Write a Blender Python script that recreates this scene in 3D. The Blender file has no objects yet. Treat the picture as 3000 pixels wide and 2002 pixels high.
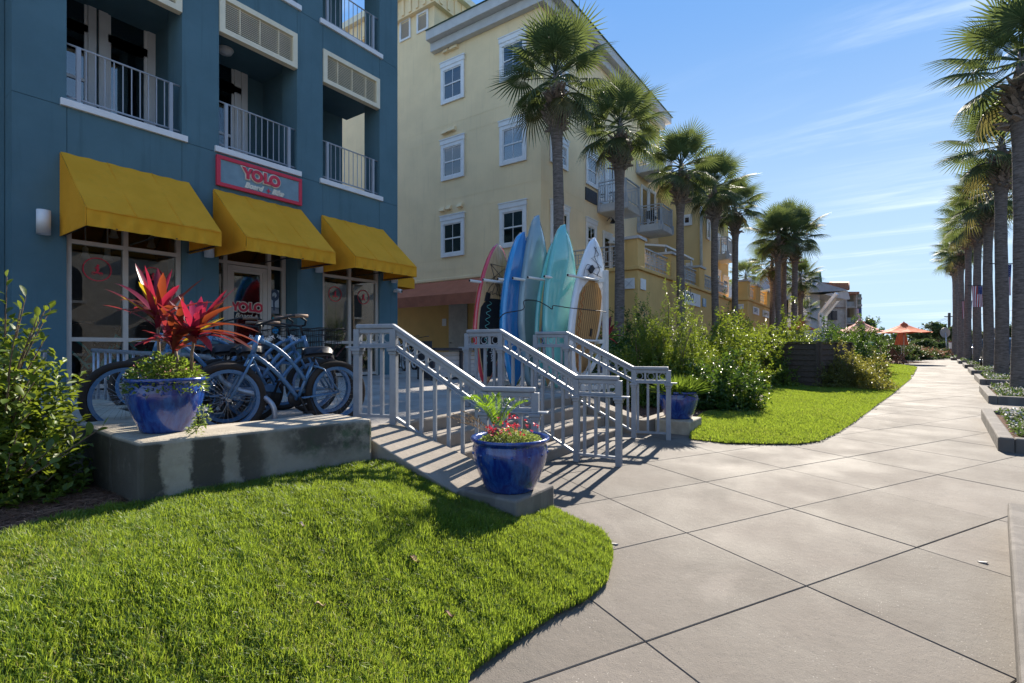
import bpy, math, random
import numpy as np
from mathutils import Vector, Matrix
random.seed(7)
RNG = np.random.default_rng(11)
scene = bpy.context.scene
COL = scene.collection
# ------------------------------------------------------------------ camera
TH = math.radians(35.17)
CT, ST = math.cos(TH), math.sin(TH)
FPX, HU, HV, CAMZ = 1490.0, 1500.0, 1021.0, 1.55
cam_d = bpy.data.cameras.new("camera")
cam = bpy.data.objects.new("camera", cam_d)
COL.objects.link(cam)
cam.location = (0, 0, CAMZ)
cam.rotation_euler = (math.pi / 2, 0, TH)
cam_d.sensor_width = 36.0
cam_d.lens = FPX / 3000.0 * 36.0
cam_d.shift_y = 20.0 / 3000.0
cam_d.clip_start, cam_d.clip_end = 0.05, 3000
scene.camera = cam
# ------------------------------------------------------------------ sun, sky, exposure
SUN_AZ, SUN_EL = math.radians(27.6), math.radians(33.0)   # azimuth clockwise from the view direction
wa = SUN_AZ - TH                                          # clockwise from +Y
SUN = Vector((math.sin(wa) * math.cos(SUN_EL), math.cos(wa) * math.cos(SUN_EL), math.sin(SUN_EL)))
sun_d = bpy.data.lights.new("sun", 'SUN')
sun_d.energy, sun_d.angle, sun_d.color = 2.0, math.radians(0.55), (1.0, 0.91, 0.78)
sun = bpy.data.objects.new("sun", sun_d)
COL.objects.link(sun)
sun.location = (0, 40, 60)
sun.rotation_euler = (-SUN).to_track_quat('-Z', 'Y').to_euler()
world = bpy.data.worlds.new("World")
scene.world = world
world.use_nodes = True
wt = world.node_tree
wt.nodes.clear()
def wn(t, **k):
    n = wt.nodes.new(t)
    for a, b in k.items(): setattr(n, a, b)
    return n
w_out = wn('ShaderNodeOutputWorld'); w_bg = wn('ShaderNodeBackground')
w_sky = wn('ShaderNodeTexSky', sky_type='NISHITA', sun_disc=False)
w_sky.sun_elevation, w_sky.sun_rotation = SUN_EL, wa
w_sky.air_density, w_sky.dust_density, w_sky.ozone_density = 1.0, 0.15, 2.6
w_tc = wn('ShaderNodeTexCoord'); w_sep = wn('ShaderNodeSeparateXYZ')
wt.links.new(w_tc.outputs['Generated'], w_sep.inputs[0])
def wm(op, a, b):
    n = wn('ShaderNodeMath', operation=op)
    for i, s in enumerate((a, b)):
        if isinstance(s, (int, float)): n.inputs[i].default_value = s
        elif s is not None: wt.links.new(s, n.inputs[i])
    return n.outputs[0]
# thin cirrus on a plane high overhead: direction / (z + 0.12)
w_z = wm('ADD', wm('MAXIMUM', w_sep.outputs[2], 0.0), 0.10)
w_cmb = wn('ShaderNodeCombineXYZ')
wt.links.new(wm('DIVIDE', w_sep.outputs[0], w_z), w_cmb.inputs[0])
wt.links.new(wm('DIVIDE', w_sep.outputs[1], w_z), w_cmb.inputs[1])
w_map = wn('ShaderNodeMapping'); w_map.inputs['Rotation'].default_value = (0, 0, math.radians(-52)); w_map.inputs['Scale'].default_value = (0.5, 2.6, 1); w_map.inputs['Location'].default_value = (2.15, 0.35, 0)
wt.links.new(w_cmb.outputs[0], w_map.inputs[0])
w_n1 = wn('ShaderNodeTexNoise'); w_n1.inputs['Scale'].default_value = 1.1; w_n1.inputs['Detail'].default_value = 9; w_n1.inputs['Roughness'].default_value = 0.62; w_n1.inputs['Distortion'].default_value = 0.5
w_n2 = wn('ShaderNodeTexNoise'); w_n2.inputs['Scale'].default_value = 0.42; w_n2.inputs['Detail'].default_value = 2
wt.links.new(w_map.outputs[0], w_n1.inputs['Vector']); wt.links.new(w_cmb.outputs[0], w_n2.inputs['Vector'])
def wr(s, a, b):
    n = wn('ShaderNodeMapRange'); n.interpolation_type = 'SMOOTHSTEP'
    wt.links.new(s, n.inputs[0]); n.inputs[1].default_value, n.inputs[2].default_value = a, b
    return n.outputs[0]
w_c = wm('MULTIPLY', wr(w_n1.outputs[0], 0.44, 0.74), wr(w_n2.outputs[0], 0.40, 0.60))
w_c = wm('MULTIPLY', w_c, wr(w_sep.outputs[2], 0.0, 0.06))
w_c = wm('MULTIPLY', w_c, 0.75)
w_grade = wn('ShaderNodeHueSaturation'); w_grade.inputs['Saturation'].default_value = 1.08
wt.links.new(w_sky.outputs[0], w_grade.inputs['Color'])
w_mix = wn('ShaderNodeMixRGB'); w_mix.inputs[2].default_value = (1.22, 1.36, 1.52, 1)
# the bright haze round the sun is held back the way the photograph shows it (the sun itself is just above the frame)
def wv(op, a, b):
    n = wn('ShaderNodeVectorMath', operation=op)
    for i, s in enumerate((a, b)):
        if isinstance(s, tuple): n.inputs[i].default_value = s
        else: wt.links.new(s, n.inputs[i])
    return n.outputs[0]
SKYM = (0.74, 1.00, 1.26)
w_r = wv('DIVIDE', w_grade.outputs[0], SKYM)
w_r2 = wv('ADD', wv('MULTIPLY', w_r, w_r), (1.0, 1.0, 1.0))
w_pw = wn('ShaderNodeGamma'); w_pw.inputs['Gamma'].default_value = 0.5
wt.links.new(w_r2, w_pw.inputs['Color'])
w_el = wn('ShaderNodeMixRGB'); w_el.inputs[1].default_value = (1, 1, 1, 1); w_el.inputs[2].default_value = (0.30, 0.50, 0.82, 1)   # deeper blue towards the zenith
wt.links.new(wr(w_sep.outputs[2], -0.02, 0.62), w_el.inputs[0])
w_sc = wv('MULTIPLY', wv('DIVIDE', w_grade.outputs[0], w_pw.outputs[0]), w_el.outputs[0])
wt.links.new(w_c, w_mix.inputs[0]); wt.links.new(w_sc, w_mix.inputs[1])
wt.links.new(w_mix.outputs[0], w_bg.inputs['Color'])
w_bg.inputs['Strength'].default_value = 0.15
wt.links.new(w_bg.outputs[0], w_out.inputs['Surface'])
scene.view_settings.view_transform = 'Standard'
scene.view_settings.look = 'None'
scene.view_settings.exposure = 2.62
scene.view_settings.gamma = 1.0
scene.render.engine = 'CYCLES'
scene.cycles.max_bounces = 8
scene.cycles.transparent_max_bounces = 12
scene.cycles.sample_clamp_indirect = 6.0

# ------------------------------------------------------------------ layout: from a bearing in the photograph to a point at a known place
def ray(u, v):
    a = (u - HU) / FPX
    return Vector((CT * a - ST, ST * a + CT, (HV - v) / FPX))
def cw(x, d, z=0.0):                       # camera-right x, forward d -> world
    return Vector((CT * x - ST * d, ST * x + CT * d, z))
def gz(X, Y): return 0.0141 * (-ST * X + CT * Y)      # the street climbs gently away from the camera
def fwd(X, Y): return -ST * X + CT * Y
def at_d(u, v, d):
    p = ray(u, v) * d; return Vector((p.x, p.y, p.z + CAMZ))
def at_g(u, v):
    p = at_d(u, v, 2310.0 / (v - 1000.0)); p.z = gz(p.x, p.y); return p
def at_z(u, v, z): return at_d(u, v, (CAMZ - z) * FPX / (v - HV))
def at_x(u, v, X): r = ray(u, v); return at_d(u, v, X / r.x)
def at_y(u, v, Y): r = ray(u, v); return at_d(u, v, Y / r.y)
def onx(u, X): return at_x(u, HV, X).y
def ony(u, Y): return at_y(u, HV, Y).x

# ------------------------------------------------------------------ materials
MATS = {}
class N:
    def __init__(s, name):
        s.m = bpy.data.materials.new(name); s.m.use_nodes = True
        s.t = s.m.node_tree; s.t.nodes.clear()
        s.out = s.n('ShaderNodeOutputMaterial')
    def n(s, t, **k):
        q = s.t.nodes.new(t)
        for a, b in k.items(): setattr(q, a, b)
        return q
    def l(s, a, b): s.t.links.new(a, b)
    def pos(s, obj=False):
        if obj: return s.n('ShaderNodeTexCoord').outputs['Object']
        return s.n('ShaderNodeNewGeometry').outputs['Position']
    def mapped(s, vec, scale, rot=(0, 0, 0)):
        q = s.n('ShaderNodeMapping'); q.inputs['Scale'].default_value = scale; q.inputs['Rotation'].default_value = rot
        s.l(vec, q.inputs[0]); return q.outputs[0]
    def noise(s, vec, sc, det=4, rough=0.55, dist=0.0):
        q = s.n('ShaderNodeTexNoise'); q.inputs['Scale'].default_value = sc; q.inputs['Detail'].default_value = det
        q.inputs['Roughness'].default_value = rough; q.inputs['Distortion'].default_value = dist
        s.l(vec, q.inputs['Vector']); return q.outputs[0]
    def rng(s, v, a, b, c=0.0, d=1.0):
        q = s.n('ShaderNodeMapRange'); q.interpolation_type = 'SMOOTHSTEP'
        s.l(v, q.inputs[0])
        for i, x in enumerate((a, b, c, d)): q.inputs[i + 1].default_value = x
        return q.outputs[0]
    def mth(s, op, a, b=0.0):
        q = s.n('ShaderNodeMath', operation=op)
        for i, x in enumerate((a, b)):
            if isinstance(x, (int, float)): q.inputs[i].default_value = x
            else: s.l(x, q.inputs[i])
        return q.outputs[0]
    def mix(s, f, a, b, mode='MIX'):
        q = s.n('ShaderNodeMixRGB', blend_type=mode)
        for i, x in enumerate((f, a, b)):
            if isinstance(x, (int, float)): q.inputs[i].default_value = x
            elif isinstance(x, tuple): q.inputs[i].default_value = (*x, 1)
            else: s.l(x, q.inputs[i])
        return q.outputs[0]
    def bsdf(s, col, rough=0.6, spec=0.4, metal=0.0, coat=0.0):
        q = s.n('ShaderNodeBsdfPrincipled')
        if isinstance(col, tuple): q.inputs['Base Color'].default_value = (*col, 1)
        else: s.l(col, q.inputs['Base Color'])
        if isinstance(rough, (int, float)): q.inputs['Roughness'].default_value = rough
        else: s.l(rough, q.inputs['Roughness'])
        q.inputs['Specular IOR Level'].default_value = spec
        q.inputs['Metallic'].default_value = metal
        q.inputs['Coat Weight'].default_value = coat
        return q
    def bump(s, b, h, dist, strength=1.0):
        q = s.n('ShaderNodeBump'); q.inputs['Distance'].default_value = dist; q.inputs['Strength'].default_value = strength
        s.l(h, q.inputs['Height']); s.l(q.outputs[0], b.inputs['Normal'])
    def done(s, sh):
        s.l(sh, s.out.inputs['Surface']); return s.m

def mat(name, col, rough=0.6, spec=0.4, metal=0.0, var=0.12, vs=3.0, bump=0.0, bs=60.0, coat=0.0, streak=0.0, obj=False):
    """paint / stucco / metal / wood: base colour with gentle uneven wear and fine relief"""
    if name in MATS: return MATS[name]
    k = N(name); p = k.pos(obj)
    a = k.noise(p, vs, 5, 0.6)
    lo = tuple(c * (1 - var) for c in col); hi = tuple(min(1, c * (1 + var)) for c in col)
    c = k.mix(k.rng(a, 0.3, 0.7), lo, hi)
    if streak:
        sn = k.noise(k.mapped(p, (5, 5, 0.25)), 1.4, 5, 0.65)
        c = k.mix(k.mth('MULTIPLY', k.rng(sn, 0.52, 0.75), streak), c, tuple(x * 0.45 for x in col))
    r = k.rng(k.noise(p, vs * 2.3, 3), 0.2, 0.8, max(0.02, rough - 0.08), min(1, rough + 0.08))
    b = k.bsdf(c, r, spec, metal, coat)
    if bump: k.bump(b, k.noise(p, bs, 4, 0.65), bump)
    MATS[name] = k.done(b.outputs[0]); return MATS[name]

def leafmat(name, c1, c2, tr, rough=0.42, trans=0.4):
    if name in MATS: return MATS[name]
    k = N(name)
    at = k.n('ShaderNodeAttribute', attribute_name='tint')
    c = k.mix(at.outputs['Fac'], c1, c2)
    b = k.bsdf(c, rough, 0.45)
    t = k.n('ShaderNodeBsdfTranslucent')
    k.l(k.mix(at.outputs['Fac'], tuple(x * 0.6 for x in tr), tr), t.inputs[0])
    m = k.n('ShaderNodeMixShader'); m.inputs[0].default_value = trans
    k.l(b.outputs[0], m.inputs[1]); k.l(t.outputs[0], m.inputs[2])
    MATS[name] = k.done(m.outputs[0]); return MATS[name]

def glassmat(name, tint, refl, ior=1.5):
    """window pane: mirror-like by Fresnel, the rest lets the room behind show"""
    if name in MATS: return MATS[name]
    k = N(name)
    fr = k.n('ShaderNodeFresnel'); fr.inputs[0].default_value = ior
    f = k.mth('MINIMUM', k.mth('ADD', k.mth('MULTIPLY', fr.outputs[0], 1.2), refl), 1.0)
    g = k.n('ShaderNodeBsdfGlossy'); g.inputs['Roughness'].default_value = 0.0
    tr = k.n('ShaderNodeBsdfTransparent'); tr.inputs[0].default_value = (*tint, 1)
    m = k.n('ShaderNodeMixShader')
    k.l(f, m.inputs[0]); k.l(tr.outputs[0], m.inputs[1]); k.l(g.outputs[0], m.inputs[2])
    MATS[name] = k.done(m.outputs[0]); return MATS[name]

def concrete(name, col, stain=0.0, wet=0.0, speck=True, vary=False):
    if name in MATS: return MATS[name]
    k = N(name); p = k.pos()
    a = k.noise(p, 1.1, 6, 0.6); b2 = k.noise(p, 9.0, 5, 0.7)
    c = k.mix(k.rng(a, 0.3, 0.72), tuple(x * 0.78 for x in col), tuple(x * 1.16 for x in col))
    c = k.mix(k.rng(b2, 0.35, 0.75, 0, 0.35), c, tuple(x * 0.62 for x in col))
    if vary:
        oi = k.n('ShaderNodeObjectInfo')
        c = k.mix(1.0, c, k.mix(oi.outputs['Random'], (0.86, 0.85, 0.83), (1.08, 1.07, 1.06)), 'MULTIPLY')
        st_ = k.mth('MULTIPLY', k.rng(k.noise(p, .55, 7, .68, .6), .50, .66), .42)
        c = k.mix(st_, c, tuple(x * 0.50 for x in col))
        c = k.mix(k.mth('MULTIPLY', k.rng(k.noise(p, .9, 5, .6, .8), .56, .68), .35), c, tuple(min(1, x * 1.45) for x in col))
        gum = k.n('ShaderNodeTexVoronoi'); gum.inputs['Scale'].default_value = 3.1; k.l(p, gum.inputs['Vector'])
        c = k.mix(k.mth('MULTIPLY', k.rng(gum.outputs['Distance'], .060, .045), .65), c, (.075, .07, .065))
    if speck:
        vo = k.n('ShaderNodeTexVoronoi'); vo.inputs['Scale'].default_value = 75; k.l(p, vo.inputs['Vector'])
        k2 = k.n('ShaderNodeSeparateColor'); k.l(vo.outputs['Color'], k2.inputs[0])
        dots = k.mth('MULTIPLY', k.rng(vo.outputs['Distance'], 0.30, 0.18), k.rng(k2.outputs[0], 0.72, 0.92))
        clus = k.rng(k.noise(p, 1.7, 5, .7), .44, .66, .12, 1.0)
        c = k.mix(k.mth('MULTIPLY', k.mth('MULTIPLY', dots, clus), 0.7), c, (0.46, 0.42, 0.37))
        dk = k.mth('MULTIPLY', k.rng(vo.outputs['Distance'], 0.34, 0.2), k.rng(k2.outputs[1], 0.78, 0.9))
        c = k.mix(k.mth('MULTIPLY', dk, 0.6), c, (0.06, 0.055, 0.05))
    if stain:
        sx = k.mapped(p, (3.6, 3.6, 0.42))
        s1 = k.noise(sx, 1.0, 5, 0.58, 0.35); s2 = k.noise(p, 2.2, 6, 0.7)
        mk = k.mth('MULTIPLY', k.rng(s1, 0.44, 0.50), stain)
        c = k.mix(mk, c, (0.022, 0.020, 0.018))
        c = k.mix(k.mth('MULTIPLY', k.rng(s2, 0.52, 0.72), 0.6 * stain), c, (0.035, 0.034, 0.028))
        gm = k.mth('MULTIPLY', k.rng(k.noise(p, 1.7, 6, 0.7), 0.58, 0.72), 0.5 * stain)
        c = k.mix(gm, c, (0.03, 0.065, 0.032))
    r = k.rng(a, 0.3, 0.7, 0.86 - wet, 0.95 - wet * 0.5)
    b = k.bsdf(c, r, 0.3)
    h = k.mth('ADD', k.noise(p, 140, 3, 0.7), k.mth('MULTIPLY', k.noise(p, 22, 4, 0.6), 1.2))
    k.bump(b, h, 0.004, 0.8)
    MATS[name] = k.done(b.outputs[0]); return MATS[name]

def wood(name, col, rough=0.7, axis=(1, 8, 8), dark=0.5):
    if name in MATS: return MATS[name]
    k = N(name); p = k.pos(True)
    g = k.noise(k.mapped(p, axis), 4.0, 6, 0.7, 0.4)
    c = k.mix(k.rng(g, 0.35, 0.7), tuple(x * dark for x in col), col)
    b = k.bsdf(c, rough, 0.3); k.bump(b, g, 0.003)
    MATS[name] = k.done(b.outputs[0]); return MATS[name]

# ------------------------------------------------------------------ mesh building
class MB:
    def __init__(s): s.v = []; s.f = []; s.mi = []; s.sm = []
    def add(s, vs, fs, mi=0, sm=False):
        o = len(s.v); s.v += [tuple(p) for p in vs]
        for f in fs: s.f.append([i + o for i in f]); s.mi.append(mi); s.sm.append(sm)
        return s
    def box(s, x0, x1, y0, y1, z0, z1, mi=0):
        vs = [(x, y, z) for z in (z0, z1) for y in (y0, y1) for x in (x0, x1)]
        return s.add(vs, [(0, 2, 3, 1), (4, 5, 7, 6), (0, 1, 5, 4), (2, 6, 7, 3), (0, 4, 6, 2), (1, 3, 7, 5)], mi)
    def hexa(s, b, t, mi=0):               # bottom quad (ccw from above) and top quad
        return s.add(list(b) + list(t), [(3, 2, 1, 0), (4, 5, 6, 7), (0, 1, 5, 4), (1, 2, 6, 5), (2, 3, 7, 6), (3, 0, 4, 7)], mi)
    def bar(s, p, q, w, h, up=(0, 0, 1), mi=0, ends=True):   # box beam from p to q
        p, q = Vector(p), Vector(q); d = (q - p).normalized(); up = Vector(up)
        r = d.cross(up)
        if r.length < 1e-4: r = d.cross(Vector((1, 0, 0)))
        r.normalize(); n = r.cross(d)
        r *= w / 2; n *= h / 2
        return s.hexa([p - r - n, p + r - n, q + r - n, q - r - n], [p - r + n, p + r + n, q + r + n, q - r + n], mi)
    def tube(s, pts, r, n=8, closed=False, mi=0, cap=True):
        pts = [Vector(p) for p in pts]; m = len(pts)
        rr = r if isinstance(r, (list, tuple)) else [r] * m
        T = []
        for i in range(m):
            a = pts[(i - 1) % m] if (closed or i > 0) else pts[i]
            b = pts[(i + 1) % m] if (closed or i < m - 1) else pts[i]
            T.append((b - a).normalized())
        ref = Vector((0, 0, 1)) if abs(T[0].z) < 0.9 else Vector((1, 0, 0))
        u = T[0].cross(ref).normalized(); vs = []
        for i in range(m):
            u = (u - T[i] * u.dot(T[i])).normalized(); w = T[i].cross(u)
            for k in range(n):
                an = 2 * math.pi * k / n
                vs.append(pts[i] + (u * math.cos(an) + w * math.sin(an)) * rr[i])
        fs = []
        for i in range(m if closed else m - 1):
            j = (i + 1) % m
            for k in range(n):
                l = (k + 1) % n
                fs.append((i * n + k, i * n + l, j * n + l, j * n + k))
        s.add(vs, fs, mi, True)
        if cap and not closed:
            s.f.append([len(s.v) - m * n + k for k in range(n)][::-1]); s.mi.append(mi); s.sm.append(False)
            s.f.append([len(s.v) - n + k for k in range(n)]); s.mi.append(mi); s.sm.append(False)
        return s
    def lathe(s, prof, n=24, c=(0, 0, 0), mi=0, sm=True, cap=False):
        vs = [(c[0] + r * math.cos(2 * math.pi * k / n), c[1] + r * math.sin(2 * math.pi * k / n), c[2] + z) for r, z in prof for k in range(n)]
        fs = [(i * n + k, i * n + (k + 1) % n, (i + 1) * n + (k + 1) % n, (i + 1) * n + k) for i in range(len(prof) - 1) for k in range(n)]
        s.add(vs, fs, mi, sm)
        if cap:
            o = len(s.v) - len(vs)
            s.f.append([o + k for k in range(n)][::-1]); s.mi.append(mi); s.sm.append(False)
            s.f.append([o + (len(prof) - 1) * n + k for k in range(n)]); s.mi.append(mi); s.sm.append(False)
        return s
    def prism(s, poly, off, mi=0):         # poly: list of 3D points, off: extrusion
        n = len(poly); off = Vector(off)
        vs = [Vector(p) for p in poly] + [Vector(p) + off for p in poly]
        fs = [list(range(n))[::-1], [n + i for i in range(n)]] + [(i, (i + 1) % n, n + (i + 1) % n, n + i) for i in range(n)]
        return s.add(vs, fs, mi)
    def ring(s, c, ax, ay, r0, r1, th, n=20, mi=0):   # flat ring (annulus) of thickness th
        c, ax, ay = Vector(c), Vector(ax), Vector(ay); nz = ax.cross(ay) * th / 2; vs = []
        for k in range(n):
            d = ax * math.cos(2 * math.pi * k / n) + ay * math.sin(2 * math.pi * k / n)
            vs += [c + d * r0 - nz, c + d * r1 - nz, c + d * r1 + nz, c + d * r0 + nz]
        fs = []
        for k in range(n):
            a, b = k * 4, ((k + 1) % n) * 4
            for q in range(4): fs.append((a + q, a + (q + 1) % 4, b + (q + 1) % 4, b + q))
        return s.add(vs, fs, mi, False)
    def mesh(s, name, mats):
        me = bpy.data.meshes.new(name)
        me.from_pydata(s.v, [], s.f)
        me.polygons.foreach_set('material_index', s.mi)
        me.polygons.foreach_set('use_smooth', s.sm)
        for m in (mats if isinstance(mats, (list, tuple)) else [mats]): me.materials.append(m)
        me.update(); return me
BASE = {}
def tag(o, label=None, cat=None, group=None, kind=None):
    if label: o['label'] = label
    if cat: o['category'] = cat
    if group: o['group'] = group
    if kind: o['kind'] = kind
    return o
def thing(name, label, cat, loc=(0, 0, 0), group=None):
    o = bpy.data.objects.new(name, None); COL.objects.link(o); o.empty_display_size = 0.2
    o.location = loc; BASE[o.name] = Vector(loc)
    return tag(o, label, cat, group)
def raw(name, me, parent=None, loc=None):
    o = bpy.data.objects.new(name, me); COL.objects.link(o)
    if loc is not None: o.location = loc
    if parent is not None:
        o.parent = parent; BASE[o.name] = BASE.get(parent.name, Vector((0, 0, 0)))
    return o
def obj(name, mb, mats, parent=None, bevel=0.0, loc=None, label=None):
    """mesh in world coordinates; a child's vertices are stored relative to its thing's base"""
    b = BASE.get(parent.name, Vector((0, 0, 0))) if parent is not None else Vector(loc or (0, 0, 0))
    if b.length > 0: mb.v = [(x - b.x, y - b.y, z - b.z) for x, y, z in mb.v]
    o = raw(name, mb.mesh(name, mats), parent)
    if parent is None:
        o.location = b; BASE[o.name] = b
    if bevel:
        m = o.modifiers.new('edge', 'BEVEL'); m.width = bevel; m.segments = 2; m.limit_method = 'ANGLE'; m.angle_limit = math.radians(40)
    if label: o['label'] = label
    return o
def struct(name, mb, mats, bevel=0.0):
    return tag(obj(name, mb, mats, None, bevel), kind='structure')
def copy_tree(o, parent=None):
    c = o.copy(); COL.objects.link(c)
    if parent is not None: c.parent = parent
    for ch in list(o.children): copy_tree(ch, c)
    return c
def npmesh(name, V, F, m, tint=None, smooth=False):
    me = bpy.data.meshes.new(name); k = F.shape[1]
    me.vertices.add(len(V)); me.vertices.foreach_set('co', V.astype(np.float32).ravel())
    me.loops.add(F.size); me.loops.foreach_set('vertex_index', F.astype(np.int32).ravel())
    me.polygons.add(len(F)); me.polygons.foreach_set('loop_start', np.arange(0, F.size, k, dtype=np.int32))
    if smooth: me.polygons.foreach_set('use_smooth', np.ones(len(F), dtype=bool))
    me.update(calc_edges=True)
    if tint is not None:
        a = me.attributes.new('tint', 'FLOAT', 'POINT'); a.data.foreach_set('value', tint.astype(np.float32))
    for q in (m if isinstance(m, (list, tuple)) else [m]): me.materials.append(q)
    return me
def text(name, s, M, size, m, parent=None, ext=0.004, shear=0.0, off=0.0, align='LEFT'):
    c = bpy.data.curves.new(name, 'FONT'); c.body = s; c.size = size; c.extrude = ext; c.shear = shear; c.offset = off; c.align_x = align
    c.resolution_u = 4
    t = bpy.data.objects.new(name, c); COL.objects.link(t)
    dg = bpy.context.evaluated_depsgraph_get(); dg.update()
    me = bpy.data.meshes.new_from_object(t.evaluated_get(dg))
    bpy.data.objects.remove(t); bpy.data.curves.remove(c)
    me.name = name; me.materials.clear(); me.materials.append(m)
    b = BASE.get(parent.name, Vector((0, 0, 0))) if parent is not None else Vector((0, 0, 0))
    me.transform(Matrix.Translation(-b) @ M)
    return raw(name, me, parent)
def fx(x, y, z):      # frame on a wall facing +X (text runs towards +Y)
    return Matrix(((0, 0, 1, x), (1, 0, 0, y), (0, 1, 0, z), (0, 0, 0, 1)))
def fy(x, y, z):      # frame on a wall facing -Y (text runs towards +X)
    return Matrix(((1, 0, 0, x), (0, 0, -1, y), (0, 1, 0, z), (0, 0, 0, 1)))

def unit(a): return a / np.maximum(np.linalg.norm(a, axis=-1, keepdims=True), 1e-9)
def leaf_mesh(name, P, D, L, W, m, tint, fold=0.25, droop=0.15):
    """P bases, D unit directions, L lengths, W widths: four-point folded leaves, two triangles each"""
    n = len(P)
    rnd = RNG.normal(size=(n, 3)) * 0.55 + np.array([0, 0, 0.9])
    S = unit(np.cross(D, rnd)); U = np.cross(S, D)
    L = L[:, None]; W = W[:, None]
    tip = P + D * L - np.array([0, 0, 1.0]) * L * droop
    mid = P + D * L * 0.5
    a = mid + S * W * 0.5 + U * W * fold; b = mid - S * W * 0.5 + U * W * fold
    V = np.stack([P, a, tip, b], 1).reshape(-1, 3)
    i = np.arange(n)[:, None] * 4
    F = np.concatenate([i + np.array([[0, 1, 2]]), i + np.array([[0, 2, 3]])], 1).reshape(-1, 3)
    return npmesh(name, V, F, m, np.repeat(tint, 4))
# ================================================================== materials in use
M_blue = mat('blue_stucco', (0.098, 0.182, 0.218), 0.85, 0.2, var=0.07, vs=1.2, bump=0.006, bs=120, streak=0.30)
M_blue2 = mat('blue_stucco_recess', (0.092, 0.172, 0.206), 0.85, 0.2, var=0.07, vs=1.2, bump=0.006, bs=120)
M_yel = mat('cream_stucco', (0.88, 0.675, 0.405), 0.85, 0.2, var=0.05, vs=0.7, bump=0.006, bs=90, streak=0.20)
M_ora = mat('ochre_stucco', (0.70, 0.45, 0.17), 0.85, 0.2, var=0.06, vs=0.8, bump=0.006, bs=90, streak=0.20)
M_white = mat('white_paint', (0.76, 0.75, 0.74), 0.5, 0.4, var=0.05)
M_cream = mat('cream_paint', (0.78, 0.69, 0.50), 0.5, 0.4, var=0.05)
M_alu = mat('tan_aluminium', (0.56, 0.50, 0.44), 0.4, 0.5, var=0.05)
M_rail = mat('grey_rail_paint', (0.245, 0.265, 0.295), 0.38, 0.5, var=0.10, vs=6)
M_pipe = mat('galvanised_pipe', (0.36, 0.38, 0.42), 0.35, 0.5, metal=0.6, var=0.2, vs=14)
M_balrail = mat('pale_grey_rail', (0.33, 0.35, 0.385), 0.4, 0.5, var=0.05)
k = N('yellow_canvas'); p = k.pos(); a = k.noise(p, 1.6, 5, .6); st = k.noise(k.mapped(p, (6, 6, .5)), 1.5, 5, .6)
c = k.mix(k.rng(a, .3, .7), (0.90, 0.415, 0.026), (0.97, 0.47, 0.036)); c = k.mix(k.mth('MULTIPLY', k.rng(st, .5, .75), .22), c, (.66, .36, .04))
b = k.bsdf(c, .8, .2); k.bump(b, k.mth('ADD', k.noise(p, 5.0, 4, .6), k.mth('MULTIPLY', k.noise(p, 300, 2), .08)), .02)
t_ = k.n('ShaderNodeBsdfTranslucent'); k.l(c, t_.inputs[0]); m = k.n('ShaderNodeMixShader'); m.inputs[0].default_value = .22
k.l(b.outputs[0], m.inputs[1]); k.l(t_.outputs[0], m.inputs[2]); M_awn = k.done(m.outputs[0])
M_awn_red = mat('rust_canvas', (0.46, 0.155, 0.085), 0.85, 0.2, var=0.1, vs=1.2, bump=0.002, bs=300)
M_black = mat('black_plastic', (0.018, 0.018, 0.020), 0.45, 0.4, var=0.2)
M_dark = mat('dark_interior', (0.035, 0.030, 0.028), 0.8, 0.2, var=0.2)
M_redw = wood('red_brown_slats', (0.11, 0.035, 0.025), 0.6)
M_inwall = mat('shop_wall', (0.20, 0.19, 0.17), 0.8, 0.2)
M_red = mat('red_paint', (0.62, 0.035, 0.070), 0.5, 0.4, var=0.05)
M_signface = mat('sign_grey_blue', (0.20, 0.295, 0.345), 0.6, 0.3, var=0.08, vs=5)
M_glass = glassmat('shop_glass', (0.90, 0.93, 0.93), 0.015)
M_pane = glassmat('window_pane', (0.55, 0.60, 0.64), 0.14)
M_blind = mat('window_blind', (0.42, 0.41, 0.38), 0.7, 0.3, var=0.05)
M_blind_dk = mat('dark_blind', (0.10, 0.10, 0.105), 0.7, 0.3)
M_room_dark = mat('room_dark', (0.05, 0.055, 0.06), 0.8, 0.2)
M_walk = concrete('sidewalk_concrete', (0.150, 0.131, 0.112), wet=0.14, vary=True)
M_terr = concrete('terrace_concrete', (0.36, 0.335, 0.305), speck=False)
M_step = concrete('step_concrete', (0.27, 0.235, 0.195), speck=False)
k = N('stained_wall_concrete'); p = k.pos(); sp_ = k.n('ShaderNodeSeparateXYZ'); k.l(p, sp_.inputs[0])
wob = k.mth('MULTIPLY', k.mth('SUBTRACT', k.noise(p, 2.6, 5, .6), .5), .20)
wob = k.mth('ADD', wob, k.mth('MULTIPLY', k.mth('SUBTRACT', k.noise(p, 11, 5, .7), .5), .13))
yy_ = k.mth('ADD', sp_.outputs[1], wob)
cr = k.n('ShaderNodeValToRGB'); cr.color_ramp.interpolation = 'LINEAR'
k.l(k.mth('DIVIDE', k.mth('SUBTRACT', yy_, 1.3), 2.0), cr.inputs[0])
stops = ((0, .9), (.125, 1), (.145, .12), (.215, .12), (.232, 1), (.325, .95), (.342, .15), (.388, .2), (.402, .95), (.462, .85), (.50, .35), (.75, .30), (.9, .2), (1, .05))
el = cr.color_ramp.elements
el[0].position, el[0].color = stops[0][0], (stops[0][1],) * 3 + (1,); el[1].position, el[1].color = stops[-1][0], (stops[-1][1],) * 3 + (1,)
for a, v in stops[1:-1]: e_ = el.new(a); e_.color = (v, v, v, 1)
nb_ = k.noise(p, 6.5, 7, .75); base = k.mix(k.rng(k.noise(p, 3.0, 6, .65), .3, .7), (.29, .255, .20), (.46, .41, .33))
topz = k.rng(sp_.outputs[2], .872, .845)                      # run-off stains start just under the worn top arris
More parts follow.
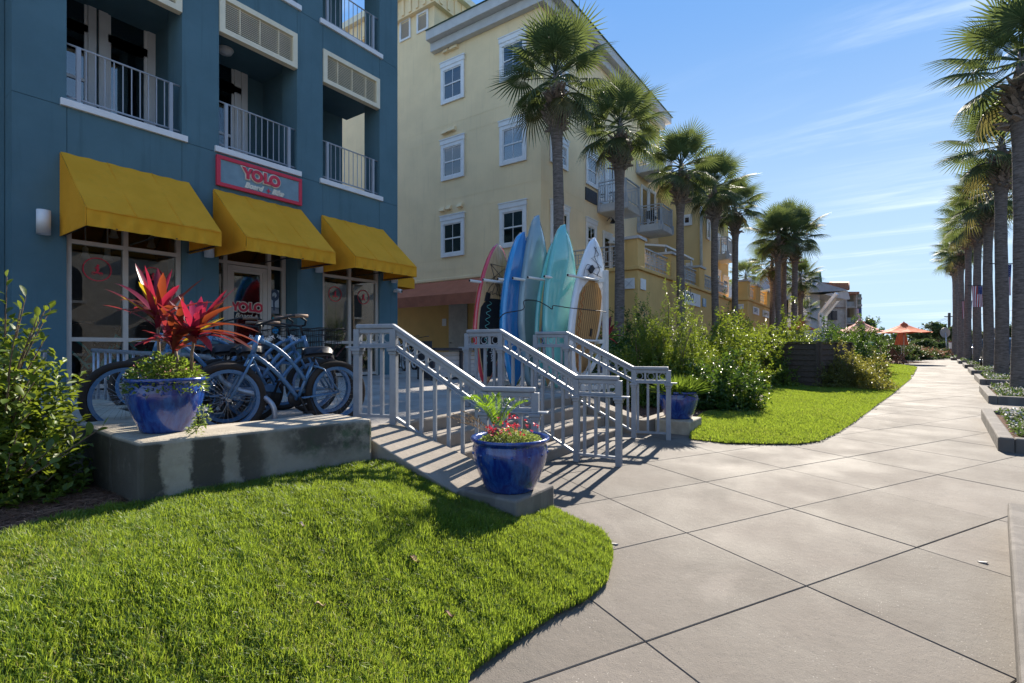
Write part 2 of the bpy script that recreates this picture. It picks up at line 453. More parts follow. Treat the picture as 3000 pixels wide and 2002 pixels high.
msk = k.mth('MULTIPLY', k.mth('MULTIPLY', cr.outputs[0], topz), k.rng(nb_, .24, .48, .55, 1.0))
low = k.mth('MULTIPLY', k.rng(k.noise(p, 2.4, 6, .7), .40, .58), k.mth('MULTIPLY', topz, k.rng(yy_, 2.25, 2.6)))
low = k.mth('MULTIPLY', low, k.rng(sp_.outputs[2], .52, .70))
c = k.mix(k.mth('MULTIPLY', msk, .93), base, (.042, .038, .031)); c = k.mix(k.mth('MULTIPLY', low, .8), c, (.04, .038, .032))
gr_ = k.mth('MULTIPLY', k.mth('MULTIPLY', k.rng(k.noise(p, 3.1, 6, .7), .47, .62), k.rng(yy_, 2.45, 2.8)), k.mth('MULTIPLY', topz, k.rng(sp_.outputs[2], .50, .64)))
c = k.mix(k.mth('MULTIPLY', gr_, .75), c, (.035, .085, .038))
b = k.bsdf(c, k.rng(msk, 0, 1, .9, .55), .3); k.bump(b, k.mth('ADD', k.noise(p, 120, 3, .7), k.noise(p, 18, 4, .6)), .005); M_wall = k.done(b.outputs[0])
M_kerb = concrete('kerb_concrete', (0.205, 0.185, 0.165), stain=0.22, speck=False)
M_joint = mat('ground_concrete', (0.30, 0.27, 0.24), 0.95, 0.1)
M_asph = mat('asphalt', (0.055, 0.055, 0.057), 0.9, 0.2, var=0.2, vs=3, bump=0.004, bs=150)
M_soil = mat('lawn_soil', (0.030, 0.040, 0.012), 0.95, 0.1, var=0.4, vs=9, bump=0.01, bs=60)
M_mulch = mat('pine_mulch', (0.105, 0.055, 0.036), 0.95, 0.1, var=0.5, vs=16, bump=0.02, bs=45)
M_roofmetal = mat('grey_metal_roof', (0.30, 0.33, 0.38), 0.45, 0.5, var=0.06)
M_greenmetal = mat('green_roof_edge', (0.05, 0.12, 0.085), 0.5, 0.5)
M_tile = mat('terracotta_tile', (0.26, 0.115, 0.07), 0.8, 0.2, var=0.3, vs=5)
M_taupe = mat('taupe_stucco', (0.34, 0.30, 0.27), 0.85, 0.2)
M_fascia = mat('fascia_grey', (0.52, 0.51, 0.50), 0.6, 0.3, var=0.06)

# ================================================================== the ground
g = MB()
for (xa, xb, ya, yb) in ((-400, 400, -60, 800),):
    nx, ny = 2, 2
    vs = [(xa + (xb - xa) * i, ya + (yb - ya) * j, gz(xa + (xb - xa) * i, ya + (yb - ya) * j) - 0.016) for j in (0, 1) for i in (0, 1)]
    g.add(vs, [(0, 1, 3, 2)])
struct('ground', g, M_joint)
def sheet(name, pts, dz, m, kind='structure'):
    b = MB(); n = len(pts)
    b.add([(p[0], p[1], gz(p[0], p[1]) + dz) for p in pts], [list(range(n))])
    return tag(obj(name, b, m), kind=kind)
# concrete slabs of the promenade: joints are the gaps between them
O0 = cw(1.864, 3.222); EA = cw(0.891, 0.453); EB = cw(-0.453, 0.891)
EA = Vector((EA.x, EA.y, gz(EA.x, EA.y))); EB = Vector((EB.x, EB.y, gz(EB.x, EB.y)))
LA, LB = 1.32, 1.0
NRM = EA.cross(EB).normalized()
WALK = thing('promenade', None, None, (0, 0, 0)); WALK['kind'] = 'structure'
sl = MB(); e = 0.0022; bv = 0.0045
def quad(o, z): return [(o, o, z), (LA - o, o, z), (LA - o, LB - o, z), (o, LB - o, z)]
q0, q1, q2 = quad(e, -0.10), quad(e, -bv), quad(e + bv, 0)
sl.add(q0 + q1 + q2, [(0, 1, 5, 4), (1, 2, 6, 5), (2, 3, 7, 6), (3, 0, 4, 7), (4, 5, 9, 8), (5, 6, 10, 9), (6, 7, 11, 10), (7, 4, 8, 11), (8, 9, 10, 11)])
slab_me = sl.mesh('paving_slab', M_walk)
slab_n = 0; FAR_D = 21.0
for j in range(-4, 34):
    for i in range(-9, 16):
        c = O0 + EA * LA * (i + .5) + EB * LB * (j + .5)
        d = fwd(c.x, c.y)
        xr = CT * c.x + ST * c.y
        if d < 0.4 or d > FAR_D: continue
        if xr > 2.6 + 0.86 * d + 1.2 or c.x < -4.2 or (c.y > 9.3 and c.x < -2.9 + 0.12 * (c.y - 9.3)): continue
        if d < 5 and abs(xr) > 1.45 * d + 1.0: continue
        if slab_n >= 295: continue
        o = raw('paving_slab', slab_me, WALK)
        p = O0 + EA * LA * i + EB * LB * j
        p.z = gz(p.x, p.y) + random.uniform(-0.0015, 0.0015)
        o.matrix_local = Matrix(((EA.x, EB.x, NRM.x, p.x), (EA.y, EB.y, NRM.y, p.y), (EA.z, EB.z, NRM.z, p.z), (0, 0, 0, 1)))
        slab_n += 1
# beyond the slabs the joints are finer than a pixel: one sheet in the same concrete
far = [cw(-8, 20.0), cw(21.5, 20.0), cw(80, 84), cw(20, 84), cw(10, 50)]
sheet('far_pavement', far, -0.012, M_walk)
# road beyond the palm planters
ROW = Vector((0.644, 0.765)); PER = Vector((0.765, -0.644))
def row(a, b): return cw(4.17 + ROW.x * a + PER.x * b, 4.28 + ROW.y * a + PER.y * b)
sheet('road', [row(-10, 2.6), row(-10, 30), row(160, 30), row(160, 2.6)], -0.004, M_asph)
kb = MB()
for a in range(-8, 100, 4):
    p, q = row(a, 2.45), row(a + 3.99, 2.45)
    kb.bar((p.x, p.y, gz(p.x, p.y) + 0.02), (q.x, q.y, gz(q.x, q.y) + 0.02), 0.2, 0.24)
struct('road_kerb', kb, M_kerb, 0.01)

# ---- terrace, steps
XF, ZF = -11.05, 0.82
def zt(X): return 0.70 + 0.018 * max(0.0, -4.39 - X)
tb = MB()
for (x0, x1, y0, y1) in ((-11.0, -8.445, -3.0, 4.55), (-8.44, -4.39, 1.75, 4.55), (-11.0, -4.39, 4.555, 8.25), (-11.0, -8.005, 8.255, 18.7), (-8.0, -5.0, 8.255, 18.7), (-30, -11.005, 10.2, 18.7)):
    n = 3
    tb.hexa([(x0, y0, 0), (x1, y0, 0), (x1, y1, 0), (x0, y1, 0)], [(x0, y0, zt(x0)), (x1, y0, zt(x1)), (x1, y1, zt(x1)), (x0, y1, zt(x0))])
struct('terrace', tb, M_terr, 0.006)
ST_T = thing('stairs', None, None, (-3.9, 6, 0)); ST_T['kind'] = 'structure'
for k, (xr_, zz) in enumerate(((-4.06, 0.545), (-3.73, 0.385), (-3.40, 0.225))):
    b = MB(); b.box(-4.388 + 0.001 * k, xr_, 3.75, 8.06, 0.0 - 0.002 * k, zz)
    obj('step', b, M_step, ST_T, 0.022)
b = MB(); b.box(-4.50, -4.37, 3.75, 8.06, 0.0, 0.703)
obj('step', b, M_step, ST_T, 0.022)
# left cheek: sloping kerb down to the pot pedestal
ch = MB()
ch.hexa([(-4.36, 3.30, 0), (-4.36, 3.86, 0), (-4.25, 3.92, 0), (-4.25, 3.30, 0)], [(-4.36, 3.30, .72), (-4.36, 3.86, .72), (-4.25, 3.92, .715), (-4.25, 3.30, .715)])
ch.hexa([(-4.247, 3.30, 0), (-2.97, 3.36, 0), (-2.97, 4.10, 0), (-4.247, 3.92, 0)], [(-4.247, 3.30, .715), (-2.97, 3.36, .285), (-2.97, 4.10, .285), (-4.247, 3.92, .715)])
struct('stair_kerb', ch, M_step, 0.012)
pd = MB(); pd.box(-2.965, -2.34, 3.38, 3.99, 0.0, 0.315)
struct('pot_pedestal', pd, M_kerb, 0.02)
# right cheek and pedestal
ch = MB()
ch.hexa([(-4.6, 8.07, 0), (-3.2, 8.15, 0), (-3.2, 8.50, 0), (-4.6, 8.45, 0)], [(-4.6, 8.07, .76), (-3.2, 8.15, .36), (-3.2, 8.50, .36), (-4.6, 8.45, .76)])
ch.box(-3.197, -3.02, 8.16, 9.4, 0, 0.355)
struct('stair_kerb', ch, M_step, 0.012)
pd = MB(); pd.box(-3.015, -2.42, 8.50, 9.22, 0.0, 0.345)
struct('pot_pedestal', pd, M_wall, 0.02)
# low L-shaped retaining wall with the wet stains
wb = MB(); WZ = 0.88
A0, A1, B1, B0 = (-4.26, 1.43), (-3.93, 3.24), (-4.60, 3.29), (-4.80, 1.95)
wb.hexa([(*A0, 0), (*A1, 0), (*B1, 0), (-4.86, 1.44, 0)], [(*A0, WZ), (*A1, WZ - .01), (*B1, WZ - .01), (-4.86, 1.44, WZ)])
wb.hexa([(-8.4, 1.62, 0), (-4.863, 1.442, 0), (-4.803, 1.93, 0), (-7.0, 2.15, 0)], [(-8.4, 1.62, WZ), (-4.863, 1.442, WZ), (-4.803, 1.93, WZ), (-7.0, 2.15, WZ)])
wb.hexa([(-8.4, 1.623, 0), (-7.003, 2.15, 0), (-7.05, 2.30, 0), (-8.42, 2.42, 0)], [(-8.4, 1.623, WZ), (-7.003, 2.15, WZ), (-7.05, 2.30, WZ), (-8.42, 2.42, WZ)])
tag(obj('retaining_wall', wb, M_wall, None, 0.03), 'low stained concrete wall under the cordyline pot, edging the lawn', 'wall')

# ================================================================== blue shop building
BB = thing('shop_building', 'blue stucco building with shop windows and balconies under yellow awnings', 'building', (XF, 5, 0))
yf = lambda u: onx(u, XF)
zf = lambda u, v: at_x(u, v, XF).z
C = [(yf(196), yf(533)), (yf(642), yf(870.5)), (yf(946), yf(1111.7))]
YL, YR = yf(33), yf(1165)
S2, S2t = zf(184, 310), zf(184, 291)
LB_, LT_ = zf(946, 240), zf(946, 143)
ST3 = zf(1118.3, 174.9) - S2
S3 = S2 + ST3
ZTOP = 14.2
SHEAD = 4.15
D0 = 0.64
def panel(y0, y1, z0, z1, x1=XF, x0=None, g=0.004):
    b = MB(); b.box(XF - D0 if x0 is None else x0, x1, y0 + g, y1 - g, z0 + g, z1 - g)
    return obj('wall_panel', b, M_blue, BB)
piers = [(YL, C[0][0]), (C[0][1], C[1][0]), (C[1][1], C[2][0]), (C[2][1], YR)]
zr = [0.3, S2, S3, ZTOP]
for (y0, y1) in piers:
    for i in range(3): panel(y0, y1, zr[i], zr[i + 1])
for (y0, y1) in C:
    panel(y0, y1, SHEAD, S2t); panel(y0, y1, LT_, S3 + S2t - S2); panel(y0, y1, LT_ + ST3, ZTOP)
# set-back wall at the left end, end walls, inside walls and floors
b = MB(); b.box(XF - 0.9, XF - 0.42, -7, YL - 0.004, 0.3, ZTOP); obj('wall_panel', b, M_blue, BB)
XB = at_x(998, HV, XF).x - 1.78
bk = MB()
for z0, z1 in ((S2t, LT_ + .05), (S2t + ST3, ZTOP)):
    bk.box(XB - 0.3, XB, YL - .5, 9.45, z0, z1)
    for (a0, a1) in piers[1:3]: bk.box(XB + 0.002, XF - D0 - 0.003, a0 + .15, a1 - .1, z0, z1)
    bk.box(XB + 0.002, XF - D0 - 0.003, YL - .1, YL + .1, z0, z1)
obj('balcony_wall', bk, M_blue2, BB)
en = MB(); en.box(-26, XB - .304, 9.15, 9.45, ZF - .3, ZTOP); obj('end_wall', en, M_blue, BB); en = MB(); en.box(-26, XB - .31, -7, -6.7, .3, ZTOP); obj('end_wall', en, M_blue, BB)
en = MB(); en.box(-26, XF - D0 - .005, YR - 0.3, YR - 0.002, ZF - .3, S2 - .35)
obj('end_wall', en, M_blue, BB)
sl_ = MB()
for k in (0, 1, 2): sl_.box(XB - 8, XF - D0 - 0.004, YL - .6, YR - 0.01, S2t - 0.28 + ST3 * k, S2t - 0.02 + ST3 * k)
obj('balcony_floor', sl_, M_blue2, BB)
def bal_rail(parent, p, q, z, h, m, step=0.125, rad=0.011, bottom=0.09, flat=False, name='balcony_railing', post=True):
    """balustrade from p to q at floor height z: rails as one part, every baluster a sub-part"""
    p, q = Vector((p[0], p[1], z)), Vector((q[0], q[1], z)); L = (q - p).length; d = (q - p) / L; up = Vector((0, 0, 1))
    r = MB()
    if flat:
        r.bar(p + up * h, q + up * h, .09, .045); r.bar(p + up * (h - .16), q + up * (h - .16), .04, .035); r.bar(p + up * bottom, q + up * bottom, .05, .04)
    else:
        r.tube([p + up * h, q + up * h], rad * 1.6, 8); r.tube([p + up * bottom, q + up * bottom], rad * 1.6, 8)
    if post:
        for s_ in (0.16, L - 0.16) if not flat else (0.03, L - 0.03):
            r.bar(p + d * s_ + up * 0.0, p + d * s_ + up * h, .06, .06, up=(d.x, d.y, 0))
    o = obj(name, r, m, parent)
    n = max(2, int(L / step)); s2 = MB()
    t = MB(); c0 = p + d * (L / n)
    if flat: t.bar(up * bottom, up * (h - .16), .028, .028, up=(d.x, d.y, 0))
    else: t.tube([up * bottom, up * h], rad, 6, cap=False)
    me = t.mesh('baluster', m)
    for i in range(1, n):
        c = p + d * (L * i / n)
        raw('baluster', me, o, c - BASE[parent.name])
    return o
for k in (0, 1):
    dz = ST3 * k
    for ci, (y0, y1) in enumerate(C):
        b = MB(); b.box(XF - 0.55, XF + 0.055, y0 - 0.09, y1 + 0.09, S2 + dz, S2t + dz + .01); obj('balcony_sill', b, M_white, BB, 0.006)
        bal_rail(BB, (XF - .07, y0 + .01), (XF - .07, y1 - .01), S2t + dz + .01, 1.0 * 0.98, M_balrail, 0.128)
        if k == 0 or True:
            f = MB(); w = 0.11; z0, z1 = LB_ + dz, LT_ + dz; x0, x1 = XF - 0.12, XF + 0.03
            a, c = y0 + .004, y1 - .004
            f.box(x0, x1, a, c, z0, z0 + w); f.box(x0, x1, a, c, z1 - w, z1)
            f.box(x0, x1, a, a + w, z0 + w, z1 - w); f.box(x0, x1, c - w, c, z0 + w, z1 - w)
            for q in (1, 2, 3): f.box(x0 + .03, x1 - .05, a + (c - a) * q / 4 - .012, a + (c - a) * q / 4 + .012, z0 + w, z1 - w)
            lo = obj('louver_frame', f, M_cream, BB)
            t = MB(); t.hexa([(-.03, 0, 0), (.03, 0, -.02), (.03, c - a - 2 * w, -.02), (-.03, c - a - 2 * w, 0)], [(-.03, 0, .012), (.03, 0, -.008), (.03, c - a - 2 * w, -.008), (-.03, c - a - 2 * w, .012)])
            me = t.mesh('louver_slat', M_cream)
            for q in range(14):
                raw('louver_slat', me, lo, Vector((XF - .04, a + w, z0 + w + .03 + (z1 - z0 - 2 * w - .04) * q / 13.5)) - BASE[BB.name])
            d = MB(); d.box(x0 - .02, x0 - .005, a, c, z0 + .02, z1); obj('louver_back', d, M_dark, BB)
        # soffit behind the louver
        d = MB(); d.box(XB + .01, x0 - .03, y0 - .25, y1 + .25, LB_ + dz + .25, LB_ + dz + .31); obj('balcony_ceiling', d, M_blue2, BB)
BL = random.Random(5)
def glazed(parent, face, u0, u1, z0, z1, w, frame_m, pane_m, blind=None, muntin=(0, 0), depth=0.09, name='window', hood=0.0, dark=True, at=None, split=None, shallow=True):
    """window or glazed door: frame (part) > pane, blind. face 'x' looks to +X at X=at, 'y' looks to -Y at Y=at"""
    def bx(m_, a0, a1, c0, c1, d0, d1):
        if face == 'x': m_.box(at + d0, at + d1, a0, a1, c0, c1)
        else: m_.box(a0, a1, at - d1, at - d0, c0, c1)
    if dark: at = at + .036 if face == 'x' else at - .036
    f = MB()
    bx(f, u0, u0 + w, z0, z1, -.02, depth * .5); bx(f, u1 - w, u1, z0, z1, -.02, depth * .5)
    bx(f, u0 + w, u1 - w, z1 - w, z1, -.02, depth * .5); bx(f, u0 + w, u1 - w, z0, z0 + w, -.02, depth * .5)
    if hood: bx(f, u0 - .03, u1 + .03, z1 + .002, z1 + hood, -.02, depth * .75); bx(f, u0 - .06, u1 + .06, z1 + hood + .002, z1 + hood + .05, -.02, depth)
    a0, a1, c0, c1 = u0 + w, u1 - w, z0 + w, z1 - w
    sw = min(.055, w * .5)
    bx(f, a0, a0 + sw, c0, c1, -.03, .015); bx(f, a1 - sw, a1, c0, c1, -.03, .015)
    bx(f, a0 + sw, a1 - sw, c1 - sw, c1, -.03, .015); bx(f, a0 + sw, a1 - sw, c0, c0 + sw, -.03, .015)
    if split is not None:
        zm = c0 + (c1 - c0) * split; bx(f, a0 + sw, a1 - sw, zm - .03, zm + .03, -.03, .02)
    nx, nz = muntin
    for i in range(1, nx):
        a = a0 + (a1 - a0) * i / nx; bx(f, a - .011, a + .011, c0 + sw, c1 - sw, -.02, .006)
    o = obj(name, f, frame_m, parent)
    p = MB(); bx(p, a0 + sw, a1 - sw, c0 + sw, c1 - sw, -.012, -.006); obj('pane', p, pane_m, o)
    q = MB()
    if blind is not None:
        n = max(4, int((c1 - c0) / 0.055)); fr_ = BL.choice((1, 1, .96, .62, .48, .80))
        for i in range(n):
            zz = c0 + (c1 - c0) * (i + .5) / n
            if zz < c1 - (c1 - c0) * fr_: continue
            bx(q, a0 + .01, a1 - .01, zz - .021, zz + .021, -.020, -.017)
        obj('blind', q, blind, o)
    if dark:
        q = MB(); bx(q, a0 + .002, a1 - .002, c0 + .002, c1 - .002, -.033, -.028); obj('room', q, M_room_dark, o)  # dark plate standing in for the unlit room behind the pane
    return o
# balcony doors and windows on the recessed wall
zb = S2t
for k in (0, 1):
    z0 = zb + ST3 * k
    y_a, y_b, y_c = onx(277, XB), onx(284.7, XB), onx(492, XB)
    glazed(BB, 'x', y_a - 1.05, y_a, z0 + .05, at_x(277, 92, XB).z + 0, .13, M_white, M_pane, M_blind_dk, at=XB + .03, split=.5, name='balcony_window')
    dw = 1.0
    for i in range(3):
        glazed(BB, 'x', y_b + i * dw, y_b + (i + 1) * dw - .004, z0 + .02, at_x(284.7, 94, XB).z, .15, M_white, M_pane, M_blind_dk, at=XB + .03, name='balcony_door')
    y_d = onx(699, XB)
    glazed(BB, 'x', y_d - 1.15, y_d, z0 + .03, at_x(699, 259, XB).z, .15, M_white, M_pane, M_blind_dk, at=XB + .03, split=.42, name='balcony_door')
b = MB(); c = at_x(660, 110, XB + .8); b.lathe([(0.001, -.12), (.13, -.10), (.17, -.03), (.17, 0)], 16, (c.x, c.y, LB_ + .245)); obj('ceiling_lamp', b, M_white, BB)

# ---- shop fronts
XS = XF - 0.10
Z3, Z1 = zf(203, 704), zf(203, 994)
def front(name, X, y0, y1, vert, bars, zlo, zhi, w=0.075, holes=()):
    f = MB(); d0, d1 = X - .06, X + .05
    for y in vert: f.box(d0, d1, y - w / 2, y + w / 2, zlo, zhi)
    vs = sorted(vert)
    for i in range(len(vs) - 1):
        for z in bars:
            if (i, z) in holes: continue
            f.box(d0 + .004, d1 - .004, vs[i] + w / 2, vs[i + 1] - w / 2, z - .035, z + .035)
    o = obj(name, f, M_alu, BB)
    zz = sorted(set([zlo] + list(bars) + [zhi]))
    for i in range(len(vs) - 1):
        for a, b_ in zip(zz[:-1], zz[1:]):
            p = MB(); p.box(X - .006, X + .002, vs[i] + w / 2, vs[i + 1] - w / 2, a, b_); obj('pane', p, M_glass, o)
    return o
w_ = .075
va = [C[0][0] + w_ / 2, yf(372), C[0][1] - w_ / 2]
front('shop_window', XS, *C[0], va, [ZF + .06, Z1, Z3, SHEAD - .04], ZF, SHEAD, w_)
vc = [C[2][0] + w_ / 2, yf(1029), C[2][1] - w_ / 2]
front('shop_window', XS, *C[2], vc, [ZF + .06, Z1, Z3, SHEAD - .04], ZF, SHEAD, w_)
XD = at_y(836, HV, C[1][1]).x
yd = lambda u: onx(u, XD)
vb = [yd(653), yd(660), yd(790), yd(830)]
ZD = at_x(660, 776, XD).z + .06
front('shop_door_surround', XD, 0, 0, [yd(632), yd(657), yd(786), yd(829)], [ZF + .10, ZD, SHEAD - .04], ZF, SHEAD, .085, holes=((1, ZF + .10),))
dz0, dz1 = ZF + .03, ZD - .05
do = glazed(BB, 'x', yd(657) + .05, yd(786) - .05, dz0, dz1, .10, M_alu, M_glass, None, at=XD + .0, name='shop_door', dark=False)
h = MB(); yh = yd(786) - .22; h.tube([(XD + .05, yh, 1.75), (XD + .11, yh, 1.75), (XD + .11, yh, 2.05), (XD + .05, yh, 2.05)], .014, 6); obj('handle', h, M_pipe, do)
# reveal of the recessed door bay and its ceiling
rv = MB(); rv.box(XD - .05, XS + .09, C[1][0] - .12, C[1][0] - .006, ZF - .2, SHEAD); rv.box(XD - .05, XF - D0 - .003, C[1][1] + .01, C[1][1] + .12, ZF - .2, SHEAD)
rv.box(XD - .3, XF - .66, C[1][0] + .01, C[1][1] - .01, SHEAD + .003, SHEAD + .08)
obj('door_reveal', rv, M_blue2, BB)
# room behind the glass
rm = MB()
rm.box(XF - 7.2, XF - 7.0, YL, YR - .3, ZF - .3, 4.6)
obj('room_wall', rm, M_inwall, BB)
rm = MB(); rm.box(XF - 7, XD - .2, YL, YR - .31, ZF - .06, ZF + .012); obj('room_floor', rm, M_dark, BB)
rm = MB(); rm.box(XF - 7, XF - .66, YL, YR - .31, 4.45, 4.55); obj('room_ceiling', rm, M_redw, BB)
for (p, q) in ((C[0][1], C[1][0]), (C[1][1], C[2][0])):
    pass
rm = MB(); rm.box(XF - 6.9, XF - .66, YL - .25, YL - .05, ZF - .3, 4.4); obj('room_wall', rm, M_inwall, BB)
# track lamps and clothing rails seen dimly through the glass
tr = MB()
for u_, v_ in ((333, 683), (443, 712), (250, 745), (315, 748)):
    c = at_x(u_, v_, XF - 1.6); tr.lathe([(.02, .14), (.05, .12), (.05, .02), (.085, -.09), (.075, -.10), (.001, -.06)], 12, c); tr.tube([(c.x, c.y, c.z + .1), (c.x, c.y, 4.4)], .015, 5)
obj('spot_lamp', tr, M_white, BB)
# ---- lettering on the door and round decals on the panes
def yolo(parent, M, h, mfill, mline, ext):
    """the wordmark: bold red letters with a pale outline"""
    def shape(off, z, m, nm, th):
        q = MB(); s = off
        def P(pts): q.prism([M @ Vector((a * h, b_ * h, z)) for a, b_ in pts], (M.to_3x3() @ Vector((0, 0, 1))) * th)
        w = .27
        P([(-.10 - s * 1.3, 1 + s), (.22 + s * .4, 1 + s), (.46, .62 + s), (.62 - s * .3, 1 + s), (.90 + s * 1.4, 1 + s), (.60 + s, .45), (.60 + s, -s), (.30 - s, -s), (.30 - s, .42)])
        for cx in (1.30, 2.98):
            q.ring(M @ Vector((cx * h, .47 * h, z + th / 2)), M.to_3x3() @ Vector((1, 0, 0)), M.to_3x3() @ Vector((0, 1, 0)), (.25 - s) * h, (.55 + s) * h, th, 26)
        P([(1.92 - s, 1 + s), (2.20 + s, 1 + s), (2.20 + s, .26 + s), (2.50 - s, .26 + s), (2.50 - s, .44 + s), (2.62 + s, .48 + s), (2.62 + s, -s), (1.92 - s, -s)])
        return obj(nm, q, m, parent)
    shape(.075, 0.0, mline, 'letter_outline', ext)
    shape(-.012, ext + .001, mfill, 'letter_face', ext * .8)
M_cream_l = mat('letter_cream', (0.74, 0.68, 0.56), 0.5, 0.3)
hh = .30
yolo(do, fx(XD + .012, yd(676), at_x(700, 912, XD).z) @ Matrix.Identity(4), (at_x(700, 886, XD).z - at_x(700, 913, XD).z), M_red, M_cream_l, .004)
text('lettering', 'Board + Bike', fx(XD + .012, yd(687), at_x(700, 931, XD).z), .155, M_cream_l, do, .002, .35, .0)
def decal(uc, vc_, ru, parent, X):
    c = at_x(uc, vc_, X + .012); r = abs(onx(uc + ru, X) - onx(uc - ru, X)) / 2
    q = MB(); q.ring(c, (0, r, 0), (0, 0, r), .92, 1.0, .004, 28)
    s = r * .45
    q.prism([c + Vector((0, a * s, b_ * s)) for a, b_ in ((-.9, -.75), (.9, -.75), (.7, -.6), (.15, -.5), (.35, .0), (.2, .45), (.35, .8), (.1, 1.0), (-.1, .8), (-.1, .45), (-.5, .2), (-.1, .1), (-.2, -.5))], (.003, 0, 0))
    for a in (-.55, .55): q.ring(c + Vector((0.002, a * s, -.75 * s)), (0, .3 * s, 0), (0, 0, .3 * s), .75, 1.0, .003, 12)
    obj('round_decal', q, M_red, parent)
for uc, vc_, ru in ((285, 790, 43), (448, 812, 33), (982, 862, 19), (1065, 871, 17)): decal(uc, vc_, ru, BB, XS)
# poster and stickers on the side light
def flatx(name, u0, v0, u1, v1, X, m, parent, t=.004):
    a, b_ = at_x(u0, v0, X), at_x(u1, v1, X); q = MB(); q.box(X, X + t, min(a.y, b_.y), max(a.y, b_.y), min(a.z, b_.z), max(a.z, b_.z)); return obj(name, q, m, parent)
M_poster = mat('poster_sky', (0.42, 0.50, 0.56), 0.6, 0.3); M_sticker = mat('sticker_blue', (0.03, 0.30, 0.62), 0.5, 0.3)
flatx('poster', 793, 849, 817, 902, XD + .012, M_poster, BB); flatx('poster', 793, 902, 817, 920, XD + .012, mat('poster_sand', (.22, .25, .28), .6), BB)
flatx('sticker', 797, 929, 815, 938, XD + .014, mat('sticker_teal', (.03, .22, .26), .5), BB)
q = MB(); c = at_x(807, 969, XD + .02); q.ring(c, (0, .075, 0), (0, 0, .075), 0.01, 1, .004, 20); obj('sticker', q, M_sticker, BB)
q = MB(); c = at_x(804, 865, XD + .02); q.ring(c, (0, .12, 0), (0, 0, .14), 0.45, 1, .003, 20); obj('badge', q, mat('badge_ink', (.05, .08, .14), .6), BB)
q = MB(); c = at_x(803, 888, XD + .02); q.prism([c + Vector((0, a * .1, b_ * .18)) for a, b_ in ((-.2, -1), (.2, -1), (.15, 0), (.4, .4), (.2, .5), (.1, 1), (-.2, .9), (-.3, .2))], (.003, 0, 0)); obj('paddler_print', q, mat('badge_ink', (.05, .08, .14), .6), BB)

# ---- yellow awnings
def awning(u0, u1, label):
    y0, y1 = yf(u0), yf(u1); zt_, zb_ = zf(176, 445), zf(176, 693)
    XP = XF + 1.31; zc = zb_ + .27
    T = thing('shop_awning', label, 'awning', (XF, (y0 + y1) / 2, zb_), 'yellow awnings over the shop front')
    q = MB(); n, m_ = 52, 8
    rn = random.Random(int(u0))
    def pt(i, j):
        t = i / n; s = j / m_; x = XF + .012 + (XP - XF) * s; z = zt_ + (zc - zt_) * s - .05 * math.sin(math.pi * s) * (1 - .75 * abs(math.cos(math.pi * 3 * t)) ** 6) + .006 * math.sin(t * 40 + s * 9)
        return (x, y0 + (y1 - y0) * t, z)
    q.add([pt(i, j) for j in range(m_ + 1) for i in range(n + 1)], [(j * (n + 1) + i, j * (n + 1) + i + 1, (j + 1) * (n + 1) + i + 1, (j + 1) * (n + 1) + i) for j in range(m_) for i in range(n)], 0, True)
    q.add([(x + .01, y, z - .015) for x, y, z in (pt(i, j) for j in (0, m_) for i in (0, n))], [(0, 2, 3, 1)])
    obj('canopy', q, M_awn, T)
    n2 = 60; v = MB(); ph = rn.random() * 6
    def wv(t, s): return .018 * s * (math.sin(t * 43 + ph + 2.2 * s) + .6 * math.sin(t * 71 + ph * 2 - 3 * s) + .5 * math.sin(t * 19))
    vs = [(XP + .013 + wv(i / n2, j / 4) - .006, y0 + (y1 - y0) * i / n2, zc - .27 * j / 4) for j in range(5) for i in range(n2 + 1)]
    v.add(vs, [(j * (n2 + 1) + i, j * (n2 + 1) + i + 1, (j + 1) * (n2 + 1) + i + 1, (j + 1) * (n2 + 1) + i) for j in range(4) for i in range(n2)], 0, True)
    obj('valance', v, M_awn, T)
    for yy in (y0, y1):
        s = MB(); dd = .01 if yy == y1 else -.01
        s.prism([(XF + .015, yy, zb_), (XP, yy, zb_), (XP, yy, zc), (XF + .015, yy, zt_ - .02)], (0, dd, 0)); obj('side_panel', s, M_awn, T)
    for a, b_ in ((XF + .85, XF + .02),):
        pass
    fr = MB()
    for yy in (y0 + .04, (y0 + y1) / 2, y1 - .04):
        fr.tube([(XF + .03, yy, zt_ - .08), (XP - .03, yy, zc - .02), (XP - .03, yy, zb_ + .02), (XF + .03, yy, zb_ + .02)], .014, 6)
    fr.tube([(XP - .03, y0 + .03, zb_ + .02), (XP - .03, y1 - .03, zb_ + .02)], .014, 6)
    for k in range(16):
        xx = XF + .1 + k * (XP - XF - .2) / 15
        for yy in (y0 + .012, y1 - .012): fr.ring((xx, yy, zb_ + .03), (.03, 0, 0), (0, 0, .035), .8, 1, .01, 8)
    obj('awning_frame', fr, M_black, T)
    # seams where the cloth widths meet
    s = MB()
    for t in (.34, .68):
        i = int(t * n); pts = [pt(i, j) for j in range(m_ + 1)]
        s.tube([(a, b_, c_ + .004) for a, b_, c_ in pts], .009, 4)
    obj('seam', s, M_awn, T)
awning(176.2, 553, 'yellow awning over the wide window left of the shop sign')
awning(624.3, 882, 'yellow awning over the shop door, below the red framed sign')
awning(940.9, 1122, 'yellow awning over the narrow end window by the yellow building')
T = thing('shop_awning', 'small yellow awning round the corner on the side wall of the shop', 'awning', (XF - 1, YR, 3.4), 'yellow awnings over the shop front')
ya, zb_, zt_ = YR + 1.25, zf(176, 693), zf(176, 445)
q = MB(); xa, xb = XF - .62, XF - 3.0
q.add([(xa, YR + .02, zt_), (xb, YR + .02, zt_), (xb, ya, zb_ + .27), (xa, ya, zb_ + .27)], [(0, 1, 2, 3)]); q.box(xb, xa, ya, ya + .012, zb_, zb_ + .268)
obj('canopy', q, M_awn, T)
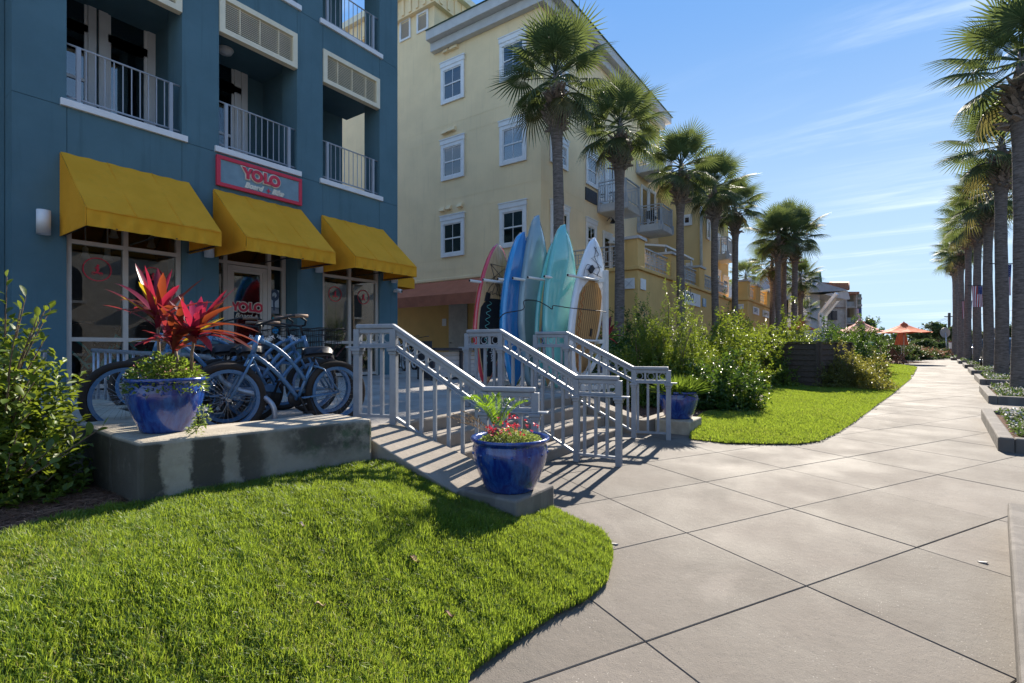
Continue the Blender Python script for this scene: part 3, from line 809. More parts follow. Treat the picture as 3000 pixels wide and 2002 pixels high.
for xx in (xa, xb):
    s = MB(); s.prism([(xx, YR + .02, zb_), (xx, ya - .002, zb_), (xx, ya - .002, zb_ + .27), (xx, YR + .02, zt_ - .01)], (.01, 0, 0)); obj('side_panel', s, M_awn, T)
# ---- shop sign
y0, y1 = yf(630.6), yf(880); z0, z1 = zf(630.6, 543), zf(630.6, 453.6)
T = thing('shop_sign', 'red framed YOLO Board + Bike sign between balcony and middle awning', 'sign', (XF, (y0 + y1) / 2, z0))
q = MB(); w = .075; q.box(XF + .01, XF + .075, y0, y1, z0, z0 + w); q.box(XF + .01, XF + .075, y0, y1, z1 - w, z1); q.box(XF + .01, XF + .075, y0, y0 + w, z0 + w, z1 - w); q.box(XF + .01, XF + .075, y1 - w, y1, z0 + w, z1 - w)
obj('sign_frame', q, M_red, T, .006)
q = MB(); q.box(XF + .012, XF + .05, y0 + w, y1 - w, z0 + w, z1 - w); obj('sign_board', q, M_signface, T)
sy, sz = (y1 - y0), (z1 - z0)
yolo(T, fx(XF + .052, y0 + .275 * sy, z0 + .45 * sz), .38 * sz, M_red, M_cream_l, .02)
text('lettering', 'Board', fx(XF + .056, y0 + .30 * sy, z0 + .165 * sz), .25 * sz, M_cream_l, T, .008, .38, .010)
text('lettering', 'Bike', fx(XF + .056, y0 + .615 * sy, z0 + .165 * sz), .25 * sz, M_cream_l, T, .008, .38, .010)
q = MB(); c = (XF + .06, y0 + .575 * sy, z0 + .23 * sz)
q.prism([(c[0], c[1] + .055 * math.cos(k * math.pi / 4) * (1 if k % 2 == 0 else .45), c[2] + .055 * math.sin(k * math.pi / 4) * (1 if k % 2 == 0 else .45)) for k in range(8)], (.01, 0, 0)); obj('star', q, M_red, T)
for a in (.04, .96):
    for b_ in (.15, .85):
        q = MB(); q.lathe([(.001, 0), (.018, 0), (.014, .008), (.001, .01)], 8); q.v = [(XF + .05 + z, y0 + a * sy + x, z0 + b_ * sz + y) for x, y, z in q.v]; obj('screw', q, M_pipe, T)
# ---- wall lamps and camera
lz0, lz1 = zf(121, 690), zf(121, 620)
for u_, lab in ((121, 'white cylinder wall lamp on the blue wall, far left of the first awning'), (604, 'white cylinder wall lamp between the first and middle awnings'), (926, 'white cylinder wall lamp between the middle and third awnings'), (1147, 'white cylinder wall lamp at the street corner of the blue building')):
    y = yf(u_); T = thing('wall_lamp', lab, 'lamp', (XF, y, lz0), 'cylinder lamps on the blue wall')
    q = MB(); q.lathe([(.001, .01), (.085, .01), (.09, 0), (.09, lz1 - lz0), (.085, lz1 - lz0), (.001, lz1 - lz0 - .01)], 20, (XF + .13, y, lz0)); obj('shade', q, M_white, T)
    q = MB(); q.box(XF, XF + .045, y - .05, y + .05, (lz0 + lz1) / 2 - .09, (lz0 + lz1) / 2 + .09); obj('bracket', q, M_white, T)
T = thing('security_camera', 'small white security camera on the corner of the blue building', 'camera', (XF, yf(1155), zf(1155, 853)))
q = MB(); c = at_x(1155, 853, XF); q.tube([(XF, c.y, c.z), (XF + .09, c.y + .02, c.z)], .05, 10); obj('mount', q, M_white, T)
q = MB(); q.tube([(XF + .10, c.y + .0, c.z + .02), (XF + .24, c.y + .06, c.z - .02)], .055, 10); obj('camera_body', q, M_white, T)
q = MB(); q.tube([(XF + .241, c.y + .06, c.z - .02), (XF + .252, c.y + .065, c.z - .022)], .035, 10); obj('lens', q, M_black, T)
# ================================================================== cream apartment building and its terrace block
CD = 22.0
p = at_d(1585.3, HV, CD); YX, YY = p.x, p.y
YB = thing('apartment_building', 'tall cream stucco apartment building with white windows behind the palms', 'building', (YX, YY, 0))
ZE = at_y(1585.3, 17.9, YY).z
XT = ony(1272.6, YY); ZT = at_y(1272.6, 16.6, YY).z
GH = at_y(1222.6, 821.7, YY).z              # moulding over the ground floor
b = MB(); b.box(-34, YX, YY, YY + 15.1, GH - .02, ZE); b.box(-34, XT, YY - .003, YY + 8, ZE - 2, ZT + 1.0)
obj('wall', b, M_yel, YB)
Y2 = at_x(1929, HV, YX).y; X2 = ony(2051, Y2); YE2 = onx(2134, X2)
Z2 = 12.6
b = MB(); b.box(-24, X2, Y2, YE2, 0.3, Z2); obj('wall', b, mat('cream_wing_stucco', (0.76, 0.56, 0.27), 0.85, 0.2, var=0.05, vs=.7, bump=.006, bs=90), YB)
b = MB(); b.box(-24, X2 + .4, Y2 - .4, YE2 + .4, Z2 + .003, Z2 + .4); obj('cornice', b, M_fascia, YB)
b = MB(); b.box(-34, YX + .06, YY - .06, YY + 15.1, GH - .18, GH - .021); obj('moulding', b, M_yel, YB, .03)
rl_ = MB()
for (v_, u_) in ((846.8, 1300), (816, 1300), (655, 1300), (620, 1300), (438, 1300), (400, 1300)):
    z = at_y(u_, v_ - 55 if v_ > 800 else v_ - 30, YY).z
    rl_.box(-34, YX + .006, YY - .006, YY - .0015, z, z + .022); rl_.box(YX + .0015, YX + .006, YY - .001, YY + 15, z, z + .022)
tag(obj('wall_reveal', rl_, M_yel, YB), kind='stuff')
# cornice: two stepped boards along both faces, roof edge above
def cornice(z, o, h):
    q = MB(); q.box(XT - .0, YX + o, YY - o, YY - .002, z, z + h); q.box(YX + .002, YX + o, YY - .001, YY + 15.1 + o, z, z + h); return q
obj('cornice', cornice(ZE - .02, .30, .42), M_fascia, YB, .02); obj('cornice', cornice(ZE + .402, .62, .46), M_fascia, YB, .02)
q = MB(); q.hexa([(XT + .01, YY - .7, ZE + .865), (YX + .7, YY - .7, ZE + .865), (YX + .7, YY + 15.9, ZE + .865), (XT + .01, YY + 15.9, ZE + .865)], [(XT + .01, YY + 3, ZE + 2.2), (YX - 3, YY + 3, ZE + 2.2), (YX - 3, YY + 12, ZE + 2.2), (XT + .01, YY + 12, ZE + 2.2)]); obj('roof', q, M_greenmetal, YB)
q = MB(); q.box(-34, XT + .25, YY - .25, YY + 8.2, ZT, ZT + .95); obj('tower_frieze', q, M_yel, YB)
q = MB(); q.box(-34, XT + .55, YY - .55, YY + 8.5, ZT + .952, ZT + 1.3); obj('tower_cornice', q, M_cream, YB)
t = MB(); t.box(-.09, .09, -.06, 0, 0, .8); tme = t.mesh('bracket', M_yel); t = MB(); t.box(0, .06, -.09, .09, 0, .8); tme2 = t.mesh('bracket', M_yel)
for i in range(16): raw('bracket', tme, YB, Vector((XT + .1 - i * .52, YY - .255, ZT + .08)) - BASE[YB.name])
for i in range(13): raw('bracket', tme2, YB, Vector((XT + .255, YY + .2 + i * .55, ZT + .08)) - BASE[YB.name])
for (u0, u1, va, vb_) in ((1173, 1204.4, 66, 127), (1222.8, 1256, 44.7, 102)):
    x0, x1 = ony(u0, YY), ony(u1, YY); za, zb2 = at_y(u0, va, YY).z, at_y(u0, vb_, YY).z
    f = MB()
    for (a, b_, c, d) in ((x0, x1, za - .1, za), (x0, x1, zb2, zb2 + .1), (x0, x0 + .1, zb2 + .1, za - .1), (x1 - .1, x1, zb2 + .1, za - .1)): f.box(a, b_, YY - .07, YY - .003, c, d)
    o = obj('louver_frame', f, M_white, YB)
    t = MB(); t.hexa([(0, -.05, 0), (x1 - x0 - .2, -.05, 0), (x1 - x0 - .2, 0, .05), (0, 0, .05)], [(0, -.05, .02), (x1 - x0 - .2, -.05, .02), (x1 - x0 - .2, 0, .07), (0, 0, .07)]); me = t.mesh('louver_slat', M_fascia)
    n = int((za - zb2 - .2) / .085)
    for i in range(n): raw('louver_slat', me, o, Vector((x0 + .1, YY - .01, zb2 + .1 + i * .085)) - BASE[YB.name])
# side windows
rows = [((1293, 205), (1296, 310)), ((1293, 430), (1296.8, 533)), ((1295.5, 651), (1297.6, 756))]
for (ua, va), (ub, vb_) in rows:
    glazed(YB, 'y', ony(1294.5, YY), ony(1361.5, YY), at_y(ub, vb_, YY).z, at_y(ua, va, YY).z, .17, M_white, M_pane, M_blind, (2, 1), .10, 'window', .22, at=YY, split=.5)
rows = [((1464, 134), (1466.6, 245.6)), ((1465.3, 376), (1467.4, 489)), ((1466.6, 616), (1469, 729))]
for i, ((ua, va), (ub, vb_)) in enumerate(rows):
    glazed(YB, 'y', ony(1466, YY), ony(1544, YY), at_y(ub, vb_, YY).z, at_y(ua, va, YY).z, .17, M_white, M_pane, M_blind if i < 2 else M_blind_dk, (2, 1), .10, 'window', .22, at=YY, split=.5)
t = MB(); t.hexa([(-.16, -.18, -.1), (.16, -.18, -.1), (.16, 0, -.1), (-.16, 0, -.1)], [(-.12, -.08, .1), (.12, -.08, .1), (.14, 0, .12), (-.14, 0, .12)]); me = t.mesh('vent_hood', M_yel)
for u_, v_ in ((1309, 152), (1327, 143), (1336, 139), (1305, 389), (1318, 383), (1329, 379), (1299, 615), (1317, 609), (1350, 602)):
    c = at_y(u_, v_, YY); raw('vent_hood', me, YB, Vector((c.x, YY - .004, c.z)) - BASE[YB.name])
# street face (+X) windows and doors
def win_x(u0, u1, v0, v1, X, name='window', blind=M_blind, hood=.2, mun=(2, 1), split=.5, w=.16):
    glazed(YB, 'x', onx(u0, X), onx(u1, X), at_x(u0, v1, X).z, at_x(u0, v0, X).z, w, M_white, M_pane, blind, mun, .10, name, hood, at=X, split=split)
win_x(1610, 1661, 398, 474, YX); win_x(1611, 1664, 600, 716, YX, blind=M_blind_dk)
win_x(1610, 1661, 168, 258, YX)
win_x(1715, 1749, 443, 538, YX); win_x(1715, 1745, 650, 745, YX)
for k in range(2): win_x(1752 + 24 * k, 1775 + 24 * k, 455 + 13 * k, 592 + 13 * k, YX, 'balcony_door', None, 0, (1, 1), None, .13)
for k in range(2): win_x(1877 + 22 * k, 1898 + 21 * k, 540 + 11 * k, 664 + 11 * k, YX, 'balcony_door', None, 0, (1, 1), None, .13)
for k in range(2): win_x(1765 + 24 * k, 1788 + 24 * k, 685 + 9 * k, 800, YX, 'terrace_door', None, .1 if k == 0 else 0, (1, 1), None, .13)
for k in range(2): win_x(1877 + 22 * k, 1898 + 21 * k, 340 + 23 * k, 470 + 16 * k, YX, 'balcony_door', None, 0, (1, 1), None, .13)
c0, c1 = at_x(1714, 548, YX), at_x(1747, 594, YX)
q = MB(); q.box(YX - .02, YX + .05, c0.y, c1.y, at_x(1714, 585, YX).z, c0.z); obj('air_grille', q, mat('grille_dark', (.05, .05, .055), .6), YB)
# wing windows
q0, q1 = ony(1998, Y2), ony(2028, Y2)
glazed(YB, 'y', q0, q1, at_y(1998, 664, Y2).z, at_y(1998, 632, Y2).z, .14, M_white, M_pane, M_blind, (1, 1), .1, at=Y2)
glazed(YB, 'y', ony(2010, Y2), ony(2030, Y2), at_y(2010, 788, Y2).z, at_y(2010, 772, Y2).z, .12, M_white, M_pane, None, (1, 1), .1, at=Y2)
for u0, u1, va, vb_ in ((2097, 2106, 690, 760), (2112, 2132, 700, 765), (2095, 2108, 795, 850), (2116, 2132, 812, 860), (2068, 2078, 640, 700)):
    glazed(YB, 'x', onx(u0, X2), onx(u1, X2), at_x(u0, vb_, X2).z, at_x(u0, va, X2).z, .14, M_white, M_pane, None, (1, 1), .1, 'balcony_door', .12, at=X2)
q = MB(); q.tube([(X2 + .1, Y2 - .12, 4.9), (X2 + .1, Y2 - .12, Z2)], .09, 8); q.tube([(X2 + .1, Y2 - .12, Z2), (X2 + .3, Y2 - .2, Z2 + .2)], .09, 8); obj('downpipe', q, mat('downpipe_paint', (.55, .58, .56), .5), YB)
# projecting balconies
def balcony(uw, uf, ue, v_wall, X, hidden=False):
    y0 = onx(uw, X); z = at_x(uw, v_wall, X).z
    xf_ = at_y(uf, HV, y0).x; y1 = onx(ue, xf_)
    s = MB(); s.box(X + .003, xf_, y0, y1, z - .42, z - .12); s.box(X + .003, xf_ - .06, y0 + .06, y1 - .06, z - .119, z)
    for k in range(8):
        xx = X + .08 + (xf_ - X - .12) * k / 8; s.box(xx, xx + (xf_ - X) / 8 - .03, y0 + .03, y1 - .03, z - .445, z - .423)
    o = obj('balcony_slab', s, M_fascia, YB)
    h = 1.12
    bal_rail(YB, (X + .02, y0 + .05), (xf_ - .05, y0 + .05), z, h, M_rail_l, .13, flat=True, bottom=.1)
    bal_rail(YB, (xf_ - .05, y0 + .09), (xf_ - .05, y1 - .05), z, h, M_rail_l, .13, flat=True, bottom=.1)
    bal_rail(YB, (X + .02, y1 - .05), (xf_ - .09, y1 - .05), z, h, M_rail_l, .2, flat=True, bottom=.1)
    br = MB()
    for (xx, yy) in ((xf_ + .01, y0 + .12), (xf_ + .01, y1 - .12), (X + .1, y0 - .01), (xf_ - .12, y0 - .01)): br.box(xx - .06, xx + .06, yy - .06, yy + .06, z - .38, z + .12)
    obj('post_bracket', br, M_rail_l, YB)
    return X, xf_, y0, y1, z
M_rail_l = mat('balcony_rail_grey', (0.42, 0.44, 0.47), .45, .4)
bal1 = balcony(1749.8, 1834, 1877, 600, YX)
bal2 = balcony(1866, 1938.7, 1972, 661, YX)
bal3 = balcony(1863, 1938, 1972, 488, YX)
bal4 = balcony(2094, 2133, 2150, 745, X2)
# alley recess on the ground floor
q = MB(); q.box(-30, YX - 2.2, YY + 2.2, YY + 2.5, .4, GH - .2); q.box(YX - .5, YX, YY, YY + 15, .4, GH - .185); q.box(YX - 2.2, YX - .505, YY + 2.2, YY + 2.5, .4, GH - .2)
obj('alley_wall', q, M_ora, YB)
yw = YY + 2.2; x0, x1 = ony(1316.5, yw), ony(1370, yw); zd0, zd1 = .75, at_y(1340, 886, yw).z
q = MB(); q.box(x0, x1, yw - .05, yw - .002, zd0, zd1); d_ = obj('alley_door', q, mat('door_pale', (.50, .47, .42), .6), YB)
q = MB(); q.tube([(x0 + .12, yw - .06, zd0 + 1.1), (x0 + .12, yw - .12, zd0 + 1.1), (x0 + .25, yw - .12, zd0 + 1.1)], .025, 6); obj('handle', q, M_black, d_)
q = MB(); c = at_y(1302, 945, yw); q.box(c.x - .15, c.x + .15, yw - .03, yw - .003, c.z - .2, c.z + .2); obj('notice', q, M_white, YB)
for xx in (-15.2, -19.0, -22.8):
    pass
# rust red awning over the alley
T = thing('alley_awning', 'long faded rust red awning along the cream building behind the boards', 'awning', (YX - 3, YY, GH - 1))
za = GH - .2; zb2 = at_y(1222, 870, YY - 1.4).z
q = MB(); q.add([(-26, YY - .03, za), (YX + .4, YY - .03, za), (YX + .4, YY - 1.5, zb2), (-26, YY - 1.5, zb2)], [(0, 1, 2, 3)]); obj('canopy', q, M_awn_red, T)
q = MB(); q.box(-26, YX + .4, YY - 1.515, YY - 1.503, zb2 - .5, zb2); obj('valance', q, mat('rust_canvas_dark', (.40, .13, .07), .85), T)
q = MB(); q.prism([(YX + .4, YY - .03, zb2 - .5), (YX + .4, YY - 1.5, zb2 - .5), (YX + .4, YY - 1.5, zb2), (YX + .4, YY - .03, za)], (.012, 0, 0)); obj('side_panel', q, M_awn_red, T)
# ---- ochre terrace block (first and second part)
PB = thing('terrace_block', 'ochre two-tone terrace block with square piers in front of the apartments', 'building', (-8, 22, 0))
XP_, YP = -8.0, 20.55
zm = at_y(1870, 790, YP).z; zp = at_y(1870, 690, YP).z
def block(x1, y0, y1, piers_y, signs=()):
    q = MB(); q.box(YX + .01, x1, y0, y1, .3, zm); obj('wall', q, M_ora, PB)
    q = MB(); q.box(YX + .01, x1 + .09, y0 - .09, y1 + .05, zm + .003, zm + .17); obj('moulding', q, M_ora, PB, .03)
    for (a, b_) in piers_y:
        q = MB(); q.box(x1 - .78, x1, a, b_, zm + .174, zp - .12); pr = obj('pier', q, M_ora, PB)
        q = MB(); q.box(x1 - .86, x1 + .08, a - .08, b_ + .08, zp - .118, zp); obj('pier_cap', q, M_fascia, pr)
def deco(p, q_, z, h, m=None):
    """terrace railing with square motifs between uprights"""
    m = M_rail_l
    p, q_ = Vector((*p, z)), Vector((*q_, z)); L = (q_ - p).length; d = (q_ - p) / L; up = Vector((0, 0, 1))
    r = MB(); r.bar(p + up * h, q_ + up * h, .08, .05); r.bar(p + up * .1, q_ + up * .1, .05, .04); r.bar(p + up * (h - .2), q_ + up * (h - .2), .035, .03); r.bar(p + up * .3, q_ + up * .3, .035, .03)
    n = max(1, round(L / .55)); o = obj('terrace_railing', r, m, PB)
    t = MB(); w = L / n
    t.bar(up * .1, up * h, .035, .035, up=(d.x, d.y, 0))
    for a in (.26, .74):
        t.bar(d * (w * a) + up * .3, d * (w * a) + up * (h - .2), .025, .025, up=(d.x, d.y, 0))
    t.bar(d * (w * .26) + up * .48, d * (w * .74) + up * .48, .025, .025); t.bar(d * (w * .26) + up * (h - .36), d * (w * .74) + up * (h - .36), .025, .025)
    t.bar(d * (w * .5) + up * .1, d * (w * .5) + up * .48, .02, .02, up=(d.x, d.y, 0)); t.bar(d * (w * .5) + up * (h - .36), d * (w * .5) + up * h, .02, .02, up=(d.x, d.y, 0))
    me = t.mesh('railing_motif', m)
    for i in range(n): raw('railing_motif', me, o, p + d * (w * i) - BASE[PB.name])
a1 = onx(1889, XP_)
pA = (YP, a1); pB = (onx(1966, XP_), onx(1982, XP_)); pC = (onx(2049, XP_), onx(2064, XP_))
YQ = 38.0; XQ = ony(2190, YQ)
block(XP_, YP, YQ - .01, [pA, pB, pC])
zr_ = zm + .175; hr = (zp - zm) * .66
deco((XP_ - .2, pA[1]), (XP_ - .2, pB[0]), zr_, hr); deco((XP_ - .2, pB[1]), (XP_ - .2, pC[0]), zr_, hr); deco((XP_ - .2, pC[1]), (XP_ - .2, YQ - .3), zr_, hr)
deco((YX + .1, YP + .1), (XP_ - .8, YP + .1), zr_, hr)
qA = (YQ, onx(2191, XQ)); qB = (onx(2216, XQ), onx(2228, XQ)); qC = (onx(2247, XQ), onx(2257, XQ))
block(XQ, YQ, qC[1], [(YQ, YQ + .9), qB, qC])
deco((XQ - .2, YQ + .95), (XQ - .2, qB[0]), zr_, hr); deco((XQ - .2, qB[1]), (XQ - .2, qC[0]), zr_, hr)
q = MB(); q.box(XP_ + .1, XQ - .8, YQ + .05, YQ + .8, zr_, zp - .2); obj('parapet', q, M_ora, PB)
# wall panels and signs on the block
def plate(name, lab, face, u0, u1, v0, v1, at_, m, words=None, wm_=None, size=None):
    if face == 'x':
        y0, y1 = onx(u0, at_), onx(u1, at_); z1, z0 = at_x(u0, v0, at_).z, at_x(u0, v1, at_).z
        T = thing(name, lab, 'sign', (at_, y0, z0)); q = MB(); q.box(at_ + .01, at_ + .06, y0, y1, z0, z1); obj('board', q, m, T, .008)
        if words: text('lettering', words, fx(at_ + .063, y0 + .06 * (y1 - y0), z0 + .3 * (z1 - z0)), size, wm_, T, .004)
    else:
        x0, x1 = ony(u0, at_), ony(u1, at_); z1, z0 = at_y(u0, v0, at_).z, at_y(u0, v1, at_).z
        T = thing(name, lab, 'sign', (x0, at_, z0)); q = MB(); q.box(x0, x1, at_ - .06, at_ - .01, z0, z1); obj('board', q, m, T, .008)
        q = MB()
        for (a, b_) in (((x0 + .08, z0 + .08), (x1 - .08, z1 - .08)), ((x1 - .08, z0 + .08), (x0 + .08, z1 - .08))): q.bar((a[0], at_ - .065, a[1]), (b_[0], at_ - .065, b_[1]), .01, .03, up=(0, 1, 0))
        obj('emblem', q, M_fascia, T)
M_ink = mat('sign_ink', (.03, .035, .05), .6)
plate('wall_plaque', 'pale square plaque with crossed bars on the near face of the ochre block', 'y', 1829, 1860, 817, 848, YP, M_white)
plate('wall_plaque', 'pale narrow plaque just round the corner of the ochre block', 'x', 1875, 1889, 816, 848, XP_, M_white)
plate('restaurant_sign', 'white sign with tall thin black lettering half hidden by the bush', 'x', 2003, 2049, 851, 890, XP_, M_white, 'lolo', M_ink, .95)
plate('wall_plaque', 'narrow pale blue plaque with white figures between two palm trunks', 'x', 2057, 2066, 874, 898, XP_, mat('plaque_blue', (.30, .42, .52), .6), '8', M_white, .5)
plate('wall_plaque', 'pale square plaque on the set-forward end face of the ochre block', 'y', 2157, 2179, 892, 906, YQ, M_white)
plate('shop_sign', 'grey white sign with dark capital letters above the far hedge', 'x', 2205, 2222, 898, 920, XQ, M_white, 'COFFEE', M_ink, .42)
glazed(PB, 'x', onx(2233, XQ), onx(2250, XQ), at_x(2233, 928, XQ).z, at_x(2233, 908, XQ).z, .12, M_white, M_pane, None, (4, 1), .1, at=XQ)
q = MB(); q.hexa([(XP_ - 3.6, 25.5, zr_ + 2.2), (XP_ - .6, 26, zr_ + 1.75), (XP_ - .6, 31, zr_ + 1.75), (XP_ - 3.6, 31, zr_ + 2.2)], [(XP_ - 3.6, 25.5, zr_ + 2.3), (XP_ - .6, 26, zr_ + 1.85), (XP_ - .6, 31, zr_ + 1.85), (XP_ - 3.6, 31, zr_ + 2.3)])
for yy in (26.2, 30.8): q.tube([(XP_ - .7, yy, zr_), (XP_ - .7, yy, zr_ + 1.76)], .05, 6)
obj('terrace_canopy', q, M_white, PB)
c = at_x(1778, 651, YX); q = MB(); q.lathe([(.02, .22), (.05, .2), (.16, .0), (.13, .0), (.001, .12)], 12, (YX + .35, c.y, c.z - .1)); q.tube([(YX, c.y, c.z + .05), (YX + .2, c.y, c.z + .25), (YX + .35, c.y, c.z + .12)], .02, 6)
T = thing('wall_lantern', 'black bell shaped wall lantern beside the balcony slab', 'lamp', (YX, c.y, c.z)); obj('shade', q, M_black, T)

# ================================================================== white gabled building and tiled building beyond
WB = thing('white_restaurant', 'white boarded building with grey metal roof and slanting roof struts', 'building', (10, 45, 0))
def ph(u, v, d): return at_d(u, v, d)
# axis frame: along camera right / forward so its porch faces the viewer
def wb_box(name, u0, u1, v0, v1, d, depth, m, par=None):
    a, b_ = at_d(u0, v1, d), at_d(u1, v1, d); z1 = at_d(u0, v0, d).z
    f = Vector((-ST, CT, 0)) * depth
    q = MB(); q.hexa([a, b_, b_ + f, a + f], [(a.x, a.y, z1), (b_.x, b_.y, z1), (b_.x + f.x, b_.y + f.y, z1), (a.x + f.x, a.y + f.y, z1)])
    return obj(name, q, m, par or WB)
M_wb = mat('white_boards', (0.60, 0.62, 0.64), .7, .3, var=.06)
wb_box('wall', 2360, 2372, 843, 1010, 48, 3, M_wb)                 # pillar
wb_box('wall', 2372, 2402, 862, 1010, 48.6, 8, M_wb)
wb_box('wall', 2300, 2360, 835, 868, 48.4, 6, M_wb)
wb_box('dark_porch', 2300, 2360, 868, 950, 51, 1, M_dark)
wb_box('fascia_board', 2290, 2360, 867, 876, 48.2, 1.2, mat('pale_blue_boards', (.40, .46, .53), .7))
wb_box('pillar_cap', 2356, 2376, 836, 844, 47.9, 3.3, M_white)
wb_box('post_base', 2335, 2376, 930, 941, 47.4, 3.5, M_white)
wb_box('base_wall', 2340, 2372, 941, 1012, 47.6, 3.2, M_wb)
for k in range(4): wb_box('siding_board', 2300, 2359, 850 + 5 * k, 853 + 5 * k, 48.35, .04, M_fascia)
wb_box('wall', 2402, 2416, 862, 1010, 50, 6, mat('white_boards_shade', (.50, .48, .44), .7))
wb_box('rear_wall', 2416, 2425, 870, 960, 55, 3, M_taupe)
def wb_poly(name, pts, d, off, m):
    f = Vector((-ST, CT, 0)) * off
    q = MB(); q.prism([at_d(u, v, d) for u, v in pts], f); return obj(name, q, m, WB)
wb_poly('roof', [(2369, 857), (2373, 853), (2400, 826), (2480, 849), (2484, 852)], 47.5, 7.0, M_roofmetal)
wb_poly('roof', [(2369, 856), (2372, 818), (2393, 797), (2404, 797), (2408, 826), (2398, 828)], 55, 5, M_roofmetal)
wb_poly('roof', [(2200, 812), (2275, 805), (2330, 850), (2200, 856)], 56, 10, M_roofmetal)
wb_poly('roof_edge', [(2402, 796), (2405, 796), (2409, 828), (2406, 828)], 54.8, 5, M_greenmetal)
wb_poly('dormer_roof', [(2350, 812), (2360, 793), (2388, 800), (2394, 813), (2390, 814), (2380, 806)], 49.5, 4, M_roofmetal)
wb_poly('soffit', [(2416, 862), (2484, 853), (2491, 877), (2480, 878), (2446, 871)], 47.6, 5, M_fascia)
for k in range(4):
    q = MB(); a = at_d(2404 + 4 * k, 917 + 3 * k, 48 + 1.6 * k); b_ = at_d(2452 + 3 * k, 860 + 4 * k, 46.5 + 1.6 * k); q.bar(a, b_, .22, .3); obj('roof_strut', q, M_white, WB)
    q = MB(); q.bar(at_d(2404 + 4 * k, 917 + 3 * k, 48 + 1.6 * k), at_d(2402 + 5 * k, 1010, 48 + 1.6 * k), .3, .3); obj('post', q, M_white, WB)
T = thing('hanging_sign', 'narrow blue edged vertical sign hung on the white pillar', 'sign', at_d(2373, 890, 47.5))
q = MB(); a = at_d(2371, 901, 47.6); b_ = at_d(2376, 869, 47.6); q.bar((a.x, a.y, a.z), (a.x, a.y, b_.z), .34, .12, up=(ST, CT, 0)); obj('board', q, mat('navy_paint', (.04, .08, .2), .5), T)
q = MB(); q.bar((a.x, a.y - .08, a.z + .08), (a.x, a.y - .08, b_.z - .08), .2, .06, up=(ST, CT, 0)); obj('panel', q, M_white, T)
TB = thing('tiled_building', 'taupe building with clay tiled roof and stacked balconies beyond the restaurant', 'building', (20, 66, 0))
def tb_box(name, u0, u1, v0, v1, d, depth, m): return wb_box(name, u0, u1, v0, v1, d, depth, m, TB)
tb_box('wall', 2425, 2480, 850, 1010, 72, 8, M_taupe)
tb_box('string_course', 2425, 2480, 900, 902, 71.8, .2, mat('taupe_dark', (.16, .12, .11), .8))
tb_box('window', 2425, 2453, 911, 938, 71.85, .12, mat('far_glass', (.03, .035, .045), .15, .5))
tb_box('window_bar', 2438.5, 2439.5, 911, 938, 71.7, .1, M_black)
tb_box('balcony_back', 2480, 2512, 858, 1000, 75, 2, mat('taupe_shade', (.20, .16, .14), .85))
for v_ in (884, 931): tb_box('balcony_rail', 2480, 2509, v_, v_ + 14, 72, .15, mat('rail_taupe', (.24, .24, .24), .6))
for v_ in (898, 946): tb_box('balcony_slab', 2479, 2511, v_, v_ + 4, 71.8, 3, M_taupe)
tb_box('post', 2508, 2512, 860, 1000, 71.7, .5, M_taupe); tb_box('post', 2479, 2481.5, 860, 1000, 71.7, .5, M_taupe)
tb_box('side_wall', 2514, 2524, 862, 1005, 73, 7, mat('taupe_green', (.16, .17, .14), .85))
for v_ in (872, 892): tb_box('side_sill', 2514, 2526, v_, v_ + 6, 72.6, 1, M_taupe)
tb_box('eave', 2478, 2518, 855, 862, 71.2, 5, M_tile)
for k in range(22):
    q = MB(); u_ = 2432 + k * 2.55
    top = 829 - 1.0 * (k > 0) ; bot = 832 + min(14, k * 1.3) + (k > 8) * 2
    q.tube([at_d(u_, bot, 71), at_d(u_ - .3, top, 78)], .16, 6); obj('roof_tile', q, M_tile, TB)
wb_q = MB(); wb_q.prism([at_d(2410, 827, 72), at_d(2440, 829, 72), at_d(2486, 829, 72), at_d(2488, 850, 72), at_d(2470, 850, 72)], Vector((-ST, CT, 0)) * 5); obj('roof', wb_q, M_tile, TB)

# plain pale building across the street, behind the viewer's right: what the shop glass mirrors
OB = thing('street_building', 'pale stucco building across the street with arched windows', 'building', (24, 0, 0))
b = MB(); b.box(23, 32, -16, 76, -.5, 12); obj('wall', b, mat('pale_stucco', (.50, .44, .37), .85), OB)
b = MB(); b.box(22.5, 32, -16.5, 76.5, 12.003, 12.6); obj('cornice', b, M_fascia, OB)
for r_ in range(3):
    for c_ in range(18):
        y = -13 + c_ * 4.8; z = 1.2 + r_ * 3.7
        q = MB(); q.prism([(22.97, y - .8, z)] + [(22.97, y + .8, z)] + [(22.97, y + .8 * math.cos(a), z + 1.6 + .8 * math.sin(a)) for a in [math.pi * k / 8 for k in range(9)]], (-.06, 0, 0)); w_o = obj('window', q, mat('far_glass', (.03, .035, .045), .15, .5), OB)
        q = MB(); q.box(22.7, 22.98, y - 1.0, y + 1.0, z - .2, z - .01); obj('sill', q, M_fascia, OB)
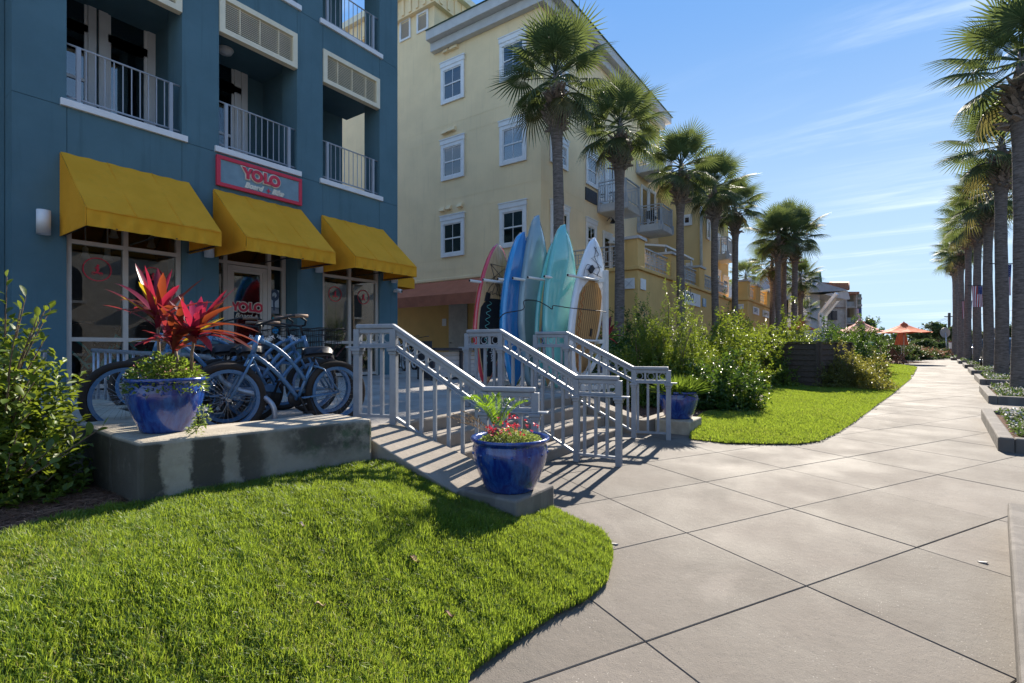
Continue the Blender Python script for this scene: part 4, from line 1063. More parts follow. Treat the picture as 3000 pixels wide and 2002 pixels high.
# ================================================================== stair rails
def stair_rail(label, P, zu, zl, gu, gl):
    """P = plan points: upper end, upper knee, lower knee, lower end"""
    T = thing('stair_rail', label, 'railing', (P[2][0], P[2][1], gl), 'grey railings of the steps')
    V = [Vector((P[0][0], P[0][1], zu)), Vector((P[1][0], P[1][1], zu)), Vector((P[2][0], P[2][1], zl)), Vector((P[3][0], P[3][1], zl))]
    up = Vector((0, 0, 1))
    def path(dz, w, h, name, bev=0.006, ext=0.0):
        q = MB()
        W = [p + up * dz for p in V]
        if ext: W[3] = W[3] + (W[3] - W[2]).normalized() * ext; W[0] = W[0] + (W[0] - W[1]).normalized() * ext
        side = []
        for i, p in enumerate(W):
            a = (W[min(i + 1, 3)] - W[max(i - 1, 0)]); s_ = Vector((a.y, -a.x, 0)).normalized() * w / 2; side.append(s_)
        vs = []
        for p, s_ in zip(W, side): vs += [p - s_ - up * h / 2, p + s_ - up * h / 2, p + s_ + up * h / 2, p - s_ + up * h / 2]
        fs = [(0, 1, 2, 3), (15, 14, 13, 12)] + [(i * 4 + k, (i + 1) * 4 + k, (i + 1) * 4 + (k + 1) % 4, i * 4 + (k + 1) % 4) for i in range(3) for k in range(4)]
        q.add(vs, fs); return obj(name, q, M_rail, T, bev)
    path(0, .085, .05, 'top_rail', .012)
    path(-.052, .045, .05, 'under_rail')
    path(-.205, .05, .035, 'ring_rail')
    path(-.232, .10, .02, 'shelf_rail', .005, .13)
    # bottom rail: level on the terrace, sloping with the steps, level at the foot
    B = [Vector((P[0][0], P[0][1], gu + .09)), Vector((P[1][0], P[1][1], gu + .09)), Vector((P[2][0], P[2][1], gl + .10)), Vector((P[3][0], P[3][1], gl + .10))]
    q = MB()
    for i in range(3): q.bar(B[i], B[i + 1], .045, .03)
    obj('bottom_rail', q, M_rail, T)
    # posts with a moulded head
    for i, gb in ((0, gu), (1, gu), (2, gl - .1), (3, gl - .1)):
        q = MB(); p = V[i]; a = V[min(i + 1, 3)] - V[max(i - 1, 0)]; d = Vector((a.x, a.y, 0)).normalized()
        q.bar(p + up * (-.02) * 0 - up * .03, Vector((p.x, p.y, gb)), .075, .075, up=d)
        q.bar(p - up * .243, p - up * .275, .12, .12, up=d); q.bar(p - up * .276, p - up * .31, .095, .095, up=d)
        obj('post', q, M_rail, T, .006)
    cum = [0]
    for i in range(3): cum.append(cum[-1] + (Vector((P[i + 1][0], P[i + 1][1])) - Vector((P[i][0], P[i][1]))).length)
    def along(s_, L):
        for i in range(3):
            if s_ <= cum[i + 1] or i == 2:
                t = (s_ - cum[i]) / (cum[i + 1] - cum[i]); return L[i].lerp(L[i + 1], t), (L[i + 1] - L[i]).normalized(), i
    n = int(cum[-1] / .148)
    for k in range(1, n):
        s_ = cum[-1] * k / n
        if min(abs(s_ - c) for c in cum) < .055: continue
        b_, d, i = along(s_, B); t_, _, _ = along(s_, V)
        q = MB(); dd = Vector((d.x, d.y, 0)).normalized(); q.bar(b_, t_ - up * .24, .036, .036, up=dd); obj('baluster', q, M_rail, T)
    seg = 0
    for i in range(3):
        L = (V[i + 1] - V[i]).length; m = max(2, int(L / .148))
        d = (V[i + 1] - V[i]).normalized(); dh = Vector((d.x, d.y, 0)).normalized(); nn = Vector((dh.y, -dh.x, 0)); u2 = d.cross(nn) * -1
        if u2.z < 0: u2 = -u2
        cz = abs(dh.dot(d))
        for k in range(m):
            c = V[i].lerp(V[i + 1], (k + .5) / m) - up * .128
            q = MB(); q.ring(c, d * .056 , u2 * .056 * cz * 1.02, .78, 1.0, .03, 18); obj('ring', q, M_rail, T)
            if k:
                c2 = V[i].lerp(V[i + 1], k / m); q = MB(); q.bar(c2 - up * .07, c2 - up * .19, .03, .03, up=dh); obj('divider', q, M_rail, T)
stair_rail('grey ringed stair rail nearest the lawn, behind the pot of red flowers', [(-4.73, 3.69), (-4.29, 3.83), (-3.32, 4.21), (-2.81, 4.405)], 1.794, 1.125, .71, .075)
stair_rail('grey ringed stair rail in the middle of the steps', [(-4.76, 5.64), (-4.21, 5.71), (-3.10, 5.85), (-2.55, 5.92)], 1.794, 1.180, .71, .09)
stair_rail('grey ringed stair rail on the far side, in front of the big bush', [(-4.70, 7.37), (-4.16, 7.50), (-3.10, 7.79), (-2.59, 7.94)], 1.81, 1.235, .71, .115)

# ================================================================== glazed blue pots
k_ = N('blue_glaze'); p_ = k_.pos(True)
nz = k_.noise(k_.mapped(p_, (5, 5, 1.1)), 3.0, 6, .65, .6); n2_ = k_.noise(p_, 8, 4)
cc = k_.mix(k_.rng(nz, .38, .66), (0.006, 0.018, 0.16), (0.018, 0.075, 0.30)); cc = k_.mix(k_.mth('MULTIPLY', k_.rng(n2_, .6, .8), .4), cc, (.05, .045, .20))
bb_ = k_.bsdf(cc, k_.rng(n2_, .3, .7, .10, .24), .6, coat=.6); k_.bump(bb_, n2_, .006); M_glaze = k_.done(bb_.outputs[0])
M_potsoil = mat('pot_soil', (.045, .030, .022), .95, .1, var=.5, vs=30, bump=.02, bs=70)
def pot(label, c, s=1.0, r=.335, h=.455, rough_rim=False):
    T = thing('blue_pot', label, 'pot', c, 'glazed blue pots by the steps')
    prof = [(.001, 0), (r * .62, 0), (r * .66, .02), (r * .80, h * .25), (r * .93, h * .50), (r * .99, h * .68), (r * .99, h * .80), (r * .955, h * .87), (r * .95, h * .90), (r * 1.03, h * .935), (r * 1.05, h * .965), (r * 1.03, h), (r * .97, h * 1.0), (r * .91, h * .965), (r * .88, h * .88)]
    q = MB(); q.lathe([(a * s, b_ * s) for a, b_ in prof], 40, c); obj('pot_body', q, M_glaze, T)
    q = MB()
    for k in range(14):
        an = 2 * math.pi * k / 14; q.lathe([(.016 * s, -.008), (.012 * s, .006), (.001, .012 * s)], 8); m = 24
        vs = q.v[-m:]; q.v = q.v[:-m]
        R = Matrix.Translation(Vector(c) + Vector((r * .985 * s * math.cos(an), r * .985 * s * math.sin(an), h * .72 * s))) @ Matrix.Rotation(an, 4, 'Z') @ Matrix.Rotation(math.pi / 2, 4, 'Y')
        q.v += [tuple(R @ Vector(v)) for v in vs]
    obj('stud', q, M_glaze, T)
    q = MB(); q.lathe([(.001, h * .93 * s), (r * .5 * s, h * .915 * s), (r * .90 * s, h * .88 * s)], 24, c); obj('soil', q, M_potsoil, T)
    return Vector(c), h * s, r * s
PC1 = pot('blue glazed pot of red flowers and a sago palm, nearest pot on the pedestal', (-2.60, 3.66, .315), 1.0, .335, .46)
p2 = at_z(487, 1262, WZ); PC2 = pot('blue glazed pot of red cordylines on the stained wall', (p2.x, p2.y, WZ), 1.0, .272, .435)
PC3 = pot('blue glazed pot of grassy plants on the pedestal right of the steps', (-2.72, 8.86, .345), 1.0, .335, .47)
PC4 = pot('small far blue pot on the terrace behind the far stair rail', (-5.72, 12.8, .73), .92)

# ---- leaf strips for cordylines
def strip(name, pts, ws, m, parent, fold=.35, tint=None, up=Vector((0, 0, 1))):
    """a strap leaf along pts, V-folded across its width"""
    pts = [Vector(p) for p in pts]; n = len(pts); vs = []
    for i, p in enumerate(pts):
        d = (pts[min(i + 1, n - 1)] - pts[max(i - 1, 0)]).normalized(); s_ = d.cross(up)
        if s_.length < .05: s_ = Vector((1, 0, 0))
        s_.normalize(); u_ = s_.cross(d); w = ws[i] / 2
        vs += [p - s_ * w + u_ * w * fold, p, p + s_ * w + u_ * w * fold]
    fs = []
    for i in range(n - 1):
        for k in (0, 1): fs.append((i * 3 + k, i * 3 + k + 1, i * 3 + k + 4, i * 3 + k + 3))
    me = bpy.data.meshes.new(name); b = BASE[parent.name]
    me.from_pydata([tuple(v - b) for v in vs], [], fs); me.materials.append(m)
    me.polygons.foreach_set('use_smooth', [True] * len(fs))
    a = me.attributes.new('tint', 'FLOAT', 'POINT'); tv = []
    for i in range(n): tv += [(tint or 0) * .7 + .25, (tint or 0) * .7, (tint or 0) * .7 + .25]
    a.data.foreach_set('value', tv); me.update()
    return raw(name, me, parent)
M_cord = [leafmat('cordyline_red', (0.16, 0.010, 0.022), (0.38, 0.024, 0.085), (0.55, 0.03, 0.07), .34, .34),
          leafmat('cordyline_bronze', (0.075, 0.022, 0.016), (0.17, 0.035, 0.030), (0.42, 0.085, 0.025), .36, .34),
          leafmat('cordyline_green', (0.12, 0.14, 0.020), (0.30, 0.08, 0.05), (0.75, 0.55, 0.03), .35, .45),
          leafmat('cordyline_dark', (0.060, 0.014, 0.020), (0.20, 0.020, 0.055), (0.45, 0.05, 0.05), .35, .35)]
def leaf_arc(parent, name, base, tip, m, w, sag, rn, n=8):
    base, tip = Vector(base), Vector(tip); L = (tip - base).length; pts = []; ws = []
    for i in range(n):
        t = i / (n - 1); p = base.lerp(tip, t); p.z += sag * L * 4 * t * (1 - t) * (1 - .2 * t)
        pts.append(p); ws.append(w * (0.16 + .84 * math.sin(math.pi * min(1, .12 + t * .88)) ** .75) if t < .999 else w * .02)
    return strip(name, pts, ws, m, parent, .30, rn.random())
def cordyline(label, loc, stems, seed, WF=1.18, extra=12):
    """stems: list of (base point, rosette point, [(tip point, material index, width, sag)])"""
    rn = random.Random(seed)
    T = thing('cordyline', label, 'plant', loc)
    for base, ros, tips in stems:
        q = MB(); m_ = Vector(base).lerp(Vector(ros), .5) + Vector((rn.uniform(-.02, .02), rn.uniform(-.02, .02), 0)); q.tube([base, m_, ros], [.014, .012, .010], 7); obj('stalk', q, mat('cordyline_stalk', (.20, .15, .11), .8, .2, var=.3, vs=40), T)
        for tip, mi, w, sag in tips:
            b_ = Vector(ros) + Vector((rn.uniform(-.015, .015), rn.uniform(-.015, .015), rn.uniform(-.06, .05)))
            leaf_arc(T, 'leaf', b_, tip, M_cord[mi], w * WF, sag, rn)
        for k in range(extra):
            an = k * 2.4 + rn.random(); el = rn.uniform(-.15, 1.2); L = rn.uniform(.30, .50)
            tip = Vector(ros) + Vector((math.cos(an) * math.cos(el), math.sin(an) * math.cos(el), math.sin(el))) * L
            leaf_arc(T, 'leaf', Vector(ros) + Vector((0, 0, rn.uniform(-.08, .03))), tip, M_cord[rn.choice((0, 1, 3, 3, 3, 2))], rn.uniform(.055, .085) * (WF / 1.5), .10 if el < .5 else .03, rn)
    return T
dP = fwd(p2.x, p2.y)
def P4(u, v, dd=0.0): return at_d(u, v, dP + dd)
R1, R2, R3 = P4(462, 940, .03), P4(572, 975, -.04), P4(512, 1012, .0)
cordyline('cordyline with upright red and bronze strap leaves in the pot on the wall', (p2.x, p2.y, WZ + .4),
 [(P4(470, 1105, .05), R1, [(P4(396, 772, .10), 0, .060, .02), (P4(424, 778, -.05), 0, .055, .0), (P4(462, 785, .15), 3, .055, .0), (P4(505, 788, .02), 0, .050, .03), (P4(406, 826, -.14), 2, .075, .06), (P4(308, 847, .0), 3, .062, .06), (P4(335, 830, .26), 3, .05, .08), (P4(598, 815, .16), 1, .058, .05), (P4(560, 850, .3), 3, .06, .05), (P4(378, 922, -.18), 1, .065, .16), (P4(392, 905, .2), 3, .06, .14), (P4(540, 905, -.20), 1, .070, .14), (P4(478, 800, -.2), 1, .06, .02), (P4(526, 835, -.12), 0, .06, .05), (P4(350, 880, .3), 1, .05, .1), (P4(480, 850, .32), 0, .05, .02)]),
  (P4(560, 1100, .02), R2, [(P4(522, 866, -.08), 3, .055, .05), (P4(590, 868, .06), 0, .055, .02), (P4(608, 880, .18), 0, .05, .0), (P4(656, 886, -.06), 1, .070, .04), (P4(684, 897, -.16), 1, .072, .06), (P4(762, 975, -.12), 1, .064, .10), (P4(766, 1012, .0), 1, .062, .13), (P4(742, 1026, -.2), 1, .066, .08), (P4(640, 920, .2), 0, .055, .05), (P4(700, 950, .22), 1, .055, .06), (P4(470, 985, -.1), 3, .065, .12), (P4(560, 880, .3), 0, .05, .02), (P4(600, 900, -.25), 0, .05, .03), (P4(690, 1005, .1), 3, .06, .12), (P4(620, 1030, -.3), 3, .06, .1)]),
  (P4(515, 1110, -.03), R3, [(P4(415, 968, -.1), 3, .080, .14), (P4(450, 990, -.25), 3, .075, .14), (P4(540, 930, .1), 0, .05, .0), (P4(600, 960, -.2), 3, .07, .1), (P4(500, 915, -.15), 1, .05, .02), (P4(470, 940, .2), 3, .05, .03), (P4(575, 1010, -.25), 1, .07, .12), (P4(620, 1000, .15), 1, .06, .1), (P4(420, 1010, .25), 3, .06, .1)])], 3)
# under-planting, trailing sprigs, flowers
def clump(name, parent, centre, rx, ry, rz, n, L, W, m, drop=0.0, lift=.5, seed=1):
    r = np.random.default_rng(seed)
    a = r.uniform(0, 2 * np.pi, n); rad = np.sqrt(r.uniform(0, 1, n))
    P = np.stack([rx * rad * np.cos(a), ry * rad * np.sin(a), rz * r.uniform(0.1, 1, n) * (1 - .5 * rad ** 2) - drop * rad ** 4], 1) + np.array(centre)
    D = unit(np.stack([np.cos(a) * rad, np.sin(a) * rad, lift * np.ones(n)], 1) + r.normal(size=(n, 3)) * .55)
    me = leaf_mesh(name, P - np.array(BASE[parent.name]), D, L * r.uniform(.6, 1.3, n), W * r.uniform(.7, 1.2, n), m, r.uniform(0, 1, n))
    return tag(raw(name, me, parent), kind='stuff')
M_gl = leafmat('pot_leaf', (0.040, 0.090, 0.018), (0.13, 0.20, 0.035), (0.35, 0.50, 0.05), .4, .35)
M_gl2 = leafmat('pot_leaf_pale', (0.10, 0.15, 0.05), (0.26, 0.30, 0.11), (0.45, 0.55, 0.12), .5, .35)
M_redfl = leafmat('red_petal', (0.45, 0.008, 0.03), (0.70, 0.03, 0.10), (0.8, 0.05, 0.08), .5, .35)
M_pink = leafmat('pink_petal', (0.55, 0.16, 0.22), (0.80, 0.45, 0.45), (0.8, 0.4, 0.35), .5, .3)
c, h, r = PC2
T = thing('underplanting', 'low green leafy filler with tiny pink flowers round the cordyline stalks', 'plant', c + Vector((0, 0, h)))
clump('foliage', T, c + Vector((0, 0, h * .88)), r * .98, r * .98, .24, 1300, .050, .022, M_gl, .09, .5, 2)
clump('foliage', T, c + Vector((0, 0, h * .88)), r * 1.0, r * 1.0, .20, 420, .05, .02, M_gl2, .12, .4, 3)
clump('flower_head', T, c + Vector((0, 0, h * 1.0)), r * .98, r * .98, .20, 150, .016, .014, M_pink, .05, .9, 4)
T = thing('trailing_plant', 'small trailing sprig with white flowers creeping down the side of the cordyline pot', 'plant', at_d(590, 1245, dP - .05))
q = MB(); q.tube([at_d(598, 1190, dP - .2), at_d(592, 1235, dP - .25), at_d(575, 1262, dP - .22), at_d(560, 1272, dP - .2)], .004, 5); obj('stem', q, mat('stem_green', (.10, .13, .04), .7), T)
for k, (u_, v_) in enumerate(((598, 1205), (592, 1230), (583, 1248), (568, 1265))): clump('foliage', T, at_d(u_, v_, dP - .25), .045, .045, .05, 46, .032, .013, M_gl2 if k % 2 else M_gl, .03, .3, 20 + k)
clump('flower_head', T, at_d(597, 1205, dP - .27), .03, .03, .03, 14, .02, .018, leafmat('white_petal', (.7, .68, .7), (.85, .82, .85), (.8, .75, .8), .5, .3), 0, .6, 29)
# red flowers and sago palm in the near pot
c, h, r = PC1
T = thing('flower_bed', 'small pale leaved plants with bright red flowers filling the near pot', 'plant', c + Vector((0, 0, h)))
clump('foliage', T, c + Vector((.03, -.02, h * .86)), r * .84, r * .84, .13, 2600, .026, .011, M_gl2, .05, .6, 5)
clump('foliage', T, c + Vector((.0, 0, h * .86)), r * .86, r * .86, .11, 1300, .028, .012, M_gl, .05, .6, 6)
rf = np.random.default_rng(8); V_, F_ = [], []
for k in range(46):
    a = rf.uniform(0, 2 * math.pi); rad = r * .82 * math.sqrt(rf.uniform(0, 1)); ce = c + Vector((rad * math.cos(a), rad * math.sin(a), h * .90 + rf.uniform(.08, .15) + (.05 if k < 14 else 0)))
    if k < 14: ce = c + Vector((.05, -.03, h + .14)) + Vector((rf.normal() * .035, rf.normal() * .035, rf.normal() * .035))
    for j in range(6):
        d = Vector((rf.normal(), rf.normal(), rf.normal() + .5)).normalized(); s_ = d.cross(Vector((0, 0, 1))).normalized(); o = len(V_)
        V_ += [ce, ce + d * .014 + s_ * .010, ce + d * .024, ce + d * .014 - s_ * .010]; F_.append((o, o + 1, o + 2)); F_.append((o, o + 2, o + 3))
b0 = np.array(BASE[T.name]); tag(raw('flower_head', npmesh('flower_head', np.array([tuple(v) for v in V_]) - b0, np.array(F_), M_redfl, rf.uniform(0, 1, len(V_))), T), kind='stuff')
T = thing('sago_palm', 'young sago palm with bright green feather fronds and dry brown ones', 'plant', c + Vector((-.10, .02, h)))
M_sago = leafmat('sago_leaf', (0.05, 0.13, 0.010), (0.13, 0.25, 0.020), (0.38, 0.62, 0.03), .35, .35)
M_dry = leafmat('dry_frond', (0.16, 0.085, 0.045), (0.34, 0.24, 0.14), (0.4, 0.25, 0.1), .6, .2)
dC = fwd(c.x, c.y)
def P1(u, v, dd=0.0): return at_d(u, v, dC + dd)
def feather(parent, base, tip, sag, n, L, w, m, seed):
    rn = np.random.default_rng(seed); base, tip = Vector(base), Vector(tip); LL = (tip - base).length
    cv = lambda t: base.lerp(tip, t) + Vector((0, 0, sag * LL * 4 * t * (1 - t)))
    P, D, Ls = [], [], []
    for i in range(n):
        t = .12 + .88 * i / (n - 1); p = cv(t); d = (cv(min(1, t + .02)) - cv(t - .02)).normalized(); s_ = d.cross(Vector((0, 0, 1))).normalized(); u_ = s_.cross(d)
        for sg in (-1, 1):
            dd = (s_ * sg * .75 + d * (.55 + .4 * t) + u_ * .55 + Vector((rn.normal() * .06, rn.normal() * .06, rn.normal() * .06))).normalized()
            P.append(tuple(p)); D.append(tuple(dd)); Ls.append(L * (1.05 - .45 * abs(t - .5) * 2) * (1 if t < .93 else .6))
    n2 = len(P); me = leaf_mesh('frond', np.array(P) - np.array(BASE[parent.name]), np.array(D), np.array(Ls), np.full(n2, w), m, rn.uniform(0, 1, n2), .3, .05)
    raw('frond', me, parent)
SB = P1(1455, 1270, .02)
for k, (u_, v_, dd, sg) in enumerate(((1362, 1172, -.12, .20), (1385, 1165, .12, .22), (1420, 1165, -.05, .20), (1543, 1178, .05, .14), (1452, 1160, .22, .25), (1500, 1175, .28, .2), (1400, 1200, -.3, .25))):
    feather(T, SB, P1(u_, v_, dd), sg, 34, .085, .0085, M_sago, 40 + k)
for k, (u_, v_, dd) in enumerate(((1298, 1222, -.05), (1330, 1215, .1), (1350, 1205, -.15), (1345, 1240, .05), (1375, 1225, -.2))):
    feather(T, SB + Vector((-.02, 0, -.04)), P1(u_, v_, dd), .05, 16, .06, .006, M_dry, 60 + k)
q = MB(); q.lathe([(.05, -.1), (.055, 0), (.03, .04), (.001, .05)], 10, SB); obj('trunk', q, mat('sago_trunk', (.12, .08, .05), .9), T)
# grasses in the right pot, dark red cordyline behind the rail
c, h, r = PC3
T = thing('pot_grass', 'spiky green grassy plant in the right pot', 'plant', c + Vector((0, 0, h)))
clump('foliage', T, c + Vector((0, 0, h * .85)), r * .8, r * .8, .05, 700, .34, .010, M_gl, 0, 1.4, 9)
T = thing('pot_fern', 'pale leafy plant in the small far blue pot', 'plant', PC4[0] + Vector((0, 0, PC4[1])))
clump('foliage', T, PC4[0] + Vector((0, 0, PC4[1] * .9)), .3, .3, .35, 700, .08, .02, M_gl2, .1, .5, 10)
d5 = 12.2
def P5(u, v, dd=0.0): return at_d(u, v, d5 + dd)
cordyline('dark red cordyline standing between the white board and the big bush', P5(1772, 1060),
 [(P5(1774, 1075), P5(1778, 985), [(P5(u, v, dd), 3, .085, .06) for u, v, dd, mi in ((1745, 915, .1, 3), (1768, 910, -.1, 0), (1790, 925, .2, 3), (1822, 945, 0, 0), (1835, 960, .2, 3), (1742, 950, 0, 0), (1738, 985, .2, 3), (1830, 985, -.2, 3), (1810, 1010, .1, 3), (1758, 1012, -.2, 3), (1760, 940, .3, 3), (1800, 950, -.3, 0), (1778, 1010, -.3, 3))]),], 5, 1.1, 0)

# ================================================================== bicycles
M_bikeb = mat('bike_blue', (0.070, 0.170, 0.310), 0.3, 0.5, var=.04, coat=.5)
M_teal = mat('bike_teal', (0.04, 0.42, 0.36), 0.3, 0.5, var=.04, coat=.5)
M_pinkb = mat('bike_pink', (0.50, 0.20, 0.26), 0.3, 0.5, var=.04, coat=.5)
M_tyre = mat('tyre_rubber', (0.040, 0.033, 0.028), 0.8, 0.2, var=.2)
M_chrome = mat('chrome', (0.55, 0.55, 0.56), 0.18, 0.5, metal=1.0, var=.05)
M_grip = mat('brown_grip', (0.22, 0.15, 0.11), 0.7, 0.2)
M_gripo = mat('tan_grip', (0.42, 0.20, 0.11), 0.7, 0.2)
M_letter = mat('white_print', (.75, .75, .75), .6)
WR = .355
def bike(label, frame_m, group, grip=None, basket=True, wrap=True):
    T = thing('bicycle', label, 'bicycle', (0, 0, 0), group)
    q = MB()
    hb, ht = Vector((.885, 0, .79)), Vector((.83, 0, .98)); bb = Vector((.44, 0, .315)); stt = Vector((.265, 0, .70)); ra = Vector((0, 0, WR))
    def arc(a, b_, up, n=9): return [a.lerp(b_, t / n) + Vector((0, 0, up * 4 * (t / n) * (1 - t / n))) for t in range(n + 1)]
    q.tube([hb - (ht - hb).normalized() * .02, ht], .026, 12)
    q.tube(arc(ht - Vector((.01, 0, .05)), Vector((.35, 0, .50)), .085), .021, 10)
    q.tube(arc(hb, bb, .055), .022, 10)
    q.tube([bb, stt], .018, 10); q.lathe([(.024, -.035), (.024, .035)], 10, (0, 0, 0)); q.v[-20:] = [(bb.x + a, bb.y + c_, bb.z + b_) for a, b_, c_ in q.v[-20:]]
    for s_ in (-1, 1):
        off = Vector((0, .062 * s_, 0))
        q.tube([bb + off * .5, Vector((.30, .06 * s_, .325)), ra + off], .011, 8)
        q.tube([stt - Vector((0, 0, .04)) + off * .3, Vector((.17, .06 * s_, .62)), ra + off], .009, 8)
    obj('frame', q, frame_m, T)
    q = MB()
    for s_ in (-1, 1): q.tube([Vector((.895, .055 * s_, .77)), Vector((.97, .062 * s_, .62)), Vector((1.12, .062 * s_, WR))], .014, 8)
    q.bar((.892, -.06, .775), (.892, .06, .775), .04, .03); obj('fork', q, frame_m, T)
    for wx in (0.0, 1.12):
        q = MB(); n = 36; cp = [(wx + (WR - .035) * math.cos(2 * math.pi * k / n), 0, WR + (WR - .035) * math.sin(2 * math.pi * k / n)) for k in range(n)]
        q.tube(cp, .037, 10, True); w = obj('wheel', q, M_tyre, T)
        q = MB(); q.ring((wx, 0, WR), (1, 0, 0), (0, 0, 1), WR - .100, WR - .066, .055, 36); obj('rim', q, frame_m, w)
        q = MB(); q.tube([(wx, -.07, WR), (wx, .07, WR)], .012, 8); q.tube([(wx, -.03, WR), (wx, .03, WR)], .026, 10)
        for k in range(28):
            a = 2 * math.pi * k / 28; a2 = a + (.35 if k % 4 < 2 else -.35); y = .025 * (1 if k % 2 else -1)
            q.tube([(wx + .024 * math.cos(a2), y, WR + .024 * math.sin(a2)), (wx + (WR - .10) * math.cos(a), 0, WR + (WR - .10) * math.sin(a))], .0014, 3, cap=False)
        tag(obj('spokes', q, M_chrome, w), kind='stuff')
    q = MB(); q.tube([stt - Vector((0, 0, .05)), Vector((.235, 0, .80))], .013, 8); obj('seat_post', q, M_black, T)
    q = MB(); st = []
    prof = [(-.15, .095, .0), (-.10, .125, .03), (-.02, .115, .035), (.06, .07, .03), (.12, .04, .025), (.165, .022, .012)]
    for x, w, z in prof: st.append([(.215 + x + (1 - abs(a)) * 0, w * math.sin(a * math.pi / 2), .84 + z - (.045 * (abs(a) ** 2.5)) - (.03 if abs(a) > .95 else 0)) for a in (-1, -.7, -.35, 0, .35, .7, 1)])
    vs = [p for r_ in st for p in r_]; fs = [(i * 7 + k, i * 7 + k + 1, (i + 1) * 7 + k + 1, (i + 1) * 7 + k) for i in range(5) for k in range(6)]
    vs += [(x, y, z - .04) for x, y, z in vs]; fs += [tuple(35 + 7 + k for k in f[::-1]) for f in fs]
    m7 = 42
    fs = [f for f in fs if max(f) < 42] + [tuple(a + 42 for a in f[::-1]) for f in fs if max(f) < 42]
    ed = [k for k in range(7)] + [i * 7 + 6 for i in range(1, 6)] + [35 + k for k in range(5, -1, -1)] + [i * 7 for i in range(4, 0, -1)]
    fs += [(ed[k], ed[(k + 1) % len(ed)], ed[(k + 1) % len(ed)] + 42, ed[k] + 42) for k in range(len(ed))]
    q.add(vs, fs, 0, True); seat = obj('seat', q, M_black, T)
    for sy_ in (1, -1):
        Mx = Matrix.Translation((.10 if sy_ < 0 else .17, .117 * sy_ * .93, .815)) @ (Matrix(((1, 0, 0, 0), (0, 0, -1, 0), (0, 1, 0, 0), (0, 0, 0, 1))) if sy_ < 0 else Matrix(((-1, 0, 0, 0), (0, 0, 1, 0), (0, 1, 0, 0), (0, 0, 0, 1))))
        text('print', 'C9', Mx, .045, M_letter, seat, .001)
    q = MB(); q.tube([ht, ht + Vector((-.03, 0, .10)), ht + Vector((-.01, 0, .115))], .014, 8)
    hz = 1.16
    pts = [(.48, -.36, hz), (.62, -.355, hz + .0), (.74, -.25, hz - .03), (.82, -.07, 1.095), (.82, .07, 1.095), (.74, .25, hz - .03), (.62, .355, hz), (.48, .36, hz)]
    q.tube(pts, .0115, 8); hbr = obj('handlebar', q, M_black, T)
    for s_ in (-1, 1):
        q = MB(); q.tube([(.47, .36 * s_, hz), (.60, .356 * s_, hz)], .018, 8); obj('grip', q, grip or M_grip, hbr)
    q = MB(); q.lathe([(.001, -.006), (.088, -.006), (.088, .006), (.001, .006)], 24); q.v = [(bb.x + x, -.045 + z, bb.z + y) for x, y, z in q.v]
    q.bar((bb.x, -.075, bb.z), (bb.x + .06, -.08, bb.z + .15), .02, .016, up=(0, 1, 0)); q.bar((bb.x, .075, bb.z), (bb.x - .06, .08, bb.z - .15), .02, .016, up=(0, 1, 0)); q.tube([(bb.x, -.08, bb.z), (bb.x, .08, bb.z)], .014, 8)
    cr = obj('crank', q, M_black, T)
    for s_ in (-1, 1):
        q = MB(); c = (bb.x - .06 * s_, .13 * s_, bb.z - .15 * s_); q.bar((c[0] - .045, c[1], c[2]), (c[0] + .045, c[1], c[2]), .09, .022); obj('pedal', q, M_black, cr)
    q = MB(); q.tube([(0, -.045, WR + .04), (bb.x, -.045, bb.z + .088)], .004, 4); q.tube([(0, -.045, WR - .04), (bb.x, -.045, bb.z - .088)], .004, 4); obj('chain', q, M_chrome, T)
    q = MB(); q.prism([(bb.x + .10, -.055, bb.z + .02), (bb.x + .06, -.055, bb.z + .11), (bb.x - .05, -.055, bb.z + .115), (.12, -.055, WR + .06), (.10, -.055, WR + .03), (bb.x - .1, -.055, bb.z + .055)], (0, .005, 0)); obj('chain_guard', q, frame_m, T)
    q = MB(); q.tube([(.33, .06, .32), (.28, .17, .01)], .009, 6); obj('kickstand', q, M_black, T)
    if wrap:
        for s_ in (-1, 1):
            Mx = (Matrix.Translation((.79, -.024, .905)) @ Matrix.Rotation(math.radians(28), 4, 'Y') @ Matrix(((1, 0, 0, 0), (0, 0, -1, 0), (0, 1, 0, 0), (0, 0, 0, 1)))) if s_ < 0 else (Matrix.Translation((.79, .024, .905)) @ Matrix.Rotation(math.radians(28), 4, 'Y') @ Matrix(((-1, 0, 0, 0), (0, 0, 1, 0), (0, 1, 0, 0), (0, 0, 0, 1))))
            if s_ < 0: Mx = Mx @ Matrix.Translation((-.16, -.02, 0))
            text('print', 'Yolo', Mx, .06, M_letter, T, .001, .3)
    if basket:
        bk_ = MB()
        x0, x1, y_, z0, z1 = .92, 1.20, .17, .83, 1.06
        def loop(z, s_): 
            ex = .03 * s_; return [(x0, -y_ - ex, z), (x1 + ex, -y_ - ex, z), (x1 + ex, y_ + ex, z), (x0, y_ + ex, z)]
        bk_.tube(loop(z1, 1), .006, 4, True)
        for t in (0, .33, .66): bk_.tube(loop(z0 + (z1 - z0) * t, t), .0035, 4, True)
        for k in range(9):
            y = -y_ + 2 * y_ * k / 8
            bk_.tube([(x0, y, z0), (x0, y * 1.15, z1)], .003, 3, cap=False); bk_.tube([(x1, y, z0), (x1 + .03, y * 1.15, z1)], .003, 3, cap=False); bk_.tube([(x0, y, z0), (x1, y, z0)], .003, 3, cap=False)
        for k in range(1, 7):
            x = x0 + (x1 - x0) * k / 7
            for s_ in (-1, 1): bk_.tube([(x, y_ * s_, z0), (x, (y_ + .03) * s_, z1)], .003, 3, cap=False)
        obj('basket', bk_, M_black, T)
    return T
